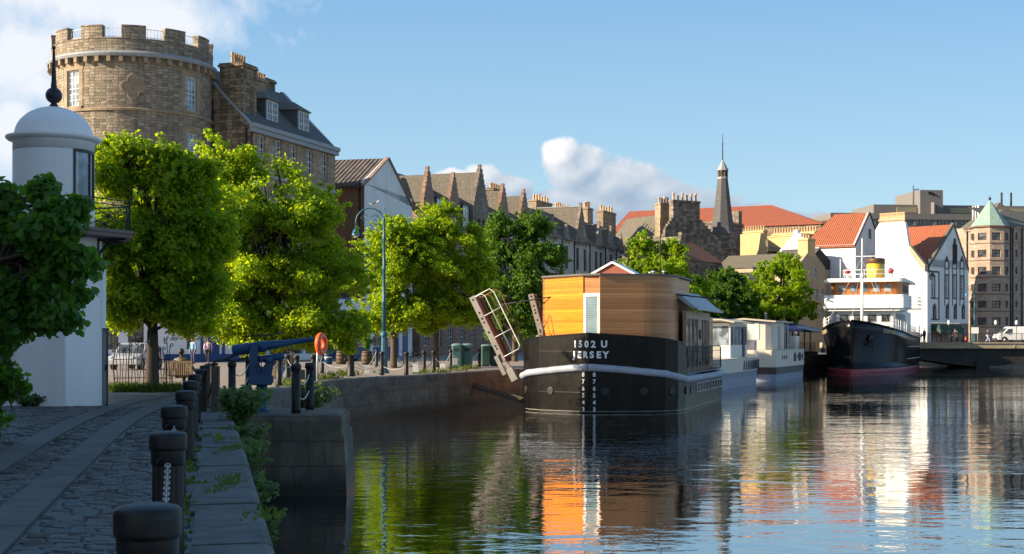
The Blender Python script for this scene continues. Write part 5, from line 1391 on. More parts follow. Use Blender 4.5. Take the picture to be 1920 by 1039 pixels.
    rp = [(3.9, 3.25), (2.05, .8), (1.9, -.12), (2.98, -2.15), (3.32, -2.72), (3.73, -3.08), (4.3, -3.25), (9.5, -3.28), (9.5, 3.25)]
    q = MB(); q.prism(rp, zc1, zc1 + .09); q.build('roof', paint('cabin_roof', (.10, .095, .09), .6), t)
    q = MB(); q.prism([(5.6, -3.1), (9.4, -3.1), (9.4, 3.0), (5.6, 3.0)], 1.76, zc1 - .02); q.build('cabin_wall', w2, t)
    # small gabled skylight
    q = MB(); q.prism([(-1.15, 0), (1.15, 0), (0, .62)], 5.2, 7.6, Matrix.Translation((0, 0, zc1 + .09)), 'x'); sk = q.build('skylight', paint('skylight_red', (.28, .08, .05), .6), t)
    q = MB()
    for s in (-1, 1): q.bar(V(5.15, s * 1.3, zc1 + .08), V(5.15, 0, zc1 + .78), .1, .1); q.add([(5.1, s * 1.32, zc1 + .1), (7.7, s * 1.32, zc1 + .1), (7.7, 0, zc1 + .8), (5.1, 0, zc1 + .8)], [(0, 1, 2, 3)])
    q.bar(V(5.15, -1.2, zc1 + .14), V(5.15, 1.2, zc1 + .14), .07, .07); q.build('bargeboard', m_white, sk)
    q = MB(); q.tube([V(6, -2.2, zc1), V(6, -2.2, zc1 + 2.0)], .03, 6); q.tube([V(6, -2.2, zc1 + 2.0), V(6, -2.2, zc1 + 2.9)], .012, 5); q.bar(V(6, -2.6, zc1 + 1.8), V(6, -1.9, zc1 + 1.8), .02); q.build('aerial', m_ironflat, t)
    for (x, y) in ((4.2, -2.2), (5.0, -1.9), (4.2, -2.7)):
        q = MB(); q.lathe([(.06, 0), (.06, .12), (.1, .13), (.09, .18), (.0001, .2)], 10, Matrix.Translation((x, y, zc1 + .09))); q.build('roof_vent', m_grey, t)
    q = MB(); q.tube([V(3.7, 2.6, 5.4), V(4.0, 5.6, 5.0)], .03, 6); q.build('boom', m_ironflat, t); q = MB(); q.tube([V(5.0, -3.1, 5.5), V(5.2, -5.2, 5.25)], .035, 6); q.build('boom', m_ironflat, t)
    # glazed deck house on the water side under a grey sloping canopy
    q = MB(); q.box(9.4, 18.5, -3.0, 3.0, 1.76, 4.6); q.build('cabin_wall', w2, t)
    gw = wood('pale_post', (.25, .16, .10), (.40, .28, .18), .2, .5, True)
    q = MB(); [q.box(x, x + .14, -3.52, -3.36, 1.76, 4.35) for x in (5.7, 7.05, 8.3, 9.5, 11.3, 12.6, 13.4)]; q.box(5.7, 13.54, -3.53, -3.35, 4.35, 4.75); q.box(5.7, 13.54, -3.53, -3.35, 1.76, 2.0); q.box(9.64, 11.3, -3.46, -3.36, 2.0, 4.35); q.build('deckhouse_frame', gw, t)
    for a, b in ((5.84, 7.05), (7.19, 8.3), (8.44, 9.5), (11.44, 12.6), (12.74, 13.4)):
        q = MB(); q.box(a, b, -3.45, -3.40, 2.0, 4.35); q.build('deckhouse_window', m_panel, t)
    q = MB(); q.lathe([(.2, 0), (.26, 0), (.26, .05), (.2, .05)], 18, wallM(V(10.5, -3.47, 3.6), (1, 0, 0))); q.build('porthole', m_iron, t)
    can = paint('canopy_grey', (.30, .325, .35), .5, 0, .25, 1.6)
    q = MB(); q.loft([[V(x, y, z) for y, z in ((-2.9, 5.75), (-3.35, 5.45), (-3.9, 5.0), (-4.15, 4.84), (-4.17, 4.76), (-3.85, 4.86), (-3.3, 5.25), (-2.9, 5.55))] for x in (5.3, 5.6, 9, 13.6, 14.2)], False); q.build('canopy', can, t)
    # side railing of upright scroll bars
    q = MB(); q.tube([V(3.95, -3.82, 1.85), V(4.15, -3.8, 2.95), V(6, -3.8, 3.0), V(15.6, -3.8, 3.0), V(15.9, -3.8, 2.85), V(15.95, -3.8, 1.8)], .03, 6); q.tube([V(4.1, -3.8, 2.75), V(15.9, -3.8, 2.75)], .014, 5); q.tube([V(4.0, -3.8, 1.98), V(15.9, -3.8, 1.98)], .014, 5); rl = q.build('railing', m_ironflat, t)
    for k in range(30):
        x = 4.4 + k * .385
        q = MB(); q.tube([V(x, -3.8, 1.76), V(x, -3.8, 3.0)], .014, 5); q.tube([V(x + .06 * math.sin(a), -3.8, 2.35 + .16 * math.cos(a)) for a in [k2 * PI / 5 for k2 in range(10)]], .009, 4, True); q.build('bar', m_ironflat, rl)
    for x, w in ((6.0, .3), (7.6, .25), (10.5, .3), (12.8, .35), (14, .25)):
        q = MB(); q.lathe([(.001, 1.76), (w * .7, 1.76), (w, 2.2), (w * .85, 2.2), (.001, 2.16)], 12, Matrix.Translation((x, -3.25, 0))); q.build('deck_pot', m_iron, t)

def gangway(label, loc, rz, tilt, L, rails=True):
    """raised hinged gangway: a ribbed ramp between two drilled side beams, with white hooped rails"""
    t = empty('gangway', loc, rz, label, 'gangway', 'raised gangways')
    t.rotation_euler = (0, -tilt, rz)
    beam = paint('gangway_beam', (.235, .21, .19), .6, 0, .35, 3); rust = paint('gangway_rust', (.20, .075, .045), .75, 0, .35, 5); wh = paint('gangway_white', (.62, .60, .56), .5, 0, .2, 5)
    for s in (-1, 1):
        m = MB(); m.box(0, L, s * .48 - .035, s * .48 + .035, -.16, .13); m.build('side_beam', beam if s > 0 else rust, t, bevel=.01)
    m = MB(); [m.lathe([(.0001, .04), (.05, .04)], 12, wallM(V(L * f, .48, -.015), (-1, 0, 0))) for f in (.1, .2, .24, .45, .6, .66, .75, .95)]; m.build('bolt_hole', m_dark, t)
    m = MB(); m.box(0, L, -.445, .445, .0, .03); [m.box(.15 + k * .22, .2 + k * .22, -.445, .445, .03, .055) for k in range(int(L / .22) - 1)]; m.build('tread', rust, t)
    if rails:
        for s in (-1, 1):
            m = MB()
            m.tube([V(.2, s * .5, .13), V(.2, s * .5, .95), V(.35, s * .5, 1.08), V(L - .3, s * .5, 1.08), V(L - .08, s * .5, .95), V(L - .08, s * .5, .13)], .024, 6)
            m.tube([V(.2, s * .5, .6), V(L - .25, s * .5, .6), V(L - .1, s * .5, .45), V(L - .1, s * .5, .13)], .022, 6)
            for f in (.35, .68): m.tube([V(L * f, s * .5, .13), V(L * f, s * .5, 1.08)], .02, 6)
            m.build('handrail', wh if s > 0 else rust, t)
    m = MB(); m.box(-.6, .4, -.62, -.5, -.3, -.1); m.build('hinge_arm', beam, t, bevel=.01); m = MB(); m.box(-.6, .4, .5, .62, -.3, -.1); m.build('hinge_arm', beam, t, bevel=.01)
    m = MB(); m.box(-.95, -.3, -.66, -.46, -.36, -.02); m.build('counterweight', paint('counter_grey', (.25, .24, .22), .6, 0, .3), t, bevel=.02)
    return t

def build_gangways():
    Y = 66.5
    # local +x is the ramp; tilt raises it, tip leans to the left (west)
    x0, z0 = px(950, Y), pz(678, Y)
    gangway('raised rusty gangway with white hooped rails beside the black barge', (x0, Y, z0), PI - .3, R(63), 3.5)
    gangway('second raised gangway, mostly hidden behind the orange cabin end', (px(1022, 74), 74, pz(640, 74)), PI - .2, R(75), 2.6, False)
    a = V(px(853, 68.5), 68.5, pz(714, 68.5)); b = V(px(978, 67), 67, pz(752, 67))
    m = MB(); m.bar(a, b, .22, .2); m.bar(a + V(.1, 0, .14), b + V(.1, 0, .13), .08, .06)
    tag(m.build('mooring_spar', m_timber, None, bevel=.02), 'dark timber spar sloping from the quay wall down to the barge hull', 'spar')
    m = MB(); m.bar(V(px(905, 71), 71, -.1), V(px(905, 71), 71, -2.0), .16)
    tag(m.build('fender_post', m_timber, None, bevel=.02), 'short timber fender post in the water under the sloping spar', 'post')

def small_boat(label, x, Y, th, L, B, side_h, hullc, band, sidec, name='canal_boat'):
    t = hull_frame(x, Y, th, name, label, 'boat', 'small cabin boats moored behind the barge')
    hb = B / 2
    h = [(0, hb * .82), (.3, hb * .96), (1.2, hb), (L * .6, hb), (L - 2.2, hb * .97), (L - 1.0, hb * .8), (L - .3, hb * .45), (L, 0)]
    ring = lambda f, z, dx=0: [V(a, b * f, z) for a, b in h] + [V(a, -b * f, z) for a, b in reversed(h[:-1])]
    m = MB(); m.loft([ring(.9, -.5), ring(.96, 0), ring(.98, side_h * .34)], False); m.build('lower_hull', hullc, t)
    m = MB(); m.loft([ring(.985, side_h * .34 + .002), ring(1.0, side_h * .54)], False); m.build('hull_band', band, t)
    m = MB(); m.loft([ring(1.01, side_h * .54 + .002), ring(1.015, side_h)], False); m.build('hull', sidec, t)
    m = MB(); m.loft([ring(1.04, side_h + .002), ring(1.04, side_h + .06)], False); m.build('gunwale', sidec, t)
    return t, h

def build_boats():
    grey = paint('hull_greyblue', (.20, .23, .30), .5, 0, .25, 1.5); bluegrey = paint('hull_band_grey', (.16, .18, .25), .5, 0, .2, 1.5); cream = paint('boat_cream', (.56, .50, .42), .5, 0, .14, 1.2); lcream = paint('boat_pale', (.66, .63, .55), .5, 0, .1, 1.2); brown = paint('boat_brown', (.055, .038, .035), .5, 0, .25, 2); roofm = paint('boat_roof', (.42, .37, .29), .6, 0, .2, 1.5)
    t, h = small_boat('weathered grey and cream canal boat just behind the black barge', 1268, 88.0, R(18.5), 21.5, 4.6, 2.0, grey, bluegrey, cream)
    for k in range(9):
        x = 12.2 + k * .95
        q = MB(); q.prism([(x, 1.16), (x + .5, 1.16), (x + .5, 1.66), (x + .4, 1.82), (x + .25, 1.88), (x + .1, 1.82), (x, 1.66)], -2.34 + (.0 if x < 19 else .12 * (x - 19)), -2.26 + (.0 if x < 19 else .3 * (x - 19)), None, 'y'); q.build('hull_window', m_pane, t)
    # wheelhouse
    q = MB(); q.box(10, 17.5, -1.75, 1.75, 2.03, 2.95); q.build('cabin', lcream, t)
    q = MB(); [q.box(x, x + .12, y, y + .1, 2.95, 4.5) for x in (10, 11.5, 13, 14.6, 16, 17.4) for y in (-1.75, 1.65)]; q.box(10, 17.52, -1.76, -1.64, 4.3, 4.5); q.box(10, 17.52, 1.64, 1.76, 4.3, 4.5); q.box(10.01, 10.1, -1.7, 1.7, 4.3, 4.5); q.box(17.4, 17.5, -1.7, 1.7, 4.3, 4.5); q.build('wheelhouse', lcream, t)
    for x0, x1 in ((10.12, 11.5), (11.62, 13), (13.12, 14.6), (14.72, 16), (16.12, 17.4)):
        q = MB(); q.box(x0, x1, -1.72, -1.69, 2.97, 4.3); q.build('window', m_panel, t)
    q = MB(); q.box(10.02, 10.06, -1.6, 1.6, 2.97, 4.3); q.build('window', m_panel, t)
    q = MB(); q.loft([[V(x, y, z) for y, z in ((-2.15, 4.5), (-1.2, 4.68), (1.2, 4.68), (2.15, 4.5), (2.15, 4.6), (1.2, 4.8), (-1.2, 4.8), (-2.15, 4.6))] for x in (9.3, 18.4)], False); q.build('roof', roofm, t)
    q = MB(); q.box(15.2, 15.3, -1.8, -1.76, 2.1, 4.2); q.box(15.3, 16.1, -1.82, -1.78, 2.1, 4.2); q.build('door', brown, t)
    q = MB(); [q.tube([V(x, -2.2, 2.03), V(x, -2.2, 3.3)], .02, 5) for x in (18.2, 19.0)]; q.build('rail_post', m_grey, t)
    t, h = small_boat('cream houseboat with a dark hull band, porthole in its pale end wall', 1395, 112.5, R(20.5), 16.5, 5.4, 2.9, grey, brown, cream)
    t.location.z -= .45
    for k in range(3):
        for j in range(2):
            x = 8.0 + k * 2.6 + j * .72
            q = MB(); q.prism([(x, 1.95), (x + .5, 1.95), (x + .5, 2.5), (x + .4, 2.66), (x + .25, 2.72), (x + .1, 2.66), (x, 2.5)], -2.76 + max(0, (x - 12.5)) * .12, -2.62 + max(0, x - 12.5) * .3, None, 'y'); q.build('hull_window', m_pane, t)
    for x in (2.2, 3.2, 4.2, 10.1, 12.6):
        q = MB(); q.lathe([(.12, 0), (.17, 0), (.17, .05), (.12, .05)], 14, wallM(V(x, -2.73, 2.35), (1, 0, 0))); q.build('porthole', brown, t)
    q = MB(); q.prism([(.2, 2.2), (.2, -1.7), (.45, -2.1), (1.0, -2.3), (5.6, -2.3), (5.6, 2.2)], 2.98, 5.2); q.build('cabin', cream, t)
    q = MB(); q.box(.16, .197, -1.2, 2.0, 3.8, 5.1); q.build('end_panel', lcream, t)
    q = MB(); q.lathe([(.0001, .03), (.3, .03), (.3, .0), (.36, 0), (.36, .06), (.3, .06)], 18, wallM(V(.155, .8, 4.5), (0, -1, 0))); q.build('porthole', m_iron, t)
    q = MB(); q.box(.13, .19, -.9, .5, 3.0, 3.75); q.build('hatch', paint('hatch_grey', (.13, .14, .17), .5), t)
    q = MB(); q.box(2.6, 4.0, -2.34, -2.302, 3.0, 4.9); q.build('door', paint('door_pink', (.42, .32, .26), .6), t)
    q = MB(); q.loft([[V(x, y, z) for y, z in ((-2.6, 5.2), (0, 5.4), (2.5, 5.2), (2.5, 5.32), (0, 5.55), (-2.6, 5.32))] for x in (-.2, 8.6)], False); q.build('roof', roofm, t)
    q = MB(); [q.box(x, x + .1, y, y + .1, 3.0, 5.2) for x in (7.0, 8.4) for y in (-2.2, 2.0)]; q.build('roof_post', lcream, t)
    q = MB(); q.lathe([(.09, 5.5), (.09, 5.95), (.12, 5.95), (.12, 6.02), (.0001, 6.03)], 12, Matrix.Translation((3.2, -1.2, 0))); q.build('flue', m_grey, t)
    q = MB(); q.box(6.2, 7.0, -2.2, -2.1, 2.98, 4.4); q.box(6.2, 6.3, -2.2, 1, 2.98, 4.2); q.build('bulkhead', brown, t)
    q = MB()
    for k in range(13):
        q.tube([V(7.6 + k * .55, -2.45 + max(0, k - 9) * .2, 2.95), V(7.6 + k * .55 + .05, -2.5 + max(0, k - 9) * .2, 4.1)], .03, 5)
    q.tube([V(7.6, -2.48, 4.05), V(12.6, -2.48, 4.05), V(14.3, -1.7, 4.05)], .025, 5); q.build('railing', lcream, t)
    q = MB(); q.box(9, 10.2, -1.5, -.4, 3.55, 3.62); [q.box(a, a + .06, b, b + .06, 2.98, 3.55) for a in (9.05, 10.05) for b in (-1.45, -.5)]; q.build('deck_table', m_white, t)

def build_ship():
    t = hull_frame(1595, 138, R(21), 'ship', 'black steamship with white bridge, varnished wheelhouse and yellow funnel', 'ship')
    LEN, HB = 42.0, 4.25
    st = [0, .35, 1.2, 2.6, 4.5, 7, 10, 14, 20, 27, 33, 37.5, 40.5, 42]
    wl = [0.05, .22, .7, 1.4, 2.2, 3.05, 3.7, 4.15, 4.25, 4.2, 3.9, 3.1, 1.9, .5]          # half beam on the waterline
    dk = [0.10, .7, 1.55, 2.4, 3.2, 3.85, 4.2, 4.35, 4.35, 4.3, 4.1, 3.7, 3.0, 1.6]       # half beam on deck
    zs = [5.25, 5.2, 5.05, 4.85, 4.6, 4.35, 4.15, 3.95, 3.7, 3.6, 3.75, 4.0, 4.25, 4.4]
    def rings(z0, z1, nz, o=0):
        rg = []
        for j in range(nz + 1):
            f = j / nz
            P = []
            for side in (1, -1):
                seq = range(len(st)) if side == 1 else range(len(st) - 1, -1, -1)
                for i in seq:
                    za = z0(i); zb = z1(i); z = za + (zb - za) * f; g = max(0, z / zs[i])
                    b = wl[i] * (1 if z >= 0 else .9) + (dk[i] - wl[i]) * g ** 1.6
                    rake = .35 * g if i < 3 else 0
                    P.append(V(st[i] - rake * (1 - i / 3) if i < 3 else st[i], (b + o) * side, z))
            rg.append(P)
        return rg
    black = NT('ship_black'); v = black.obj(); n1 = black.noise(black.n('VectorMath', {0: v, 1: (1, 1, .2)}, operation='MULTIPLY').outputs[0], .8, 5, .65)
    black.bsdf(black.mix(black.ramp(n1, [(.4, 0.0), (.75, 1.0)]), (.003, .004, .006), (.012, .011, .011)), .26, 0, black.bump(black.noise(v, .5, 3), .25, .1), .18)
    m = MB(); m.loft(rings(lambda i: .42, lambda i: zs[i], 6), True); m.build('hull', black.m, t)
    m = MB(); m.loft(rings(lambda i: -.8, lambda i: .42, 3, .012), True); m.build('boot_top', paint('boot_red', (.24, .025, .03), .45, 0, .2), t)
    lite = paint('ship_line', (.35, .36, .38), .5)
    for z, i0 in ((2.6, 7), (1.3, 7)):
        m = MB(); m.tube([V(st[i], -(wl[i] + (dk[i] - wl[i]) * (z / zs[i]) ** 1.6 + .03), z) for i in range(i0, len(st) - 1)], .05, 6); m.build('belting', lite, t)
    wh = paint('ship_white', (.78, .765, .73), .45, 0, .06, .7)
    m = MB()
    for side in (1, -1): m.tube([V(st[i] - (.35 * (1 - i / 3) if i < 3 else 0), side * dk[i], zs[i] + .04) for i in range(len(st))], .07, 6)
    m.build('cap_rail', m_blackpaint, t)
    m = MB(); db = [.95 * (wl[i] + (dk[i] - wl[i]) * (3.2 / zs[i]) ** 1.6) for i in range(len(st))]; m.prism([(st[i], db[i]) for i in range(len(st))] + [(st[i], -db[i]) for i in reversed(range(len(st)))], 3.2, 3.25); m.build('deck', paint('ship_deck', (.2, .15, .1), .7), t)
    # anchors
    for s in (-1, 1):
        b = 1.72
        m = MB(); c = V(1.9, s * (b + .2), 3.2); m.tube([c + V(0, 0, .35), c + V(-.03, s * .06, -.55)], .07, 6); m.tube([c + V(.4, s * .1, -.15), c + V(.2, s * .12, -.5), c + V(-.03, s * .1, -.62), c + V(-.25, s * .0, -.5), c + V(-.42, -s * .08, -.15)], .09, 6); m.lathe([(.0001, 0), (.32, 0), (.36, .08), (.25, .12), (.0001, .12)], 14, wallM(c - V(.08, s * .22, -.25), V(1, s * .55, 0) * (1 if s < 0 else -1))); m.build('anchor', m_iron, t)
    # name on both bows
    nm = paint('ship_gold', (.45, .36, .2), .5)
    for s, body in ((1, 'OCEAN MIST'), (-1, 'OCEAN MIST')):
        tm = MB()
        p0, p1 = V(3.0, s * 2.43, 4.15), V(7.2, s * 3.72, 3.85)
        if s < 0: right = (p1 - p0)
        else: right = (p0 - p1)
        mid = (p0 + p1) / 2 + V(-.1, s * .13, 0)
        add_text(tm, body, .55, wallM(mid, right, (0.05, s * .35, 1)), .01, bold=.01); tm.build('name_lettering', nm, t)
    # white house, front corners rounded
    def house(x0, x1, hb, z0, z1, name, mat, rad=1.0, n=5, off=0, bev=0):
        P = []
        for k in range(n + 1): a = PI / 2 * k / n; P.append((x0 + rad - rad * math.sin(a) , -(hb - rad) - rad * math.cos(a)))
        P2 = [(x, -y) for x, y in reversed(P)]
        q = MB(); q.prism([(x1, -hb)] + P + P2 + [(x1, hb)], z0, z1); return q.build(name, mat, t, bevel=bev)
    house(12.0, 31, 3.1, 3.25, 6.6, 'deckhouse', wh, .25)
    for k in range(4):
        y = 2.2 - k * 1.45
        q = MB(); q.box(11.95, 11.99, y - .52, y + .52, 5.22, 6.12); w = q.build('front_window', m_grey, t, bevel=.08)
        q = MB(); q.box(11.93, 11.955, y - .44, y + .44, 5.3, 6.04); q.build('pane', m_pane, w)
    for k in range(9):
        x = 13.2 + k * 1.2
        q = MB(); q.box(x, x + .5, -3.13, -3.09, 5.0, 6.2); q.build('side_window', m_pane, t)
    # bridge wings: a broad white bulwark with rounded ends
    house(10.9, 17.5, 4.35, 6.75, 8.15, 'bridge_bulwark', wh, .5, 6, bev=.05)
    house(11.2, 17.2, 4.0, 6.45, 6.75, 'bridge_underside', wh, .5)
    wd = wood('wheelhouse_teak', (.30, .10, .025), (.46, .19, .055), .16, .35, True)
    house(12.0, 21, 3.75, 8.15, 9.55, 'wheelhouse', wd, .9, 5)
    for y in (2.45, 1.25, .05, -1.15, -2.35):
        q = MB(); q.box(11.95, 11.99, y - .42, y + .42, 8.45, 9.32); w = q.build('wheelhouse_window', wd, t)
        q = MB(); q.box(11.93, 11.955, y - .34, y + .34, 8.52, 9.26); q.build('pane', m_panel, w)
    for x in (13.4, 14.9, 16.4, 17.9, 19.4):
        q = MB(); q.box(x, x + .8, -3.79, -3.745, 8.45, 9.3); q.build('wheelhouse_window', m_pane, t)
    house(11.0, 22.5, 4.35, 9.55, 9.8, 'roof', wh, 1.0, 6)
    house(11.4, 22.2, 4.1, 9.8, 9.95, 'roof', wh, 1.0, 6)
    q = MB()
    for (a, b) in (((12.6, 2.4), (12.6, -3.2)), ((12.6, -3.2), (20, -3.4)), ((12.6, 2.4), (20, 2.6))):
        A, B = V(*a, 9.95), V(*b, 9.95); n = max(2, int((B - A).length / 1.1))
        for z in (.95, .5): q.tube([A + V(0, 0, z), B + V(0, 0, z)], .035, 5)
        for k in range(n + 1): q.tube([A.lerp(B, k / n), A.lerp(B, k / n) + V(0, 0, .95)], .03, 5)
    q.build('roof_railing', wh, t)
    yel = paint('funnel_yellow', (.62, .40, .045), .45, 0, .08)
    Mf = Matrix.Translation((17, -.55, 0)) @ Matrix.Diagonal((1.5, 1, 1, 1))
    q = MB(); q.lathe([(.98, 9.9), (.98, 11.75)], 32, Mf); q.build('funnel', yel, t)
    q = MB(); q.lathe([(1.0, 11.75), (1.0, 12.3), (.92, 12.36), (.9, 12.0), (.0001, 12.0)], 32, Mf); q.build('funnel_cap', paint('funnel_brown', (.10, .05, .03), .5, 0, .3), t)
    red = paint('vent_red', (.24, .012, .025), .45)
    for y in (2.25, -2.35):
        q = MB(); q.tube([V(15.5, y, 9.9), V(15.5, y, 10.5), V(15.4, y, 10.75), V(15.15, y, 10.85)], [.2, .2, .25, .34], 14); q.build('ventilator', wh, t)
        q = MB(); q.lathe([(.0001, 0), (.30, 0), (.34, -.06)], 16, wallM(V(15.05, y, 10.88), (0, -1, 0), (.2, 0, 1))); q.build('ventilator_mouth', red, t)
    # mast with yard
    q = MB(); q.tube([V(7.2, -.25, 3.2), V(7.2, -.25, 10)], .17, 10, r2=.14); q.tube([V(7.2, -.25, 10), V(7.2, -.25, 13.9)], .12, 8, r2=.07); q.lathe([(.14, 9.7), (.22, 9.85), (.22, 10.1), (.14, 10.3)], 10, Matrix.Translation((7.2, -.25, 0))); q.bar(V(7.2, 1.3, 12.05), V(7.2, -1.75, 12.05), .1, .08); q.build('mast', wh, t)
    q = MB(); q.tube([V(20.5, -1.9, 9.9), V(20.5, -1.9, 14.2)], .06, 6, r2=.04); q.build('aerial', wh, t); q = MB(); q.tube([V(14, 2.9, 9.9), V(14, 2.9, 12.2)], .04, 6); q.build('aerial', wh, t)
    q = MB()
    for a, b in (((7.2, -.25, 11.8), (.6, 0, 5.3)), ((7.2, -.25, 11.8), (5, 3.3, 4.6)), ((7.2, -.25, 11.8), (5, -3.3, 4.6)), ((7.2, -.25, 12), (9, 3.9, 4.3)), ((7.2, -.25, 12), (9, -3.9, 4.3))): q.tube([V(*a), V(*b)], .02, 4)
    q.build('rigging', m_grey, t)
    # foredeck and after railings
    def rail(pts, zz, h, name='deck_railing', nb=3):
        q = MB()
        for k in range(nb): q.tube([V(x, y, zz(x) + h * (k + 1) / nb) for x, y in pts], .032, 5)
        for (x0, y0), (x1, y1) in zip(pts, pts[1:]):
            l = math.hypot(x1 - x0, y1 - y0); n = max(1, int(l / 1.0))
            for k in range(n): x, y = x0 + (x1 - x0) * k / n, y0 + (y1 - y0) * k / n; q.tube([V(x, y, zz(x)), V(x, y, zz(x) + h)], .032, 5)
        q.build(name, wh, t)
    zat = lambda x: np.interp(x, st, zs)
    for s in (1, -1): rail([(5.2, s * 3.3), (7, s * 3.7), (10, s * 4.1), (12.2, s * 4.2)], zat, 1.15)
    rail([(2.4, 2.2), (4.6, 3.1), (7, 3.75)], lambda x: zat(x), .95)
    rail([(12.5, -4.25), (20, -4.3), (24, -4.3)], zat, 1.1)
    rail([(14.5, -4.3), (16, -5.2), (19, -5.3), (20, -4.3)], lambda x: 6.8, 1.2, 'wing_railing')
    rail([(33, -3.9), (37.5, -3.6), (40.5, -2.9), (41.8, -1.2), (41.8, 1.2)], zat, 1.3)
    house(17.0, 20, 5.25, 6.7, 6.8, 'wing_platform', wh, .4)
    q = MB(); q.box(31, 38, -2.4, 2.4, 3.3, 5.5); q.build('after_house', wh, t, bevel=.05)
    for (x, y) in ((4.2, -1.2), (8.6, -2.6), (9.4, 1.6)):
        q = MB(); q.lathe([(.2, 3.2), (.2, zat(x) + .25), (.3, zat(x) + .3), (.3, zat(x) + .55), (.0001, zat(x) + .6)], 12, Matrix.Translation((x, y, 0))); q.build('mushroom_vent', m_iron if y < 0 else wh, t)

def build_pontoon():
    """restaurant deck under blue awnings between the boats and the ship"""
    Y = 141.0; x0 = px(1450, Y)
    t = empty('awning_terrace', (x0, Y, 0), R(67), 'waterside terrace under long blue fabric awnings behind the ship bow', 'terrace')
    blue = paint('awning_blue', (.02, .045, .18), .6, 0, .2, 1); pale = paint('awning_pale', (.26, .31, .42), .6, 0, .1, 1)
    m = MB(); m.box(-2, 17, -1.2, 6, -.25, .35); m.build('deck', m_timber, t)
    m = MB(); m.box(-2, 17, -1.35, -1.2, -2.0, .3); [m.box(k * .8 - 2, k * .8 - 1.75, -1.42, -1.35, -2.0, .2) for k in range(24)]; m.build('fender_wall', wood('fender', (.10, .07, .035), (.2, .15, .08), .3, .8, True), t)
    for k in range(6):
        for y in (-.9, 5):
            m = MB(); m.box(k * 3.2 - 1.0, k * 3.2 - .88, y, y + .12, .35, 2.7 if y < 0 else 3.5); m.build('post', blue, t)
    for a, b, mt in ((-2, 2.4, blue), (2.5, 16.8, blue)):
        m = MB(); m.loft([[V(x, y, z) for y, z in ((-1.9, 2.45), (-1.9, 2.75), (.5, 3.4), (3, 3.8), (6, 3.9), (6, 3.8), (3, 3.7), (.5, 3.28))] for x in (a, b)], False); m.build('awning', mt, t)
    m = MB(); m.loft([[V(x, y, z) for y, z in ((-3.0, 2.55), (-1.8, 2.84), (-.6, 3.16), (-.6, 3.12), (-1.8, 2.80))] for x in (6, 14)], False); m.build('awning', pale, t)
    m = MB(); m.tube([V(-2, -1.1, 1.35), V(17, -1.1, 1.35)], .03, 5); m.tube([V(-2, -1.1, .5), V(17, -1.1, .5)], .02, 5); [m.tube([V(-2 + k * .3, -1.1, .35), V(-2 + k * .3, -1.1, 1.35)], .014, 4) for k in range(64)]; m.build('railing', m_ironflat, t)
    for i, (x, y) in enumerate(((2, 1.0), (5.2, .8), (8.5, 1.0), (11.6, .9), (14.6, 1.2))):
        tb = empty('cafe_table', (0, 0, 0)); 
        q = MB(); q.lathe([(.0001, .72), (.42, .72), (.42, .76), (.0001, .76)], 14); q.build('table_top', m_white, tb)
        q = MB(); q.lathe([(.25, 0), (.25, .03), (.03, .05), (.03, .72)], 10); q.build('leg', m_ironflat, tb)
        tb.matrix_world = Matrix.Translation(t.location) @ Matrix.Rotation(R(67), 4, 'Z') @ Matrix.Translation((x, y, .35))
        tag(tb, 'small white round cafe table under the long blue awnings', 'table', 'cafe tables under the awnings')
# ---------------------------------------------------------------- buildings
class Bld:
    """a building whose local x runs along its front, y goes in, z up; front seen from -y"""
    def __init__(s, name, p0, p1, label, cat='building', group=None, z=0):
        s.p0 = V(*p0, z); d = V(p1[0] - p0[0], p1[1] - p0[1], 0); s.L = d.length; s.a = math.atan2(d.y, d.x)
        s.o = empty(name, s.p0, s.a, label, cat, group); s.z = z
        s.u = d.normalized(); s.n = V(-s.u.y, s.u.x, 0)
    def at(s, x, t=0.0):
        """run along the front (t metres in) that shows at photo column x"""
        k = (x - 960) / F
        # (p0 + u*r + n*t).x = k * (p0 + u*r + n*t).y
        q = s.p0 + s.n * t
        return (k * q.y - q.x) / (s.u.x - k * s.u.y)
    def zz(s, y, r, t=0.0):
        q = s.p0 + s.u * r + s.n * t
        return EYE - (y - HOR) / F * q.y - s.z
    def part(s, name, mb, mat, bevel=0): return mb.build(name, mat, s.o, bevel=bevel)

def wall_grid(m, x0, x1, z0, z1, ops, fy=0.0, depth=0.22, mp=None, nx=0):
    """a wall face from x0 to x1 with real openings (a, b, c, d) and their reveals; mp maps (x, y, z) to a point"""
    mp = mp or (lambda x, y, z: V(x, y, z))
    xs = sorted({x0, x1, *[o[0] for o in ops], *[o[1] for o in ops]})
    if nx:
        ext = [x0 + (x1 - x0) * i / nx for i in range(1, nx)]
        xs = sorted(set(xs) | {e for e in ext if min(abs(e - q) for q in xs) > (x1 - x0) / nx * .3})
    zs = sorted({z0, z1, *[o[2] for o in ops], *[o[3] for o in ops]})
    for i in range(len(xs) - 1):
        for j in range(len(zs) - 1):
            cx, cz = (xs[i] + xs[i + 1]) / 2, (zs[j] + zs[j + 1]) / 2
            if any(o[0] < cx < o[1] and o[2] < cz < o[3] for o in ops): continue
            m.quad(mp(xs[i], fy, zs[j]), mp(xs[i + 1], fy, zs[j]), mp(xs[i + 1], fy, zs[j + 1]), mp(xs[i], fy, zs[j + 1]))
    for a, b, c, d in ops:
        e = fy + depth
        m.quad(mp(a, fy, c), mp(a, e, c), mp(a, e, d), mp(a, fy, d)); m.quad(mp(b, e, c), mp(b, fy, c), mp(b, fy, d), mp(b, e, d))
        m.quad(mp(a, e, d), mp(b, e, d), mp(b, fy, d), mp(a, fy, d)); m.quad(mp(a, fy, c), mp(b, fy, c), mp(b, e, c), mp(a, e, c))

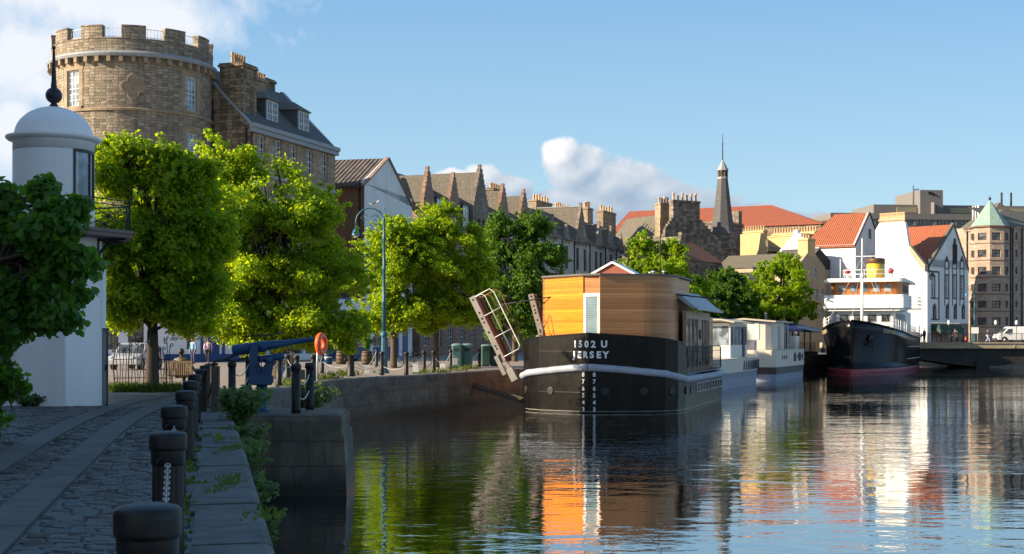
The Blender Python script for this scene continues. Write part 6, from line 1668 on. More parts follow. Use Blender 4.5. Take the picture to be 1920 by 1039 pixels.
_win = {}
def window(parent, x, z, w, h, y=0.2, frame=None, pane=None, nx=2, nz=4, M=None, fw=.06, sill=None, surround=None):
    """sash window set back in its opening: frame with bars > pane (x, z: lower left corner)"""
    frame = frame or m_wframe; pane = pane or m_pane
    key = (round(w, 2), round(h, 2), frame.name, pane.name, nx, nz, fw)
    if key not in _win:
        m = MB(); t = .07
        m.box(0, fw, -t, 0, 0, h); m.box(w - fw, w, -t, 0, 0, h); m.box(fw, w - fw, -t, 0, 0, fw); m.box(fw, w - fw, -t, 0, h - fw, h)
        b = min(.035, fw * .6)
        for k in range(1, nx): cx = fw + (w - 2 * fw) * k / nx; m.box(cx - b / 2, cx + b / 2, -t * .8, -.01, fw, h - fw)
        for k in range(1, nz):
            cz = fw + (h - 2 * fw) * k / nz; bb = b if k != nz // 2 else b * 1.8
            m.box(fw, w - fw, -t * .75, -.012, cz - bb / 2, cz + bb / 2)
        q = MB(); q.quad((fw * .5, -.02, fw * .5), (w - fw * .5, -.02, fw * .5), (w - fw * .5, -.02, h - fw * .5), (fw * .5, -.02, h - fw * .5))
        fo = m.build('window', frame); po = q.build('pane', pane, fo)
        _win[key] = (fo.data, po.data); f = fo
    else:
        f = bpy.data.objects.new('window', _win[key][0]); COL.objects.link(f)
        po = bpy.data.objects.new('pane', _win[key][1]); COL.objects.link(po); po.parent = f
    f.parent = parent
    f.matrix_local = (M if M is not None else Matrix.Identity(4)) @ Matrix.Translation((x, y, z))
    return f

def hip_roof(m, x0, x1, y0, y1, ze, zr, hip0=0.0, hip1=0.0, over=.25, th=.12):
    """pitched roof, ridge along x, hip insets at either end"""
    yc = (y0 + y1) / 2; x0 -= over * (1 if hip0 else 0); x1 += over * (1 if hip1 else 0); y0 -= over; y1 += over
    P = [V(x0, y0, ze), V(x1, y0, ze), V(x1, y1, ze), V(x0, y1, ze), V(x0 + hip0, yc, zr), V(x1 - hip1, yc, zr)]
    vs = P + [p - V(0, 0, th) for p in P]
    fs = [(0, 1, 5, 4), (2, 3, 4, 5), (3, 0, 4), (1, 2, 5), (7, 6, 10, 11), (9, 8, 11, 10), (6, 9, 10), (8, 7, 11), (0, 6, 7, 1), (1, 7, 8, 2), (2, 8, 9, 3), (3, 9, 6, 0)]
    m.add(vs, fs, None, False)

def gable_wall(m, x, y0, y1, zb, ze, zp, th=.3):
    m.prism([(y0, zb), (y1, zb), (y1, ze), ((y0 + y1) / 2, zp), (y0, ze)], x, x + th, None, 'x')

def crow_gable(m, c, w, z0, zp, y0=0.0, th=.35, steps=6, cap=.35, zb=None):
    """stepped gable facing -y, centre c, width w at z0, up to zp"""
    h = (zp - z0) / steps; hw = w / 2; s = (hw - cap / 2) / steps
    if zb is not None: m.box(c - hw, c + hw, y0, y0 + th, zb, z0)
    for k in range(steps): m.box(c - hw + s * (k + .0), c + hw - s * (k + .0), y0, y0 + th, z0 + h * k + (.001 if k else 0), z0 + h * (k + 1))
    m.box(c - cap / 2, c + cap / 2, y0 + .03, y0 + th - .03, zp + .002, zp + .5)

def chimney(b, x0, x1, y0, y1, z0, z1, pots, mat, pot_h=.75, pot_r=.16, along='x', pm=None, cap=True, parent=None, jitter=.0, name='chimney'):
    m = MB(); m.box(x0, x1, y0, y1, z0, z1 - .3)
    m.box(x0 - .12, x1 + .12, y0 - .12, y1 + .12, z1 - .3, z1 - .12); m.box(x0 - .04, x1 + .04, y0 - .04, y1 + .04, z1 - .12, z1)
    c = m.build(name, mat, parent or b.o)
    for k in range(pots):
        f = (k + .5) / pots; q = MB(); hh = pot_h * (1 + jitter * rnd.uniform(-1, 1))
        X = x0 + (x1 - x0) * f if along == 'x' else (x0 + x1) / 2; Yy = (y0 + y1) / 2 if along == 'x' else y0 + (y1 - y0) * f
        q.lathe([(pot_r * 1.1, z1), (pot_r * .95, z1 + .08), (pot_r * .85, z1 + hh * .8), (pot_r * 1.02, z1 + hh * .84), (pot_r * 1.02, z1 + hh), (pot_r * .8, z1 + hh), (.0001, z1 + hh * .9)], 10, Matrix.Translation((X, Yy, 0)))
        q.build('chimney_pot', pm or m_pot, c)
    return c

m_tower = masonry('tower_rubble', (.245, .20, .15), (.33, .275, .205), (.17, .14, .105), .44, .215, cyl_r=5.87, bump=.8, vary=.45, stain=(.085, .068, .055), stain_f=.5, wob=.05, rub=True)
m_ashlar = masonry('tan_ashlar', (.30, .225, .145), (.38, .29, .195), (.17, .135, .10), .95, .36, bump=.35, vary=.4, stain=(.075, .06, .048), stain_f=.6, wob=.02)
m_rubble = masonry('brown_rubble', (.20, .145, .095), (.30, .225, .15), (.09, .075, .06), .55, .27, bump=.9, vary=.6, stain=(.06, .05, .042), stain_f=.5, wob=.05, rub=True)
m_brickw = masonry('old_brick', (.20, .105, .065), (.29, .165, .10), (.16, .13, .10), .26, .085, bump=.5, vary=.5, stain=(.06, .045, .038), stain_f=.5, wob=.02)
m_grst = masonry('grey_stone', (.20, .165, .135), (.29, .245, .20), (.12, .10, .085), .7, .3, bump=.6, vary=.5, stain=(.06, .052, .048), stain_f=.6, wob=.05)
m_pink = masonry('pink_sandstone', (.27, .17, .13), (.34, .23, .175), (.17, .12, .10), .7, .3, bump=.4, vary=.4, stain=(.07, .05, .045), stain_f=.5, wob=.04)
m_dkst = masonry('dark_stone', (.15, .125, .10), (.25, .21, .165), (.07, .06, .05), .7, .34, bump=.8, vary=.6, stain=(.045, .04, .035), stain_f=.5, wob=.05, rub=True)
m_harl = render_wall('grey_render', (.44, .42, .39), (.14, .125, .105), .7); m_wht = render_wall('white_render', (.76, .76, .75), (.42, .40, .37), .45); m_yel = render_wall('yellow_render', (.58, .42, .21), (.30, .21, .11), .55)
m_tan = render_wall('tan_render', (.42, .345, .245), (.22, .17, .12), .6); m_blk = masonry('pale_blockwork', (.33, .25, .19), (.42, .33, .26), (.26, .20, .16), .9, .45, bump=.2, vary=.25, stain=(.18, .14, .115), stain_f=.4, wob=.005)
m_conc = paint('grey_concrete', (.16, .15, .145), .85, 0, .2, .35, .2); m_concb = paint('yellow_cladding', (.26, .235, .15), .8, 0, .15, .6); m_copper = roofing('copper_roof', (.20, .31, .26), (.27, .39, .33), .9, .6, .15, .3, (.12, .2, .17))
m_shopblue = paint('shop_blue', (.012, .06, .20), .45, 0, .12); m_shopw = paint('shop_white', (.72, .73, .76), .5, 0, .06)

def build_tower():
    cx, cy = px(250, 106), 106.0; t = empty('signal_tower', (cx, cy, 0), R(15.3), 'round rubble stone tower with battlements and a quatrefoil panel', 'tower')
    RR = 5.87
    ops = []; wins = []
    def A(d): return R(d) * RR    # run along the drum; 0 faces the camera, positive to the right
    def mp(x, y, z): a = x / RR - PI / 2; r = RR - y; return V(r * math.cos(a), r * math.sin(a), z)
    for d, z0, z1, w in ((45.2, 18.65, 21.2, 1.2), (-46.5, 18.6, 21.25, 1.25), (46.8, 14.35, 17.0, 1.3), (-46.5, 14.3, 17.0, 1.25), (0, 9.0, 11.4, 1.2), (46.8, 9.4, 12.0, 1.25), (-46, 9.4, 12, 1.25), (135, 18.6, 21.2, 1.2)):
        ops.append((A(d) - w / 2, A(d) + w / 2, z0, z1)); wins.append((d, z0, z1, w))
    m = MB(); wall_grid(m, -PI * RR, PI * RR, 0, 22.1, ops, 0, .3, mp, 64); m.build('drum', m_tower, t)
    sm = masonry('dressed_stone', (.29, .22, .145), (.36, .28, .19), (.2, .16, .11), 1.2, .5, cyl_r=5.87, bump=.25, vary=.3, stain_f=.4)
    for d, z0, z1, w in wins:
        a = R(d) - PI / 2; q = V(math.cos(a), math.sin(a), 0); right = V(-math.sin(a), math.cos(a), 0)
        M = Matrix((right, -q, V(0, 0, 1))).transposed().to_4x4(); M.translation = q * (RR - .03)
        window(t, -w / 2, z0, w, z1 - z0, .18, m_wframe, m_panel, 3, 6, M, .08)
        s = MB()
        for (a0, a1, b0, b1, p) in ((-w / 2 - .34, -w / 2 - .002, z0, z1, .02), (w / 2 + .002, w / 2 + .34, z0, z1, .02), (-w / 2 - .38, w / 2 + .38, z1 + .002, z1 + .5, .03), (-w / 2 - .3, w / 2 + .3, z0 - .24, z0 - .002, .14)):
            n = 6; s.loft([[mp(R(d) * RR + a0 + (a1 - a0) * k / n, yy, zq) for yy, zq in ((-p, b0), (-p, b1), (.06, b1), (.06, b0))] for k in range(n + 1)], False)
        s.build('window_surround', sm, t)
    # quatrefoil panel
    m = MB(); c = (0, 19.95); ring = []
    def outline(k):
        P = []
        for j in range(4):
            for i in range(9):
                a = R(-100 + 200 * i / 8) + j * PI / 2; P.append(((.52 * math.cos(j * PI / 2) + .44 * math.cos(a)) * k, (.52 * math.sin(j * PI / 2) + .44 * math.sin(a)) * k))
        return P
    i0, i1, i2, i3 = outline(1.02), outline(.99), outline(.83), outline(.80)
    rg = [[mp(x, y, z + c[1]) for x, z in P] for P, y in ((i0, -.01), (i1, -.06), (i2, -.06), (i3, -.012))]
    m.loft(rg, False, False); m.build('quatrefoil', sm, t)
    m = MB(); m.add([mp(x, -.012, z + c[1]) for x, z in i3], [tuple(range(len(i3)))]); m.build('quatrefoil_panel', sm, t)
    m = MB(); m.lathe([(RR - .05, 18.2), (RR + .12, 18.22), (RR + .14, 18.38), (RR - .05, 18.48)], 80, None, False); m.lathe([(RR - .05, 13.0), (RR + .1, 13.02), (RR + .1, 13.2), (RR - .05, 13.3)], 80, None, False); m.build('string_course', sm, t)
    m = MB(); m.box(-.14, .14, -.36, .05, 21.72, 22.1); cb = m.build('corbel', sm, t)
    for k in range(44):
        a = 2 * PI * k / 44; c = cb if k == 0 else copy_tree(cb, t)
        c.location = (RR * math.cos(a), RR * math.sin(a), 0); c.rotation_euler.z = a + PI / 2
    m = MB(); m.lathe([(RR - .2, 22.1), (RR + .38, 22.12), (RR + .46, 22.3), (RR + .42, 22.4), (RR + .1, 22.55), (RR - .3, 22.55)], 96, None, False); m.build('cornice', m_lead, t)
    m = MB(); m.lathe([(RR + .08, 22.5), (RR + .08, 23.4), (RR + .11, 23.41), (RR + .11, 23.47), (RR - .42, 23.47), (RR - .42, 22.5)], 96, None, False); m.build('parapet', m_tower, t)
    for k in range(12):
        a0 = R(-90 + .3 + 30 * k - 8.3); a1 = R(-90 + .3 + 30 * k + 8.3); m = MB(); n = 6
        m.loft([[V(r * math.cos(a0 + (a1 - a0) * i / n), r * math.sin(a0 + (a1 - a0) * i / n), z) for r, z in ((RR + .08, 23.472), (RR + .08, 24.3), (RR + .12, 24.31), (RR + .12, 24.4), (RR - .46, 24.4), (RR - .46, 24.31), (RR - .42, 24.3), (RR - .42, 23.472))] for i in range(n + 1)], False)
        m.build('merlon', m_tower, t)
    m = MB()
    for z in (24.2, 23.6): m.tube([V((RR - .2) * math.cos(k * PI / 40), (RR - .2) * math.sin(k * PI / 40), z) for k in range(80)], .022, 5, True)
    for k in range(144): a = k * PI / 72; m.tube([V((RR - .2) * math.cos(a), (RR - .2) * math.sin(a), 23.5), V((RR - .2) * math.cos(a), (RR - .2) * math.sin(a), 24.2)], .016, 4)
    m.build('roof_railing', m_wframe, t)
    m = MB(); m.lathe([(.0001, 22.9), (RR - .4, 22.8)], 48); m.build('roof', m_lead, t)
    # white painted cafe at street level in front of the tower
    b = Bld('cafe', (px(170, 97), 97), (px(452, 102), 102), 'white ground floor cafe front behind the lime trees, dark window and hand lettering', 'cafe')
    L = b.L; s0 = b.at(240); s1 = b.at(270); d0, d1 = b.at(386), b.at(412)
    ops = [(s0, s1, .95, 3.0), (d0, d1, .05, 2.75), (b.at(198), b.at(222), .95, 3.0), (b.at(350), b.at(365), .95, 2.6)]
    m = MB(); wall_grid(m, 0, L, 0, 4.4, ops, 0, .25); m.box(0, L, .26, 4, 4.4, 4.5); m.quad((0, 0, 0), (0, 4, 0), (0, 4, 4.4), (0, 0, 4.4)); m.quad((L, 0, 0), (L, 4, 0), (L, 4, 4.4), (L, 0, 4.4)); b.part('wall', m, m_shopw)
    for o in (ops[0], ops[2], ops[3]): window(b.o, o[0], o[2], o[1] - o[0], o[3] - o[2], .2, m_wbrown, m_pane, 2, 2)
    m = MB(); m.box(ops[1][0], ops[1][1], .12, .2, .05, 2.75); b.part('door', m, m_shopblue)
    m = MB(); m.box(0, L, -.05, -.002, 0, .6); m.box(b.at(376), b.at(381), -.1, -.003, .6, 3.4); m.box(b.at(416), b.at(421), -.1, -.003, .6, 3.4); m.box(0, L, -.2, -.003, 4.0, 4.4); b.part('trim', m, m_shopblue)
    m = MB(); add_text(m, 'all day', .42, wallM(V(b.at(319), -.006, b.zz(638, b.at(319))), (1, 0, 0)), .004, shear=.3, bold=.004)
    b.part('lettering', m, m_dkletter)
    person('person', (px(390, 95.5), 95.5, 0), PI, 'man in a pink shirt and black trousers walking past the cafe door', 'person', None, 'walk', (.62, .40, .47), (.015, .015, .018), (.12, .10, .09))
    person('person', (px(362, 94), 94, 0), PI - .6, 'person in a light blue top outside the cafe, partly behind the statue', 'person', None, 'stand', (.18, .36, .50), (.05, .06, .12), (.1, .06, .04))
    person('person', (px(548, 56.5), 56.5, -.05), PI * .8, 'person in blue jeans sitting behind the chained posts near the gun', 'person', None, 'sit', (.16, .13, .12), (.10, .20, .42), (.05, .03, .02))
    st = empty('stone_block', (px(548, 56.5) , 56.5, 0), PI * .8, 'low stone block the person in jeans sits on', 'block')
    m = MB(); m.box(-.4, .4, -.35, .2, 0, .4); m.build('seat', m_cope, st, bevel=.03)

def build_house_a():
    b = Bld('stone_house', (-20.0, 106.0), (-15.3, 120.0), 'tall tan stone house with slate roof, two dormers and crowded chimney pots', 'house'); L = b.L
    ze = b.zz(233, 0); ops = []; W = 1.05
    cols = [b.at(x) for x in (490.5, 522, 551, 581, 609)]
    for c in cols:
        for z0, h in ((15.4, 2.1), (11.4, 2.4), (7.2, 2.6)): ops.append((c - W / 2, c + W / 2, z0, z0 + h))
    m = MB(); wall_grid(m, 0, L, 0, ze, ops, 0, .28)
    m.quad((L, 0, 0), (L, 10, 0), (L, 10, ze), (L, 0, ze)); m.quad((L, 10, 0), (0, 10, 0), (0, 10, ze), (L, 10, ze)); b.part('front_wall', m, m_ashlar)
    m = MB(); gable_wall(m, -.02, 0, 10, 0, ze - .1, ze + 5, .4); b.part('gable', m, m_rubble)
    m = MB(); gable_wall(m, L - .4, 0.02, 10, ze - .5, ze - .1, ze + 5, .38); b.part('gable', m, m_rubble)
    for o in ops: window(b.o, o[0], o[2], W, o[3] - o[2], .2, m_wframe, m_pane, 2, 4)
    for o in ops: m = MB(); m.box(o[0] - .18, o[1] + .18, -.07, .0 - .002, o[2] - .2, o[2] - .003); b.part('window_sill', m, m_ashlar)
    m = MB(); m.box(-.1, L + .15, -.3, -.002, ze - .55, ze - .2); m.box(-.15, L + .2, -.42, -.003, ze - .197, ze + .12); m.box(-.1, L + .1, -.12, -.003, 14.3, 14.55); b.part('cornice', m, m_lead)
    m = MB(); y0, y1 = .05, 10; yc = 5.02
    hip_roof(m, .35, L - .35, 0, 10, ze + .1, ze + 5.05, 0, 0, .2); rf = b.part('roof', m, m_slate)
    for x in (-.08, L - .42):
        m = MB()
        for y in (-.1, 10.1): m.bar(V(x + .25, y, ze - .02), V(x + .25, yc, ze + 5.15), .5, .16)
        b.part('skew_coping', m, m_lead)
    for x in (505.5, 564.5):
        c = b.at(x, 1.0); w = 1.95; dz0 = ze + .55; dz1 = dz0 + 2.15; y0 = .75
        q = MB(); q.box(c - w / 2, c - w / 2 + .1, y0 + .08, y0 + 2.6, dz0 - .2, dz1); q.box(c + w / 2 - .1, c + w / 2, y0 + .08, y0 + 2.6, dz0 - .2, dz1); q.box(c - w / 2, c + w / 2, y0 + .1, y0 + .2, dz0 - .25, dz0); d = q.build('dormer', m_slate, b.o)
        q = MB(); q.box(c - w / 2 - .02, c - w / 2 + .16, y0, y0 + .078, dz0, dz1); q.box(c + w / 2 - .16, c + w / 2 + .02, y0, y0 + .078, dz0, dz1); q.box(c - w / 2 + .16, c + w / 2 - .16, y0, y0 + .078, dz1 - .14, dz1); q.build('dormer_trim', m_lead, d)
        window(d, c - w / 2 + .16, dz0, w / 2 - .17, dz1 - dz0 - .14, y0 + .07, m_wframe, m_pane, 2, 4); window(d, c + .01, dz0, w / 2 - .17, dz1 - dz0 - .14, y0 + .07, m_wframe, m_pane, 2, 4)
        q = MB(); P = [V(c - w / 2 - .15, y0 - .15, dz1), V(c + w / 2 + .15, y0 - .15, dz1), V(c + w / 2 + .15, y0 + 2.8, dz1 + .05), V(c - w / 2 - .15, y0 + 2.8, dz1 + .05), V(c, y0 + .9, dz1 + .75), V(c, y0 + 3.3, dz1 + .75)]
        q.add(P + [p - V(0, 0, .08) for p in P], [(0, 1, 4), (1, 2, 5, 4), (3, 0, 4, 5), (0, 6, 7, 1), (1, 7, 8, 2), (0, 3, 9, 6)]); q.build('dormer_roof', m_slateb, d)
    chimney(b, .15, 2.3, .75, 2.75, ze + .4, b.zz(120, .8, 1.5), 6, m_rubble, .85, .125, 'x')
    chimney(b, 6.8, 9.2, 3.6, 4.9, ze + 3.0, b.zz(146, 8, 4.2), 6, m_ashlar, .7, .16, 'x', jitter=.15)
    chimney(b, L - 2.2, L - .4, 5.6, 7.6, ze + 2.5, ze + 6.2, 4, m_rubble, .6, .15)
    m = MB(); m.tube([V(-.1, .3, 6), V(-.1, .3, ze - .3)], .07, 6); m.tube([V(-.14, 3.2, 6), V(-.14, 3.2, ze + 2)], .06, 6); b.part('drainpipe', m, m_ironflat)
    # white and blue shop front at street level
    m = MB(); m.box(0, L, -.35, -.005, 3.6, 4.3); m.box(0, L, -.25, -.005, 0, .5)
    for k in range(8): m.box(k * (L - .5) / 7, k * (L - .5) / 7 + .5, -.28, -.006, .5, 3.6)
    b.part('shopfront', m, m_shopw)
    m = MB()
    for k in range(7): m.box(k * (L - .5) / 7 + .5, (k + 1) * (L - .5) / 7, -.12, -.007, .5, 3.6)
    b.part('shop_glazing', m, m_pane)

def build_warehouse():
    b = Bld('warehouse', (-13.2, 124.0), (-9.95, 138.2), 'white gabled warehouse with brick side wall and brown corrugated roof', 'warehouse'); L = b.L
    ze = b.zz(343, 0); zp = b.zz(297, b.at(727)); D = 16
    ops = [(b.at(x) - .5, b.at(x) + .5, 9.6, 11.4) for x in (726, 751)]
    m = MB(); wall_grid(m, 0, L, 0, ze, ops, 0, .3); pk = b.at(727)
    m.prism([(0, ze), (L, ze - .8), (pk, zp)], 0, .35, None, 'y'); b.part('gable', m, m_wht)
    for o in ops: window(b.o, o[0], o[2], 1.0, 1.8, .24, m_wbrown, m_pane, 2, 3)
    m = MB(); m.quad((L, 0, 0), (L, D, 0), (L, D, ze - .8), (L, 0, ze - .8)); b.part('side_wall', m, m_brickw); m = MB(); m.quad((0, 0, 0), (0, D, 0), (0, D, ze), (0, 0, ze)); b.part('side_wall', m, m_brickw)
    cor = NT('corrugated_roof'); sp = cor.n('SeparateXYZ', {0: cor.obj()}); rib = cor.math('SINE', cor.math('MULTIPLY', sp.outputs[1], 2 * PI / .42)); big = cor.noise(cor.obj(), .8, 5, .65)
    cor.bsdf(cor.mix(cor.ramp(cor.math('ADD', cor.math('MULTIPLY', rib, .12), big), [(.35, 0.0), (.7, 1.0)]), (.055, .045, .04), (.14, .115, .098)), .85, 0, cor.bump(rib, .8, .07), .25)
    m = MB()
    for (x0, z0, x1, z1) in ((-.35, ze - .3, pk, zp), (pk, zp, L + .35, ze - 1.05)):
        m.add([(x0, .15, z0), (x0, D, z0), (x1, D, z1), (x1, .15, z1), (x0, .15, z0 - .12), (x0, D, z0 - .12), (x1, D, z1 - .12), (x1, .15, z1 - .12)], [(0, 1, 2, 3), (7, 6, 5, 4), (0, 4, 5, 1), (3, 2, 6, 7), (0, 3, 7, 4), (1, 5, 6, 2)])
    b.part('roof', m, cor.m)
    m = MB(); m.bar(V(-.4, .0, ze - .25), V(pk, .0, zp + .06), .34, .14); m.bar(V(pk, 0, zp + .06), V(L + .35, 0, ze - 1.0), .34, .14); b.part('skew_coping', m, m_pink)
    m = MB(); m.tube([V(-.12, .4, 5), V(-.12, .4, ze)], .09, 6); b.part('drainpipe', m, m_ironflat)
    # blue pub front at street level before it
    s = Bld('pub', (px(628, 118), 118), (px(765, 131), 131), 'bright blue pub front glimpsed under the lime branches behind the lamp post', 'pub'); L = s.L
    ops = [(1.2 + k * 2.9, 3.1 + k * 2.9, 1.0, 3.2) for k in range(int(L / 2.9))]
    m = MB(); wall_grid(m, 0, L, 0, 5.2, ops, 0, .25); m.box(0, L, .26, 5, 5.2, 5.3); m.quad((0, 0, 0), (0, 5, 0), (0, 5, 5.2), (0, 0, 5.2)); m.quad((L, 0, 0), (L, 5, 0), (L, 5, 5.2), (L, 0, 5.2)); s.part('wall', m, m_shopblue)
    for i, o in enumerate(ops): window(s.o, o[0], o[2], o[1] - o[0], 2.2, .2, m_wframe, m_pane, 2, 2)
    m = MB(); m.box(0, L, -.3, -.004, 4.2, 5.1)
    for k in range(3): m.box(.3 + k * 5.8, .9 + k * 5.8, -.15, -.006, 0, 4.2)
    s.part('fascia', m, m_shopw)

def build_row_c():
    b = Bld('tenement', (-9.3, 140.0), (2.9, 176.5), 'pink and grey stone tenement row with crow stepped gables and dormers', 'tenement'); L = b.L
    ze = b.zz(388, b.at(803)); zr = b.zz(347, b.at(825, 5.5), 5.5)
    G = [(803, 315, 22, 2.9, 6), (851, 326, 22, 3.2, 6), (901, 311, 34, 5.4, 9), (944, 346, 22, 3.6, 6), (983, 356, 20, 3.8, 6)]
    ops = []; lows = []
    for k in range(11):
        c = L * (k + .5) / 11
        for z0 in (1.0, 5.0, 8.8): ops.append((c - .6, c + .6, z0, z0 + 1.9))
    m = MB(); wall_grid(m, 0, L, 0, ze - 1.6, ops, 0, .28); m.box(0, .4, .02, 11, 0, ze - 1.6); m.box(L - .4, L, .02, 11, 0, ze - 1.6); m.quad((0, 11, 0), (L, 11, 0), (L, 11, ze), (0, 11, ze)); b.part('front_wall', m, m_pink)
    for o in ops: window(b.o, o[0], o[2], 1.2, 1.9, .2, m_wframe, m_pane, 2, 4)
    m = MB(); hip_roof(m, .3, L - .3, .25, 11, ze - 1.6, zr, 0, 0, .15); b.part('roof', m, m_slate)
    m = MB(); gable_wall(m, -.05, -.1, 11.1, ze - 1.6, ze - 1.5, zr + .25, .4); m.box(-.05, .35, -.1, 11.1, 8, ze - 1.6); gable_wall(m, L - .35, -.1, 11.1, ze - 1.6, ze - 1.5, zr + .25, .4); b.part('gable', m, m_pink)
    zl = ze - 1.6
    for (x, y, wpx, w, st) in G:
        c = b.at(x); zp = b.zz(y + 6, c); zsh = zp - st * .55
        wo = [(c - .62, c + .62, zsh - 2.5, zsh - .5)] if w < 5 else [(c - 1.25, c - .35, zsh - 3.4, zsh - .8), (c + .35, c + 1.25, zsh - 3.4, zsh - .8)]
        q = MB(); wall_grid(q, c - w / 2, c + w / 2, zl - 1.5, zsh, wo, -.1, .25); q.box(c - w / 2, c - w / 2 + .02, -.1, .3, zl - 1.5, zsh); q.box(c + w / 2 - .02, c + w / 2, -.1, .3, zl - 1.5, zsh); q.box(c - w / 2 + .02, c - w / 2 + .3, .15, 3.0, zl, zsh - .1); q.box(c + w / 2 - .3, c + w / 2 - .02, .15, 3.0, zl, zsh - .1)
        crow_gable(q, c, w, zsh + .001, zp, -.1, .4, st, .4); g = b.part('stepped_gable', q, m_grst if w > 5 else m_pink)
        for o in wo: window(g, o[0], o[2], o[1] - o[0], o[3] - o[2], .1, m_wframe if w < 5 else m_wbrown, m_panel if w < 5 else m_pane, 2, 4)
        q = MB(); zz = zp - .35; P = [(c - w / 2, .3, zsh), (c, .3, zz), (c + w / 2, .3, zsh), (c - w / 2, 6.5, zsh), (c, 6.5, zz), (c + w / 2, 6.5, zsh)]
        q.add(P, [(0, 1, 4, 3), (1, 2, 5, 4), (3, 4, 5)]); q.build('gable_roof', m_slateb, g)
    for x in (828, 876.5, 924, 963):
        c = b.at(x); w = 1.9; z0 = zl + .3; z1 = z0 + 2.5
        q = MB(); q.box(c - w / 2, c - w / 2 + .12, .2, 3.2, z0 - .3, z1); q.box(c + w / 2 - .12, c + w / 2, .2, 3.2, z0 - .3, z1); q.box(c - w / 2 + .12, c + w / 2 - .12, .2, .3, z0 - .35, z0); q.box(c - w / 2 - .15, c + w / 2 + .15, .0, 4.0, z1, z1 + .14); d = b.part('dormer', q, m_slate)
        window(d, c - w / 2 + .12, z0, w - .24, 2.5, .26, m_wframe, m_panel, 2, 4)
    m = MB(); m.box(0, L, -.14, -.102, 4.2, 4.45); m.box(0, L, -.14, -.102, 12, 12.2); b.part('string_course', m, m_grst)
    c = b.at(928, 6.5); chimney(b, c - 2.0, c + 2.0, 6, 7, zr - 2.8, b.zz(355, c, 6.5), 6, m_rubble, .7, .17)

def build_row_d():
    b = Bld('terrace_row', (3.1, 178.0), (16.9, 212.5), 'long pale rendered terrace with pointed wall dormers and dark drainpipes', 'terrace'); L = b.L
    ze = b.zz(441, b.at(1030)); zr = b.zz(406, b.at(1060, 5), 5)
    G = [(1037, 404, 3.0), (1063, 423, 2.0), (1090, 383, 5.0), (1124, 417, 3.2), (1146, 426, 2.4), (1165, 440, 2.4)]
    ops = [];
    for x in (1028, 1041, 1063, 1083, 1097, 1118, 1127, 1146, 1163):
        c = b.at(x); ops += [(c - .55, c + .55, ze - 4.1, ze - 1.0), (c - .55, c + .55, ze - 8.6, ze - 6.2), (c - .55, c + .55, ze - 12.5, ze - 10.3)]
    m = MB(); wall_grid(m, 0, L, 0, ze, ops, 0, .28); m.box(0, .4, .02, 10, 0, ze); m.quad((0, 10, 0), (L, 10, 0), (L, 10, ze), (0, 10, ze)); m.quad((L, 0, 0), (L, 10, 0), (L, 10, ze), (L, 0, ze)); b.part('front_wall', m, m_harl)
    for o in ops: window(b.o, o[0], o[2], 1.1, o[3] - o[2], .2, m_wbrown, m_pane, 2, 4)
    m = MB(); hip_roof(m, .2, L - .2, .2, 10, ze, zr, 0, 0, .25); b.part('roof', m, m_slateb)
    m = MB(); gable_wall(m, -.05, -.05, 10.05, ze - .1, ze, zr + .2, .4); gable_wall(m, L - .35, -.05, 10.05, ze - .1, ze, zr + .2, .4); b.part('gable', m, m_harl)
    for (x, y, w) in G:
        c = b.at(x); zp = b.zz(y, c); q = MB(); q.prism([(c - w / 2, ze - .6), (c + w / 2, ze - .6), (c + w / 2, ze + .25), (c + .16, zp - .3), (c + .16, zp + .2), (c - .16, zp + .2), (c - .16, zp - .3), (c - w / 2, ze + .25)], -.08, .3, None, 'y'); g = b.part('wall_dormer', q, m_grst)
        q = MB(); t = (zp - .4 - ze) / (zr - ze) * 5 + 1; q.add([(c - w / 2 - .1, .1, ze + .2), (c, .1, zp - .35), (c + w / 2 + .1, .1, ze + .2), (c - w / 2 - .1, .6, ze + .2), (c, t, zp - .35), (c + w / 2 + .1, .6, ze + .2)], [(0, 1, 4, 3), (1, 2, 5, 4)]); q.build('dormer_roof', m_slateb, g)
        q = MB(); q.bar(V(c, .2, zp - .3), V(c, t, zp - .3), .22, .1); q.build('ridge', m_lead, g)
    m = MB()
    for x in (1053, 1076, 1105, 1134, 1155): m.tube([V(b.at(x), -.12, 0), V(b.at(x), -.12, ze + .1)], .085, 6)
    b.part('drainpipe', m, m_ironflat)
    m = MB(); m.box(0, L, -.1, -.003, ze - 5.3, ze - 4.9); m.box(0, L, -.22, -.003, ze - .2, ze + .02); b.part('string_course', m, m_dkst)
    for (xa, xb, t, y, pots, mat, kw) in ((996, 1032, 8, 378, 6, m_ashlar, 2.2), (1036, 1078, 9.5, 394, 9, m_pot, 2.6), (1096, 1106, 5, 390, 4, m_ashlar, 1.5), (1122, 1152, 4.5, 397, 5, m_ashlar, 2.2)):
        c0, c1 = b.at(xa, t), b.at(xb, t); c0, c1 = min(c0, c1), max(c0, c1); c = (c0 + c1) / 2; w = min(c1 - c0, kw * 3)
        chimney(b, c - w / 2, c + w / 2, t - .5, t + .6, zr - 3.5, b.zz(y, c, t), pots, mat if mat is not m_pot else m_ashlar, .9, .19, 'x', jitter=.2)

def steeple(b):
    pass

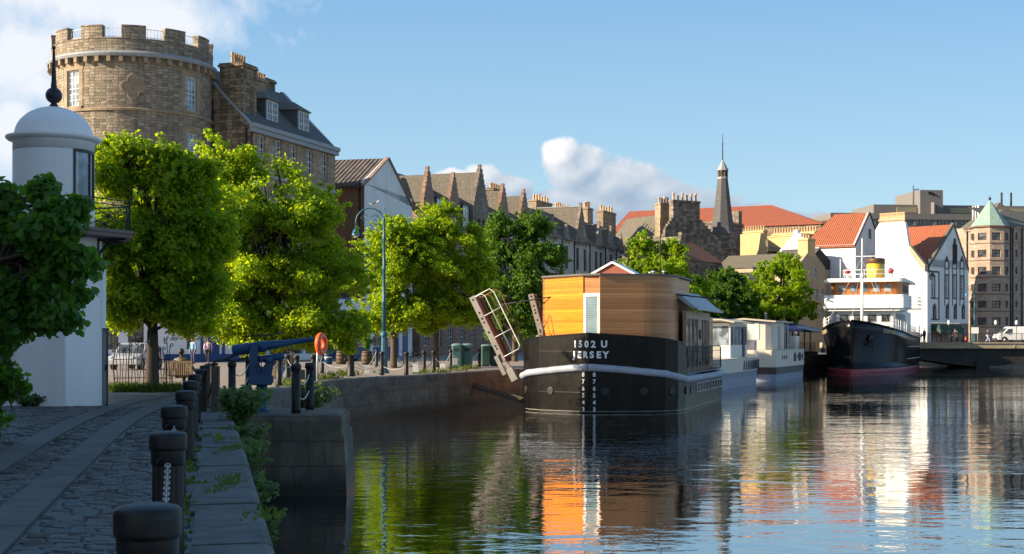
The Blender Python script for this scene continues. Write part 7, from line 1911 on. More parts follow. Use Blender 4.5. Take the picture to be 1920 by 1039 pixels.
def build_stone_church():
    # crow-stepped gable that faces the camera with a wide chimney, low range in front, spired turret behind
    Y = 214.0; b = Bld('stone_hall', (px(1247, Y), Y), (px(1358, Y + 6), Y + 6), 'dark stone hall with a crow stepped gable topped by a wide chimney', 'hall'); L = b.L
    ze = b.zz(462, L * .9); c = b.at(1287)
    m = MB(); z0 = ze; zt = b.zz(412, b.at(1312)); st = 9
    m.box(0, L, 0, .5, 0, ze)
    x0, x1 = b.at(1262), b.at(1312); hx = (L - x1) / st; h = (zt - ze) / st
    for k in range(st): m.box(max(0, x0 - (st - k) * .35), L - hx * k, 0, .5, ze + h * k + .001, ze + h * (k + 1))
    m.box(0, .5, .501, 14, 0, ze); m.box(L - .5, L, .501, 14, 0, ze); b.part('stepped_gable', m, m_dkst)
    chimney(b, x0, x1, -.03, 1.0, ze + 1, b.zz(376, (x0 + x1) / 2), 6, m_dkst, 1.0, .2, jitter=.3)
    m = MB(); hip_roof(m, c - 7, c + 7.4, .52, 16, 0, 1, 0, 0, 0); m = MB()
    zp = zt + 1.2; m.add([(-.1, .52, ze), (c, .52, zp), (L, .52, ze), (-.1, 16, ze), (c, 16, zp), (L, 16, ze)], [(0, 1, 4, 3), (1, 2, 5, 4)]); b.part('roof', m, m_slateb)
    ch2 = b.at(1245, 3.0); chimney(b, ch2 - 1.0, ch2 + 1.2, 2.6, 4.0, ze - 1, b.zz(381, ch2, 3), 4, m_ashlar, .95, .2, jitter=.2)
    # low front range
    Y = 205.0; r = Bld('stone_range', (px(1262, 200), 200), (px(1356, 211), 211), 'low dark stone range with a brown slate roof before the stepped gable', 'hall'); L2 = r.L
    ze2 = r.zz(490, L2 * .5); ops = [(r.at(x) - .45, r.at(x) + .45, ze2 - 4.2, ze2 - 2.2) for x in (1300, 1313, 1326, 1340)]
    m = MB(); wall_grid(m, 0, L2, 0, ze2, ops, 0, .3); m.quad((0, 0, 0), (0, 8, 0), (0, 8, ze2), (0, 0, ze2)); m.box(0, L2, -.14, -.003, ze2 - 1.2, ze2 - .9); r.part('front_wall', m, m_dkst)
    for o in ops: window(r.o, o[0], o[2], .9, 2.0, .22, m_wbrown, m_pane, 1, 3)
    m = MB(); m.add([(0, -.2, ze2), (L2, -.2, ze2), (L2, 5, r.zz(452, L2 * .5, 5)), (0, 5, r.zz(452, L2 * .5, 5))], [(0, 1, 2, 3)]); m.prism([(-.15, ze2), (5, r.zz(452, L2 * .5, 5) - .05), (8, ze2)], .02, .4, None, 'x'); r.part('roof', m, m_dkred)
    cc = r.at(1276); q = MB(); q.prism([(cc - 1.7, ze2 - .8), (cc + 1.7, ze2 - .8), (cc + 1.7, ze2 + .6), (cc + .2, ze2 + 3.4), (cc + .2, ze2 + 4), (cc - .2, ze2 + 4), (cc - .2, ze2 + 3.4), (cc - 1.7, ze2 + .6)], -.3, .3, None, 'y'); q.add([(cc - 1.7, .3, ze2 + .6), (cc, .3, ze2 + 3.4), (cc + 1.7, .3, ze2 + .6), (cc - 1.7, 4, ze2 + .6), (cc, 5, ze2 + 3.4), (cc + 1.7, 4, ze2 + .6)], [(0, 1, 4, 3), (1, 2, 5, 4)]); r.part('pointed_gable', q, m_dkst)
    m = MB(); cc = r.at(1254); 
    chimney(r, -3.2, .3, 3, 4.2, 4, r.zz(452, -1.5, 3.5), 7, m_dkst, .8, .17, jitter=.3)
    # turret with tall slated cone
    Y = 222.0; t = empty('steeple', (px(1355, Y), Y, 0), R(22.5), 'tall octagonal slated steeple with a small lantern and thin mast', 'steeple')
    Z = lambda y: pz(y, Y); k = Y / F
    m = MB(); m.lathe([(2.1, 0), (2.1, Z(436))], 8, None, False); m.lathe([(2.2, Z(470)), (2.35, Z(468)), (2.2, Z(464))], 8, None, False); m.build('tower_wall', m_dkst, t)
    m = MB(); m.lathe([(25 * k, Z(440)), (21.5 * k, Z(428)), (17.5 * k, Z(400)), (13 * k, Z(362)), (9.8 * k, Z(336))], 8, None, False); m.build('spire', m_slate, t)
    m = MB(); m.lathe([(10.2 * k, Z(336)), (10.4 * k, Z(333)), (8.6 * k, Z(332))], 8, None, False); m.build('lantern_base', m_lead, t); m = MB(); m.lathe([(11.5 * k, Z(320)), (0.5 * k, Z(299))], 8, None, False); m.build('lantern_cap', m_lead, t)
    m = MB(); [m.bar(V(8.4 * k * math.cos(a), 8.4 * k * math.sin(a), Z(333)), V(8.4 * k * math.cos(a), 8.4 * k * math.sin(a), Z(320)), .2) for a in [q * PI / 4 for q in range(8)]]; m.lathe([(5.5 * k, Z(333)), (5.5 * k, Z(320))], 8, None, False); m.build('lantern', m_dkst, t)
    m = MB(); m.tube([V(0, 0, Z(301)), V(0, 0, Z(270)), V(0, 0, Z(251))], [.09, .07, .03], 6); m.ball(V(0, 0, Z(270)), .14, 8); m.build('mast', m_ironflat, t)
    s = Bld('stone_block', (px(1355, 229), 229), (px(1392, 236), 236), 'tall narrow dark stone block right of the steeple with arched windows', 'building')
    zt = s.zz(422, s.L / 2); ops = [(1.0, 1.9, zt - 9, zt - 5.5), (2.9, 3.8, zt - 9, zt - 5.5), (s.L - 2.2, s.L - 1.2, zt - 8, zt - 5), (1.0, 1.9, zt - 14.5, zt - 12), (s.L - 2.2, s.L - 1.2, zt - 14.5, zt - 12)]
    m = MB(); wall_grid(m, 0, s.L, 0, zt, ops, 0, .35); m.box(0, .5, .36, 6, 0, zt); m.box(s.L - .5, s.L, .36, 6, 0, zt); m.box(-.1, s.L + .1, -.2, 6, zt, zt + .4); m.box(s.L - 1.4, s.L + .05, .1, 1.5, zt + .41, zt + 2.6); s.part('front_wall', m, m_dkst)
    for o in ops: window(s.o, o[0], o[2], o[1] - o[0], o[3] - o[2], .25, m_wbrown, m_pane, 1, 3)

def roof_house(label, p0, p1, D, ze, zr, wall, roof, h0=0, h1=0, name='house', ops=None, frame=None, pane=None, z=0, cat='house', nx=2, nz=4, side_ops=None, gables=True):
    b = Bld(name, p0, p1, label, cat, None, z); L = b.L; ops = ops(b) if ops else []
    m = MB(); wall_grid(m, 0, L, 0, ze, ops, 0, .25)
    Ms = Matrix.Translation((0, D, 0)) @ Matrix.Rotation(-PI / 2, 4, 'Z')
    so = side_ops(b) if side_ops else []
    wall_grid(m, 0, D, 0, ze, so, 0, .25, lambda x, y, z_: Ms @ V(x, y, z_))
    m.quad((L, 0, 0), (L, D, 0), (L, D, ze), (L, 0, ze)); m.quad((0, D, 0), (L, D, 0), (L, D, ze), (0, D, ze))
    if gables:
        if not h0: m.prism([(0, ze), (D, ze), (D / 2, zr)], 0, .3, None, 'x')
        if not h1: m.prism([(0, ze), (D, ze), (D / 2, zr)], L - .3, L, None, 'x')
    b.part('wall', m, wall)
    for o in ops: window(b.o, o[0], o[2], o[1] - o[0], o[3] - o[2], .2, frame or m_wframe, pane or m_pane, nx, nz)
    for o in so: window(b.o, o[0], o[2], o[1] - o[0], o[3] - o[2], .2, frame or m_wframe, pane or m_pane, nx, nz, Ms)
    m = MB(); hip_roof(m, .02 if not h0 else 0, L - .02 if not h1 else L, 0, D, ze + .1, zr + .12, h0, h1, .3); b.roof = b.part('roof', m, roof)
    return b

def build_far():
    # long red roofed block behind the stone hall
    Y = 262.0
    b = roof_house('long building with a red hipped roof behind the steeple', (px(1148, 268), 268), (px(1540, 250), 250), 18, pz(430, Y), pz(393, Y + 9), m_rubble, m_redtile, 0, 12, 'long_building', lambda b: [(b.at(x) - .8, b.at(x) + .8, pz(452, 255), pz(440, 255)) for x in (1480, 1495, 1510)])
    c = b.at(1527, 12); chimney(b, c - 1.5, c + 2.5, 12, 14, pz(440, Y), pz(413, Y), 0, m_rubble)
    # tan gable end catching the sun, at the corner beside the dark stone block
    p = (px(1388, 228), 228)
    b = Bld('tan_house', p, (px(1438, 224.5), 224.5), 'sunlit tan gable wall with a row of pots, right of the dark stone block', 'house'); L = b.L
    zt = b.zz(438, L / 2); zs = b.zz(560, 0)
    ops = [(b.at(x) - .55, b.at(x) + .55, b.zz(y1, 1), b.zz(y0, 1)) for x, y0, y1 in ((1396, 510, 526), (1424, 560, 576), (1396, 560, 576))]
    m = MB(); wall_grid(m, 0, L, 0, b.zz(470, 1), ops, 0, .25); m.prism([(0, b.zz(470, 1)), (L, b.zz(470, 1)), (L - .4, b.zz(462, 1)), (L - .8, zt), (0, zt)], 0, .4, None, 'y'); m.box(0, L + .1, -.1, -.003, b.zz(500, 1), b.zz(497.5, 1)); m.box(L - .3, L, .26, 12, 0, b.zz(472, 1)); m.box(0, .3, .26, 12, 0, b.zz(472, 1)); b.part('wall', m, m_yel)
    for o in ops: window(b.o, o[0], o[2], 1.1, o[3] - o[2], .2, m_wframe, m_pane, 2, 2)
    chimney(b, .3, L - .9, .42, 1.4, zt - 1, zt + .5, 8, m_yel, .8, .17)
    m = MB(); m.add([(L - .4, .4, b.zz(464, 1)), (L + 6.5, .4, b.zz(500, 1)), (L + 6.5, 12, b.zz(500, 1)), (L - .4, 12, b.zz(464, 1))], [(0, 1, 2, 3)]); b.part('roof', m, m_slate)
    # long yellow parapet wall with its row of pots
    b = Bld('yellow_house', (px(1440, 234), 234), (px(1532, 227), 227), 'low yellow house whose long wallhead carries a close row of clay pots', 'house'); L = b.L
    zt = b.zz(443, L / 2)
    m = MB(); m.box(0, L, 0, .9, 0, zt); m.box(-.1, L + .1, -.1, 1.0, zt, zt + .25); b.part('wall', m, m_yel)
    w = b.at(1449)
    chimney(b, .8, L - .2, .0, .9, zt + .24, zt + .6, 16, m_yel, .85, .2, name='pot_row')
    # slate roofed house with a broad chimney and pointed front
    b = Bld('gabled_house', (px(1497, 200), 200), (px(1547, 206), 206), 'tan house with a steep pointed front and tall square chimney, small paned windows', 'house'); L = b.L
    zp = b.zz(474, L * .42); ze = b.zz(512, L / 2); pc = b.at(1520)
    ops = [(b.at(x) - .6, b.at(x) + .6, b.zz(y1, b.at(x)), b.zz(y0, b.at(x))) for x, y0, y1 in ((1504, 502, 522), (1529, 502, 522), (1530, 541, 563), (1541, 541, 563), (1530, 576, 597), (1541, 577, 598), (1504, 541, 563))]
    m = MB(); wall_grid(m, 0, L, 0, b.zz(524, L / 2) + 1.9, ops, 0, .25); ze = b.zz(524, L / 2) + 1.9
    m.prism([(0, ze), (L, ze), (pc + 1.2, zp), (pc - .8, zp)], 0, .4, None, 'y'); m.box(0, .3, .26, 12, 0, ze); m.box(L - .3, L, .26, 12, 0, ze); b.part('front_wall', m, m_tan)
    for o in ops: window(b.o, o[0], o[2], 1.2, o[3] - o[2], .2, m_wframe, m_panel, 2, 4)
    chimney(b, pc - .9, pc + 1.3, -.02, 1.6, zp - .5, b.zz(447, pc), 3, m_yel, .6, .17)
    m = MB(); m.add([(-.2, .2, ze - .1), (pc, .4, zp + .1), (pc, 14, zp + .1), (-.2, 14, ze - .1)], [(0, 1, 2, 3)]); m.add([(L + .2, .2, ze - .1), (pc, .4, zp + .1), (pc, 14, zp + .1), (L + .2, 14, ze - .1)], [(0, 3, 2, 1)]); b.part('roof', m, m_slateb)
    # slate roof running left from it, over the trees
    Y = 214; b2 = Bld('slate_house', (px(1434, 212), 212), (px(1505, 207), 207), 'grey slate roofed house half hidden by the yellow green tree', 'house'); L2 = b2.L; z0, z1 = b2.zz(503, L2 / 2), b2.zz(468, L2 / 2, 5)
    m = MB(); m.box(0, L2, 0, 9, 0, z0 - .1); b2.part('wall', m, m_tan)
    m = MB(); hip_roof(m, 0, L2, 0, 9, z0, z1, 0, 0, .3); b2.part('roof', m, m_slate)
    m = MB(); m.bar(V(0, 4.5, z1 + .1), V(L2, 4.5, z1 + .1), .4, .2); b2.part('ridge', m, m_lead)
    for x in (1452, 1478):
        c = b2.at(x); q = MB(); q.box(c - .55, c + .55, -.02, .02, z0 - 5.6, z0 - 3.4)
        window(b2.o, c - .55, z0 - 5, 1.1, 2.1, -.01, m_wframe, m_pane, 2, 4)
    # white house with dormers, lower, in front of the tall white gable
    dk = m_wmaroon
    b = Bld('white_house', (px(1537, 213), 213), (px(1611, 219), 219), 'white house with brown roof, two small dormers and forked black drainpipes', 'house'); L = b.L
    ze = b.zz(488, L * .6); zr = b.zz(441, L * .5, 5)
    ops = [(b.at(x) - .62, b.at(x) + .62, b.zz(y1, b.at(x)), b.zz(y0, b.at(x))) for x, y0, y1 in ((1577, 510, 530), (1596, 510, 530), (1577, 548, 566), (1596, 548, 566), (1556, 556, 574))]
    m = MB(); wall_grid(m, 0, L, 0, ze, ops, 0, .25); m.quad((0, 0, 0), (0, 10, 0), (0, 10, ze), (0, 0, ze)); gable_wall(m, 0, 0, 10, ze, ze + .01, zr, .35); b.part('wall', m, m_wht)
    for o in ops: window(b.o, o[0], o[2], 1.24, o[3] - o[2], .2, dk, m_pane, 2, 3, fw=.14)
    m = MB(); hip_roof(m, .36, L + .5, 0, 10, ze + .05, zr + .15, 0, 0, .25); b.part('roof', m, m_dkred)
    for x in (1577, 1596):
        c = b.at(x); q = MB(); q.box(c - .8, c + .8, -.12, 2.2, ze - .6, ze + 1.5); q.prism([(c - .95, ze + 1.5), (c + .95, ze + 1.5), (c, ze + 2.2)], -.2, 4.0, None, 'y'); d = b.part('dormer', q, m_slate)
        window(d, c - .5, ze - .4, 1.0, 1.8, -.125, m_wmaroon, m_panel, 2, 3, fw=.14)
    m = MB(); c = b.at(1587)
    m.tube([V(c, -.1, 0), V(c, -.1, ze - 3), V(c - 1.7, -.1, ze - 1.2), V(c - 1.7, -.1, ze)], .1, 6); m.tube([V(c, -.1, ze - 3), V(c + 1.7, -.1, ze - 1.2), V(c + 1.7, -.1, ze)], .1, 6); m.tube([V(.1, -.1, 0), V(.1, -.1, ze)], .09, 6); b.part('drainpipe', m, m_ironflat)
    m = MB(); st = 7
    for k in range(st): m.box(-.25, .36, k * 5 / st - .1, (k + 1) * 5 / st, ze + .02, ze + .25 + (zr - ze + .3) * (k + 1) / st)
    b.part('stepped_skew', m, m_wht)
    # tall white gable with long red tile roof
    ze_ = pz(470, 217)
    b = Bld('white_gable_house', (px(1604, 210), 210), (px(1652, 222), 222), 'tall white gable house with an orange tiled roof and one brown attic shutter', 'house'); L = b.L; D = 8.5
    ze = b.zz(463, L / 2); pc = b.at(1630); zp = b.zz(399, pc)
    ops = [(b.at(x) - .8, b.at(x) + .8, b.zz(y1, b.at(x)), b.zz(y0, b.at(x))) for x, y0, y1 in ((1615, 478, 503), (1637, 478, 500), (1653.5, 478, 500))][:2] + [(L - 2.4, L - .9, b.zz(500, L), b.zz(478, L))]
    m = MB(); wall_grid(m, 0, L, 0, ze, ops, 0, .25); m.prism([(0, ze), (L, ze), (pc, zp)], 0, .35, None, 'y'); m.box(pc - .55, pc + .75, -.06, -.004, b.zz(448, pc), b.zz(429, pc)); m.quad((0, 0, 0), (0, D, 0), (0, D, ze), (0, 0, ze)); m.quad((L, 0, 0), (L, D, 0), (L, D, ze), (L, 0, ze)); b.part('wall', m, m_wht)
    m = MB(); m.box(pc - .5, pc + .7, -.1, -.061, b.zz(447.5, pc), b.zz(429.5, pc)); b.part('shutter', m, m_wmaroon)
    for o in ops: window(b.o, o[0], o[2], o[1] - o[0], o[3] - o[2], .2, dk, m_panel, 2, 3, fw=.22)
    m = MB()
    for x0, x1 in ((-.3, pc), (L + .3, pc)): m.add([(x0, .1, ze - .25), (x0, D, ze - .25), (x1, D - 3, zp), (x1, .1, zp), (x0, .1, ze - .4), (x0, D, ze - .4), (x1, D - 3, zp - .15), (x1, .1, zp - .15)], [(0, 1, 2, 3), (7, 6, 5, 4), (0, 4, 5, 1), (3, 2, 6, 7), (0, 3, 7, 4), (1, 5, 6, 2)])
    m.add([(-.3, D, ze - .25), (L + .3, D, ze - .25), (pc, D - 3, zp)], [(0, 1, 2)])
    rt = pantile('orange_pantile_front', (.29, .082, .042), (.42, .135, .06)); rt2 = rt
    # ribs on this roof run down local x, so the tile material repeats along local y
    for nd in rt.node_tree.nodes:
        if nd.type == 'MATH' and nd.operation == 'MULTIPLY' and abs(nd.inputs[1].default_value - 2 * PI / .33) < 1e-3:
            sep = [n for n in rt.node_tree.nodes if n.type == 'SEPXYZ'][0]; rt.node_tree.links.new(sep.outputs[1], nd.inputs[0])
    b.part('roof', m, rt)
    m = MB(); m.bar(V(-.35, -.05, ze - .2), V(pc, -.05, zp + .05), .25, .16); m.bar(V(pc, -.05, zp + .05), V(L + .35, -.05, ze - .2), .25, .16); b.part('barge_board', m, m_wmaroon)
    # broad white wall with stepped skew
    def lit(p, length, ang): return (p[0] - math.cos(ang) * length, p[1] + math.sin(ang) * length)
    cx, cY = px(1741, 188), 188.0
    # hall: gable front on the right, long side on the left
    g0 = (cx, cY); g1 = (px(1816, 197.0), 197.0)
    b = Bld('white_hall', g0, g1, 'white gabled hall with maroon framed tall windows and a carved dark panel', 'hall'); L = b.L; D = 9
    ze = b.zz(500, 0); pc = b.at(1788); zp = b.zz(421, pc); ze2 = b.zz(492, L)
    Zx = lambda y, x: b.zz(y, b.at(x))
    tall = [(1748, 519, 557, 6.5), (1775, 517, 558, 5.5), (1789.5, 517, 558, 5.5), (1803.5, 519, 559, 5.5)]
    ops = []
    for x, y0, y1, w in tall: c = b.at(x); ops.append((c - w * .095, c + w * .095, Zx(y1, x), Zx(y0, x)))
    for x, y0, y1 in ((1752, 577, 596), (1776, 577, 595), (1791, 577, 596), (1806, 577, 596)): c = b.at(x); ops.append((c - .32, c + .32, Zx(y1, x), Zx(y0, x)))
    for x in (1775, 1789.5, 1803.5): c = b.at(x); ops.append((c - .45, c + .45, Zx(503, x), Zx(491, x)))
    zb = Zx(606, 1780)
    m = MB(); wall_grid(m, 0, L, zb, min(ze, ze2) , ops, 0, .25); zc = min(ze, ze2)
    m.prism([(0, zc), (L, zc), (pc, zp)], 0, .35, None, 'y'); m.quad((L, 0, 0), (L, D, 0), (L, D, zc), (L, 0, zc)); m.quad((0, 0, 0), (0, D, 0), (0, D, zc), (0, 0, zc)); b.part('wall', m, m_wht)
    for i, o in enumerate(ops):
        window(b.o, o[0], o[2], o[1] - o[0], o[3] - o[2], .2, m_wframe if i < 4 or i > 7 else m_wmaroon, m_panel if i < 4 else m_pane, 2, 6 if i < 4 else 3, fw=.08)
    m = MB()
    for i, (a, c_, d, e) in enumerate(ops):
        f = .2 if i < 4 else .16
        m.box(a - f, a - .002, -.06, -.003, d - f, e + f); m.box(c_ + .002, c_ + f, -.06, -.003, d - f, e + f); m.box(a, c_, -.06, -.003, e + .002, e + f); m.box(a, c_, -.06, -.003, d - f, d - .002)
        if i >= 8 or i == 0 or 4 <= i < 8: m.prism([(a - f * .8, e + f + .002), (c_ + f * .8, e + f + .002), ((a + c_) / 2, e + f + (.7 if i >= 8 else .45))], -.07, -.004, None, 'y')
    for x0 in (1758, 1782, 1797): c = b.at(x0); 
    for i in (1, 2, 3):
        a, c_, d, e = ops[i]
        for s in (a - .2, c_ + .05): m.box(s, s + .15, -.05, -.003, ops[i + 4][3] + .2, d - .2); m.box(s, s + .15, -.05, -.003, e + .2, ops[i + 7][2] - .16)
    m.box(0, b.at(1760), -.06, -.003, Zx(560.5, 1750), Zx(558.5, 1750)); m.box(0, b.at(1760), -.06, -.003, Zx(511, 1750), Zx(508, 1750)); m.box(0, b.at(1760), -.06, -.003, Zx(600, 1750), Zx(598, 1750)); m.box(b.at(1759.5), b.at(1761), -.06, -.004, Zx(600, 1750), Zx(508, 1750)); m.box(-.05, .2, -.06, -.003, Zx(606, 1742), Zx(500, 1742)); b.part('maroon_trim', m, m_wmaroon)
    m = MB(); c = b.at(1789.5); z0, z1 = Zx(496, 1789), Zx(450, 1789)
    m.box(c - .4, c + .4, -.12, -.004, z0, z1 - .5); m.prism([(c - .35, z1 - .5), (c + .35, z1 - .5), (c + .2, z1 + .2), (c - .2, z1 + .2)], -.12, -.004, None, 'y')
    for k in range(8):
        z = z0 + .2 + k * (z1 - z0 - .8) / 8
        for s in (-1, 1): m.ball(V(c + s * .45, -.1, z + .15), .2, 8, (1, .6, 1))
        m.ball(V(c, -.16, z + .2), .16, 8, (1, .5, 1))
    b.part('carved_panel', m, m_wmaroon)
    m = MB(); zg = b.z
    gops = [(b.at(x) - .4, b.at(x) + .4, .2, zb - .6) for x in (1784, 1795, 1806)]
    wall_grid(m, 0, L, 0, zb - .02, gops, .05, .25); b.part('ground_floor', m, m_pink)
    for o in gops: window(b.o, o[0], o[2], .8, o[3] - o[2], .2, m_wbrown, m_pane, 1, 2)
    m = MB(); m.box(0, b.at(1784), -1.6, -.2, zb - 1.0, zb - .3); m.loft([[V(x, y, z) for y, z in ((-1.8, zb - 1.5), (-1.8, zb - .9), (-.02, zb - .1), (-.02, zb - .3))] for x in (-.1, b.at(1784))], False); b.part('awning', m, paint('awning_green', (.008, .045, .03), .6, 0, .3))
    m = MB()
    for x0, x1 in ((-.3, pc), (L + .3, pc)): m.add([(x0, .05, zc - .2), (x0, D, zc - .2), (x1, D, zp), (x1, .05, zp), (x0, .05, zc - .35), (x0, D, zc - .35), (x1, D, zp - .15), (x1, .05, zp - .15)], [(0, 1, 2, 3), (7, 6, 5, 4), (0, 4, 5, 1), (3, 2, 6, 7), (0, 3, 7, 4), (1, 5, 6, 2)])
    rf = b.part('roof', m, rt)
    m = MB(); hw = V(pc * .45, 6.5, zc + (zp - zc) * .45)
    q = wallM(V(pc * .42, 6.0, zc - .2 + (zp - zc + .2) * .42 + .12), (0, -1, 0), (pc, 0, zp - zc)); m.box(-1.1, 1.1, -.7, .7, -.02, .08, q); sk = m.build('skylight', m_dark, rf)
    m = MB(); m.box(-.95, .95, -.55, .55, .08, .1, q); m.build('pane', m_panel, sk)
    m = MB(); n = 26
    for k in range(n):
        for s in (0, 1):
            x = (pc if s == 0 else pc - L) ; xx0 = 0 + pc * k / n if s == 0 else L - (L - pc) * k / n; zz = zc + (zp - zc) * k / n
            m.box(min(xx0, xx0 + (pc / n if s == 0 else -(L - pc) / n)), max(xx0, xx0 + (pc / n if s == 0 else -(L - pc) / n)), -.08, .3, zz - .1, zz + (zp - zc) / n + .22)
    b.part('stepped_skew', m, m_slateb)
    # blank white gable wall on the left, facing the sun
    W0 = (50.3, 191.9); W1 = (55.9, 186.7)
    b = Bld('white_wall_house', W0, W1, 'broad blank white gable wall glowing in the sun, clay pots along its top', 'house'); L = b.L
    zt = b.zz(418, b.at(1670)); zs = b.zz(500, L); x1 = b.at(1697)
    m = MB(); zsL = b.zz(432, 0)
    m.prism([(0, 0), (L, 0), (L, b.zz(512, L)), (b.at(1729), b.zz(503, b.at(1729))), (b.at(1712), b.zz(472, b.at(1712))), (b.at(1704), b.zz(462, b.at(1704))), (x1, zt), (b.at(1648), zt), (0, zsL)], 0, .6, None, 'y'); b.part('wall', m, m_wht)
    m = MB(); m.prism([(0, 0), (L, 0), (L, b.zz(525, L)), (b.at(1712), b.zz(490, L)), (0, b.zz(520, 0))], .61, 1.1, None, 'y'); b.part('body', m, m_wht)
    chimney(b, b.at(1648.5), x1 - .1, .02, .58, zt - .2, zt + .6, 14, m_tan, .8, .2, name='pot_row')
    m = MB(); a, c = V(b.at(1706), 0, b.zz(466, b.at(1706))), V(b.at(1735), 0, b.zz(503, b.at(1735))); n = 12
    for k in range(n):
        p, q2 = a.lerp(c, k / n), a.lerp(c, (k + 1) / n); m.box(p.x, q2.x, -.12, .75, q2.z - .4, p.z + .35)
    b.part('stepped_skew', m, m_tan)
    # octagonal corner tower with copper cone and its flanks
    Y = 205.0; k = Y / F; cxx = px(1856, Y)
    b = empty('corner_tower', (cxx, Y, 0), R(-19), 'pale block corner tower with a green copper cone roof', 'tower'); RR = 35.0 * k; Z = lambda y: pz(y, Y - 2.4)
    ev = Z(424)
    oc = [V(RR * math.cos(R(-90) + j * PI / 4), RR * math.sin(R(-90) + j * PI / 4), 0) for j in range(8)]
    rows = [(436, 450), (468, 482), (500, 514), (532, 546), (564, 577), (595, 609)]
    m = MB(); wl = []
    for j in range(8):
        a, c = oc[j], oc[(j + 1) % 8]; w = (c - a).length; d = (c - a) / w; nn = V(-d.y, d.x, 0)
        M = Matrix((d, nn, V(0, 0, 1))).transposed().to_4x4(); M.translation = a
        ops = [(w * .5 - .75, w * .5 + .55, Z(y1), Z(y0)) for y0, y1 in rows]
        mm = M.copy(); wall_grid(m, 0, w, 0, ev, ops, 0, .25, lambda x, y, z, mm=mm: mm @ V(x, y, z))
        if j in (6, 7, 0, 1):
            for o in ops: window(b, o[0], o[2], 1.3, o[3] - o[2], .2, m_wmaroon, m_pane, 2, 2, M, .12)
    m.build('wall', m_blk, b)
    m = MB()
    for y in (455, 487, 519, 551, 583, 613): m.lathe([(RR + .005, Z(y + 1.4)), (RR + .1, Z(y + 1.2)), (RR + .1, Z(y)), (RR + .005, Z(y - .2))], 8, Matrix.Rotation(R(-90), 4, 'Z'), False)
    m.lathe([(RR, ev - .2), (RR + .3, ev - .1), (RR + .3, ev + .1), (RR, ev + .15)], 8, Matrix.Rotation(R(-90), 4, 'Z'), False); m.build('string_course', paint('course_brown', (.17, .11, .085), .8), b)
    m = MB(); m.lathe([(36.5 * k, ev + .1), (34 * k, ev + .25), (.1, Z(373))], 8, Matrix.Rotation(R(-90), 4, 'Z'), False); m.build('roof', m_copper, b)
    m = MB(); m.tube([V(0, 0, Z(374)), V(0, 0, Z(364))], .05, 6); m.ball(V(0, 0, Z(369.5)), .22, 10); m.build('finial', m_ironflat, b)
    for (x0, x1, ya, yb, lab, yt, cols, wpx) in ((1808, 1836, 206.5, 204.5, 'narrow pale wing left of the copper roofed tower', 430, (1823,), 4.5), (1879, 2010, 203.5, 214, 'pale apartment wing with recessed bays right of the copper roofed tower', 428, (1886, 1906, 1924, 1950, 1975), 4)):
        w = Bld('apartment_wing', (px(x0, ya), ya), (px(x1, yb), yb), lab, 'apartments'); zt = w.zz(yt, w.L / 2); ops = []
        for x in cols:
            c = w.at(x)
            for y0, y1 in rows: ops.append((c - wpx * k / 1.3, c + wpx * k / 1.3, w.zz(y1, c), w.zz(y0, c)))
        m = MB(); wall_grid(m, 0, w.L, 0, zt, ops, 0, .3); m.quad((0, 0, 0), (0, 9, 0), (0, 9, zt), (0, 0, zt)); m.box(0, w.L, -.15, -.004, zt - .3, zt)
        for y in (455, 487, 519, 551, 583): m.box(0, w.L, -.08, -.003, w.zz(y + 1.2, w.L / 2), w.zz(y, w.L / 2))
        w.part('wall', m, m_blk)
        for o in ops: window(w.o, o[0], o[2], o[1] - o[0], o[3] - o[2], .24, m_wmaroon, m_pane, 2, 2, fw=.12)
        m = MB(); m.add([(-.2, -.3, zt), (w.L + .2, -.3, zt), (w.L + .2, 6, zt + 3.2), (-.2, 6, zt + 3.2)], [(0, 1, 2, 3)]); w.part('roof', m, m_slateb)
        for x in ((1814,) if x0 < 1850 else (1894, 1898, 1915, 1937)):
            q = MB(); q.tube([V(w.at(x), -.12, 0), V(w.at(x), -.12, zt)], .09, 6); w.part('drainpipe', q, m_ironflat)
    b = Bld('roof_house', (px(1808, 222), 222), (px(1850, 216), 216), 'brown pyramid roofed house showing above the hall and the copper tower', 'house'); zt = b.zz(424, b.L / 2)
    m = MB(); m.box(0, b.L, 0, 8, 0, zt); b.part('wall', m, m_blk)
    m = MB(); hip_roof(m, 0, b.L, 0, 8, zt, b.zz(380, b.L / 2, 4), b.L * .5 - .1, b.L * .5 - .1, .4); b.part('roof', m, m_slateb)
    m = MB()
    for x in (1806, 1811, 1816): c = b.at(x + 8); m.tube([V(c, 1, zt + 1), V(c, 1, zt + 3.4)], .14, 6)
    b.part('flue', m, m_wframe)
    # concrete office slab behind everything
    Y = 330.0; b = Bld('office_block', (px(1556, Y), Y), (px(2080, 338), 338), 'long grey concrete office block with ribbon windows rising behind the houses', 'office block'); L = b.L; Zb = lambda y: b.zz(y, L / 2)
    x0 = b.at(1647)
    m = MB(); m.box(0, L, 0, 20, 0, Zb(424)); m.box(0, L, -.5, 20, Zb(413), Zb(402)); m.box(0, L, .5, 19, Zb(424), Zb(413)); m.box(x0, L, 3, 18, Zb(402), Zb(383)); m.box(b.at(1730), b.at(1773), 1.5, 17, Zb(402), Zb(356)); m.box(b.at(1750), b.at(1752), -.4, 1.4, Zb(402), Zb(380))
    for x in range(1560, 2080, 38): m.box(b.at(x), b.at(x) + .7, -.3, .49, Zb(424), Zb(413))
    b.part('frame', m, m_conc)
    m = MB(); m.box(.2, L, .1, .4, Zb(424), Zb(413.2)); b.part('ribbon_window', m, m_pane)
    m = MB()
    for x in range(1562, 2080, 7): m.box(b.at(x), b.at(x) + .22, -.05, .09, Zb(424), Zb(413.2))
    b.part('mullions', m, m_conc)
    m = MB(); zz0, zz1 = Zb(398), Zb(388)
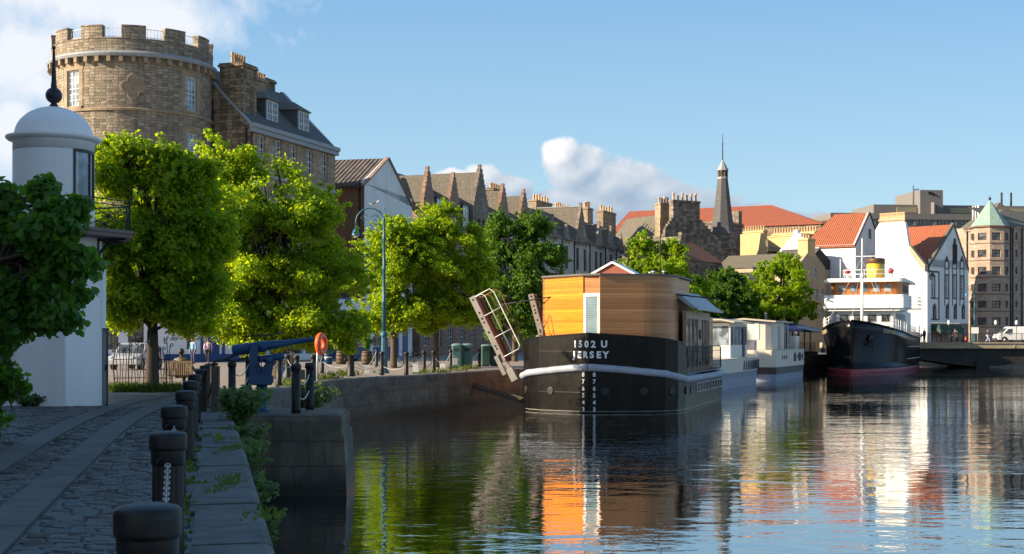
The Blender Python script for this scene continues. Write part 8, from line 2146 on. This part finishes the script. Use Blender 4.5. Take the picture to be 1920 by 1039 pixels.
    for a, c in ((1690, 1728), (1790, 1835), (1840, 1895), (1905, 1960)): m.box(b.at(a), b.at(c), 2.8, 2.996, zz0, zz1)
    b.part('cladding_panel', m, m_concb)
    m = MB()
    for x, y in ((1728, 345), (1896, 356), (1914, 356)): m.tube([V(b.at(x), 5, Zb(384)), V(b.at(x), 5, Zb(y))], .25 if x > 1800 else .1, 6)
    m.tube([V(b.at(1734), 6, Zb(357)), V(b.at(1734), 6, Zb(351)), V(b.at(1741), 6, Zb(351)), V(b.at(1741), 6, Zb(357))], .15, 5); b.part('aerial', m, m_ironflat)
    m = MB(); m.loft([[V(b.at(x), 1.3, Zb(y)), V(b.at(x), 1.3, Zb(y) + .5), V(b.at(x), 1.48, Zb(y) + .5), V(b.at(x), 1.48, Zb(y))] for x, y in ((1745, 364), (1749, 363), (1756, 366), (1758, 368))], False); b.part('louvre', m, m_dark)

def build_shade_houses():
    """the street behind the left edge of the picture: its tenements keep the near quay in shade"""
    def ten(p0, p1, ze, zr, lab, mat):
        b = roof_house(lab, p0, p1, 13, ze, zr, mat, m_slate, 0, 0, 'tenement', lambda b: [(c - .55, c + .55, z, z + 1.9) for c in [2 + 3.2 * k for k in range(int((b.L - 3) / 3.2) + 1)] for z in (1.2, 4.8, 8.4, 12.0) if z + 2.2 < ze], cat='tenement')
        chimney(b, 3, 5.5, 5.8, 7.2, zr - .5, zr + 1.6, 5, mat)
        return b
    ten((-22, -14), (-25.5, 20), 15.5, 20, 'plain ashlar tenement on the street behind the drooping tree', m_ashlar)
    ten((-25.6, 20.4), (-27.5, SHADE_END), 15.5, 20, 'plain rubble tenement on the street behind the white lighthouse', m_rubble)
SHADE_END = 36.5
# ---------------------------------------------------------------- assemble
build_bollards(); build_posts(); build_gun(); build_buoy(); build_lamps(); build_lighthouse(); iron_fence(); build_bench()
build_bins(); build_barrels()
bicycle((px(762, 81), 81, 0), .5, 'blue bicycle parked against the tree by the quay posts', (.03, .08, .2))
bicycle((px(783, 83), 83, 0), .2, 'dark bicycle parked behind the blue one', (.02, .02, .02))
build_vehicles(); build_bridge()
build_barge(); build_gangways(); build_boats(); build_ship(); build_pontoon()
build_tower(); build_house_a(); build_warehouse(); build_row_c(); build_row_d(); build_stone_church(); build_far(); build_shade_houses()
build_trees()
rr = random.Random(3)
GW = 'weeds rooted in the quay wall'
for i, (x, y, z, h, w, n, s, lab) in enumerate([
    (-5.4, 27.3, -.15, .8, .5, 50, .11, 'tallest leafy weed clump on the quay edge below the blue gun'),
    (-4.8, 24.2, -.55, .65, .42, 40, .11, 'leafy weed clump on the quay wall, second from the gun'),
    (-4.3, 21.4, -.55, .6, .45, 36, .12, 'pale leaved weed halfway along the near quay wall'),
    (-3.45, 17.6, -.6, .5, .4, 26, .11, 'thin weed on the quay wall below the joint of two coping stones'),
    (-2.6, 13.6, -.62, .5, .32, 22, .075, 'small green sapling on the quay wall nearest the camera'),
    (-6.9, 36.0, -.5, .9, .8, 40, .12, 'leafy weed clump in the corner behind the stone block'),
    (-6.9, 47.5, -.9, 1.0, 1.0, 46, .14, 'weed clump on the wall foot below the orange lifebuoy')]):
    weed(lab, (x, y, z), h, w, n, s, m_weed, 100 + i, group=GW, out=(.25, 0) if i < 5 else (0, -.2))
sp = []
for i, (x, y) in enumerate(BOLL):
    for k in range(2): sp.append((x + .3 + rr.uniform(-.1, .12), y + rr.uniform(-.2, 2.6), .0, .14, .35, rr.uniform(.4, 1)))
jo = []
for y in (7.3, 8.1, 9.0, 10.4, 11.2, 12.4, 13.2, 15, 16.5, 17.4, 19.5):
    ex = .24 - .216 * y
    jo.append((ex - .42 - .2 * rr.random(), y, .04, .2, .02, .5)); jo.append((ex - .64, y + .4, .02, .05, .5, .6))
grass_patch('joint_grass', jo, .05, 120, 15)
sp.append((-1.75, 7.0, 0, .17, .3, 2.2)); sp.append((-1.6, 6.4, 0, .12, .3, 2)); sp.append((-3.05, 14.5, 0, .15, .6, 2)); sp.append((-4.0, 19.5, 0, .15, .9, 2.2))
grass_patch('grass', sp, .10, 90, 5)
grass_patch('tall_grass', [(px(x, 43), 43 + rr.uniform(-.5, .3), 0, .35, .3, 1.0) for x in range(205, 345, 14)] + [(px(x, Y), Y, 0, .5, .3, .6) for x, Y in ((540, 48), (560, 47), (660, 63), (640, 62), (790, 66), (830, 68), (860, 72), (620, 58), (600, 55), (885, 76))], .3, 170, 6)
weed('ivy clump at the foot of the lighthouse wall', (px(62, 33), 33.0, 0), .3, .35, 22, .12, m_weed, 201)
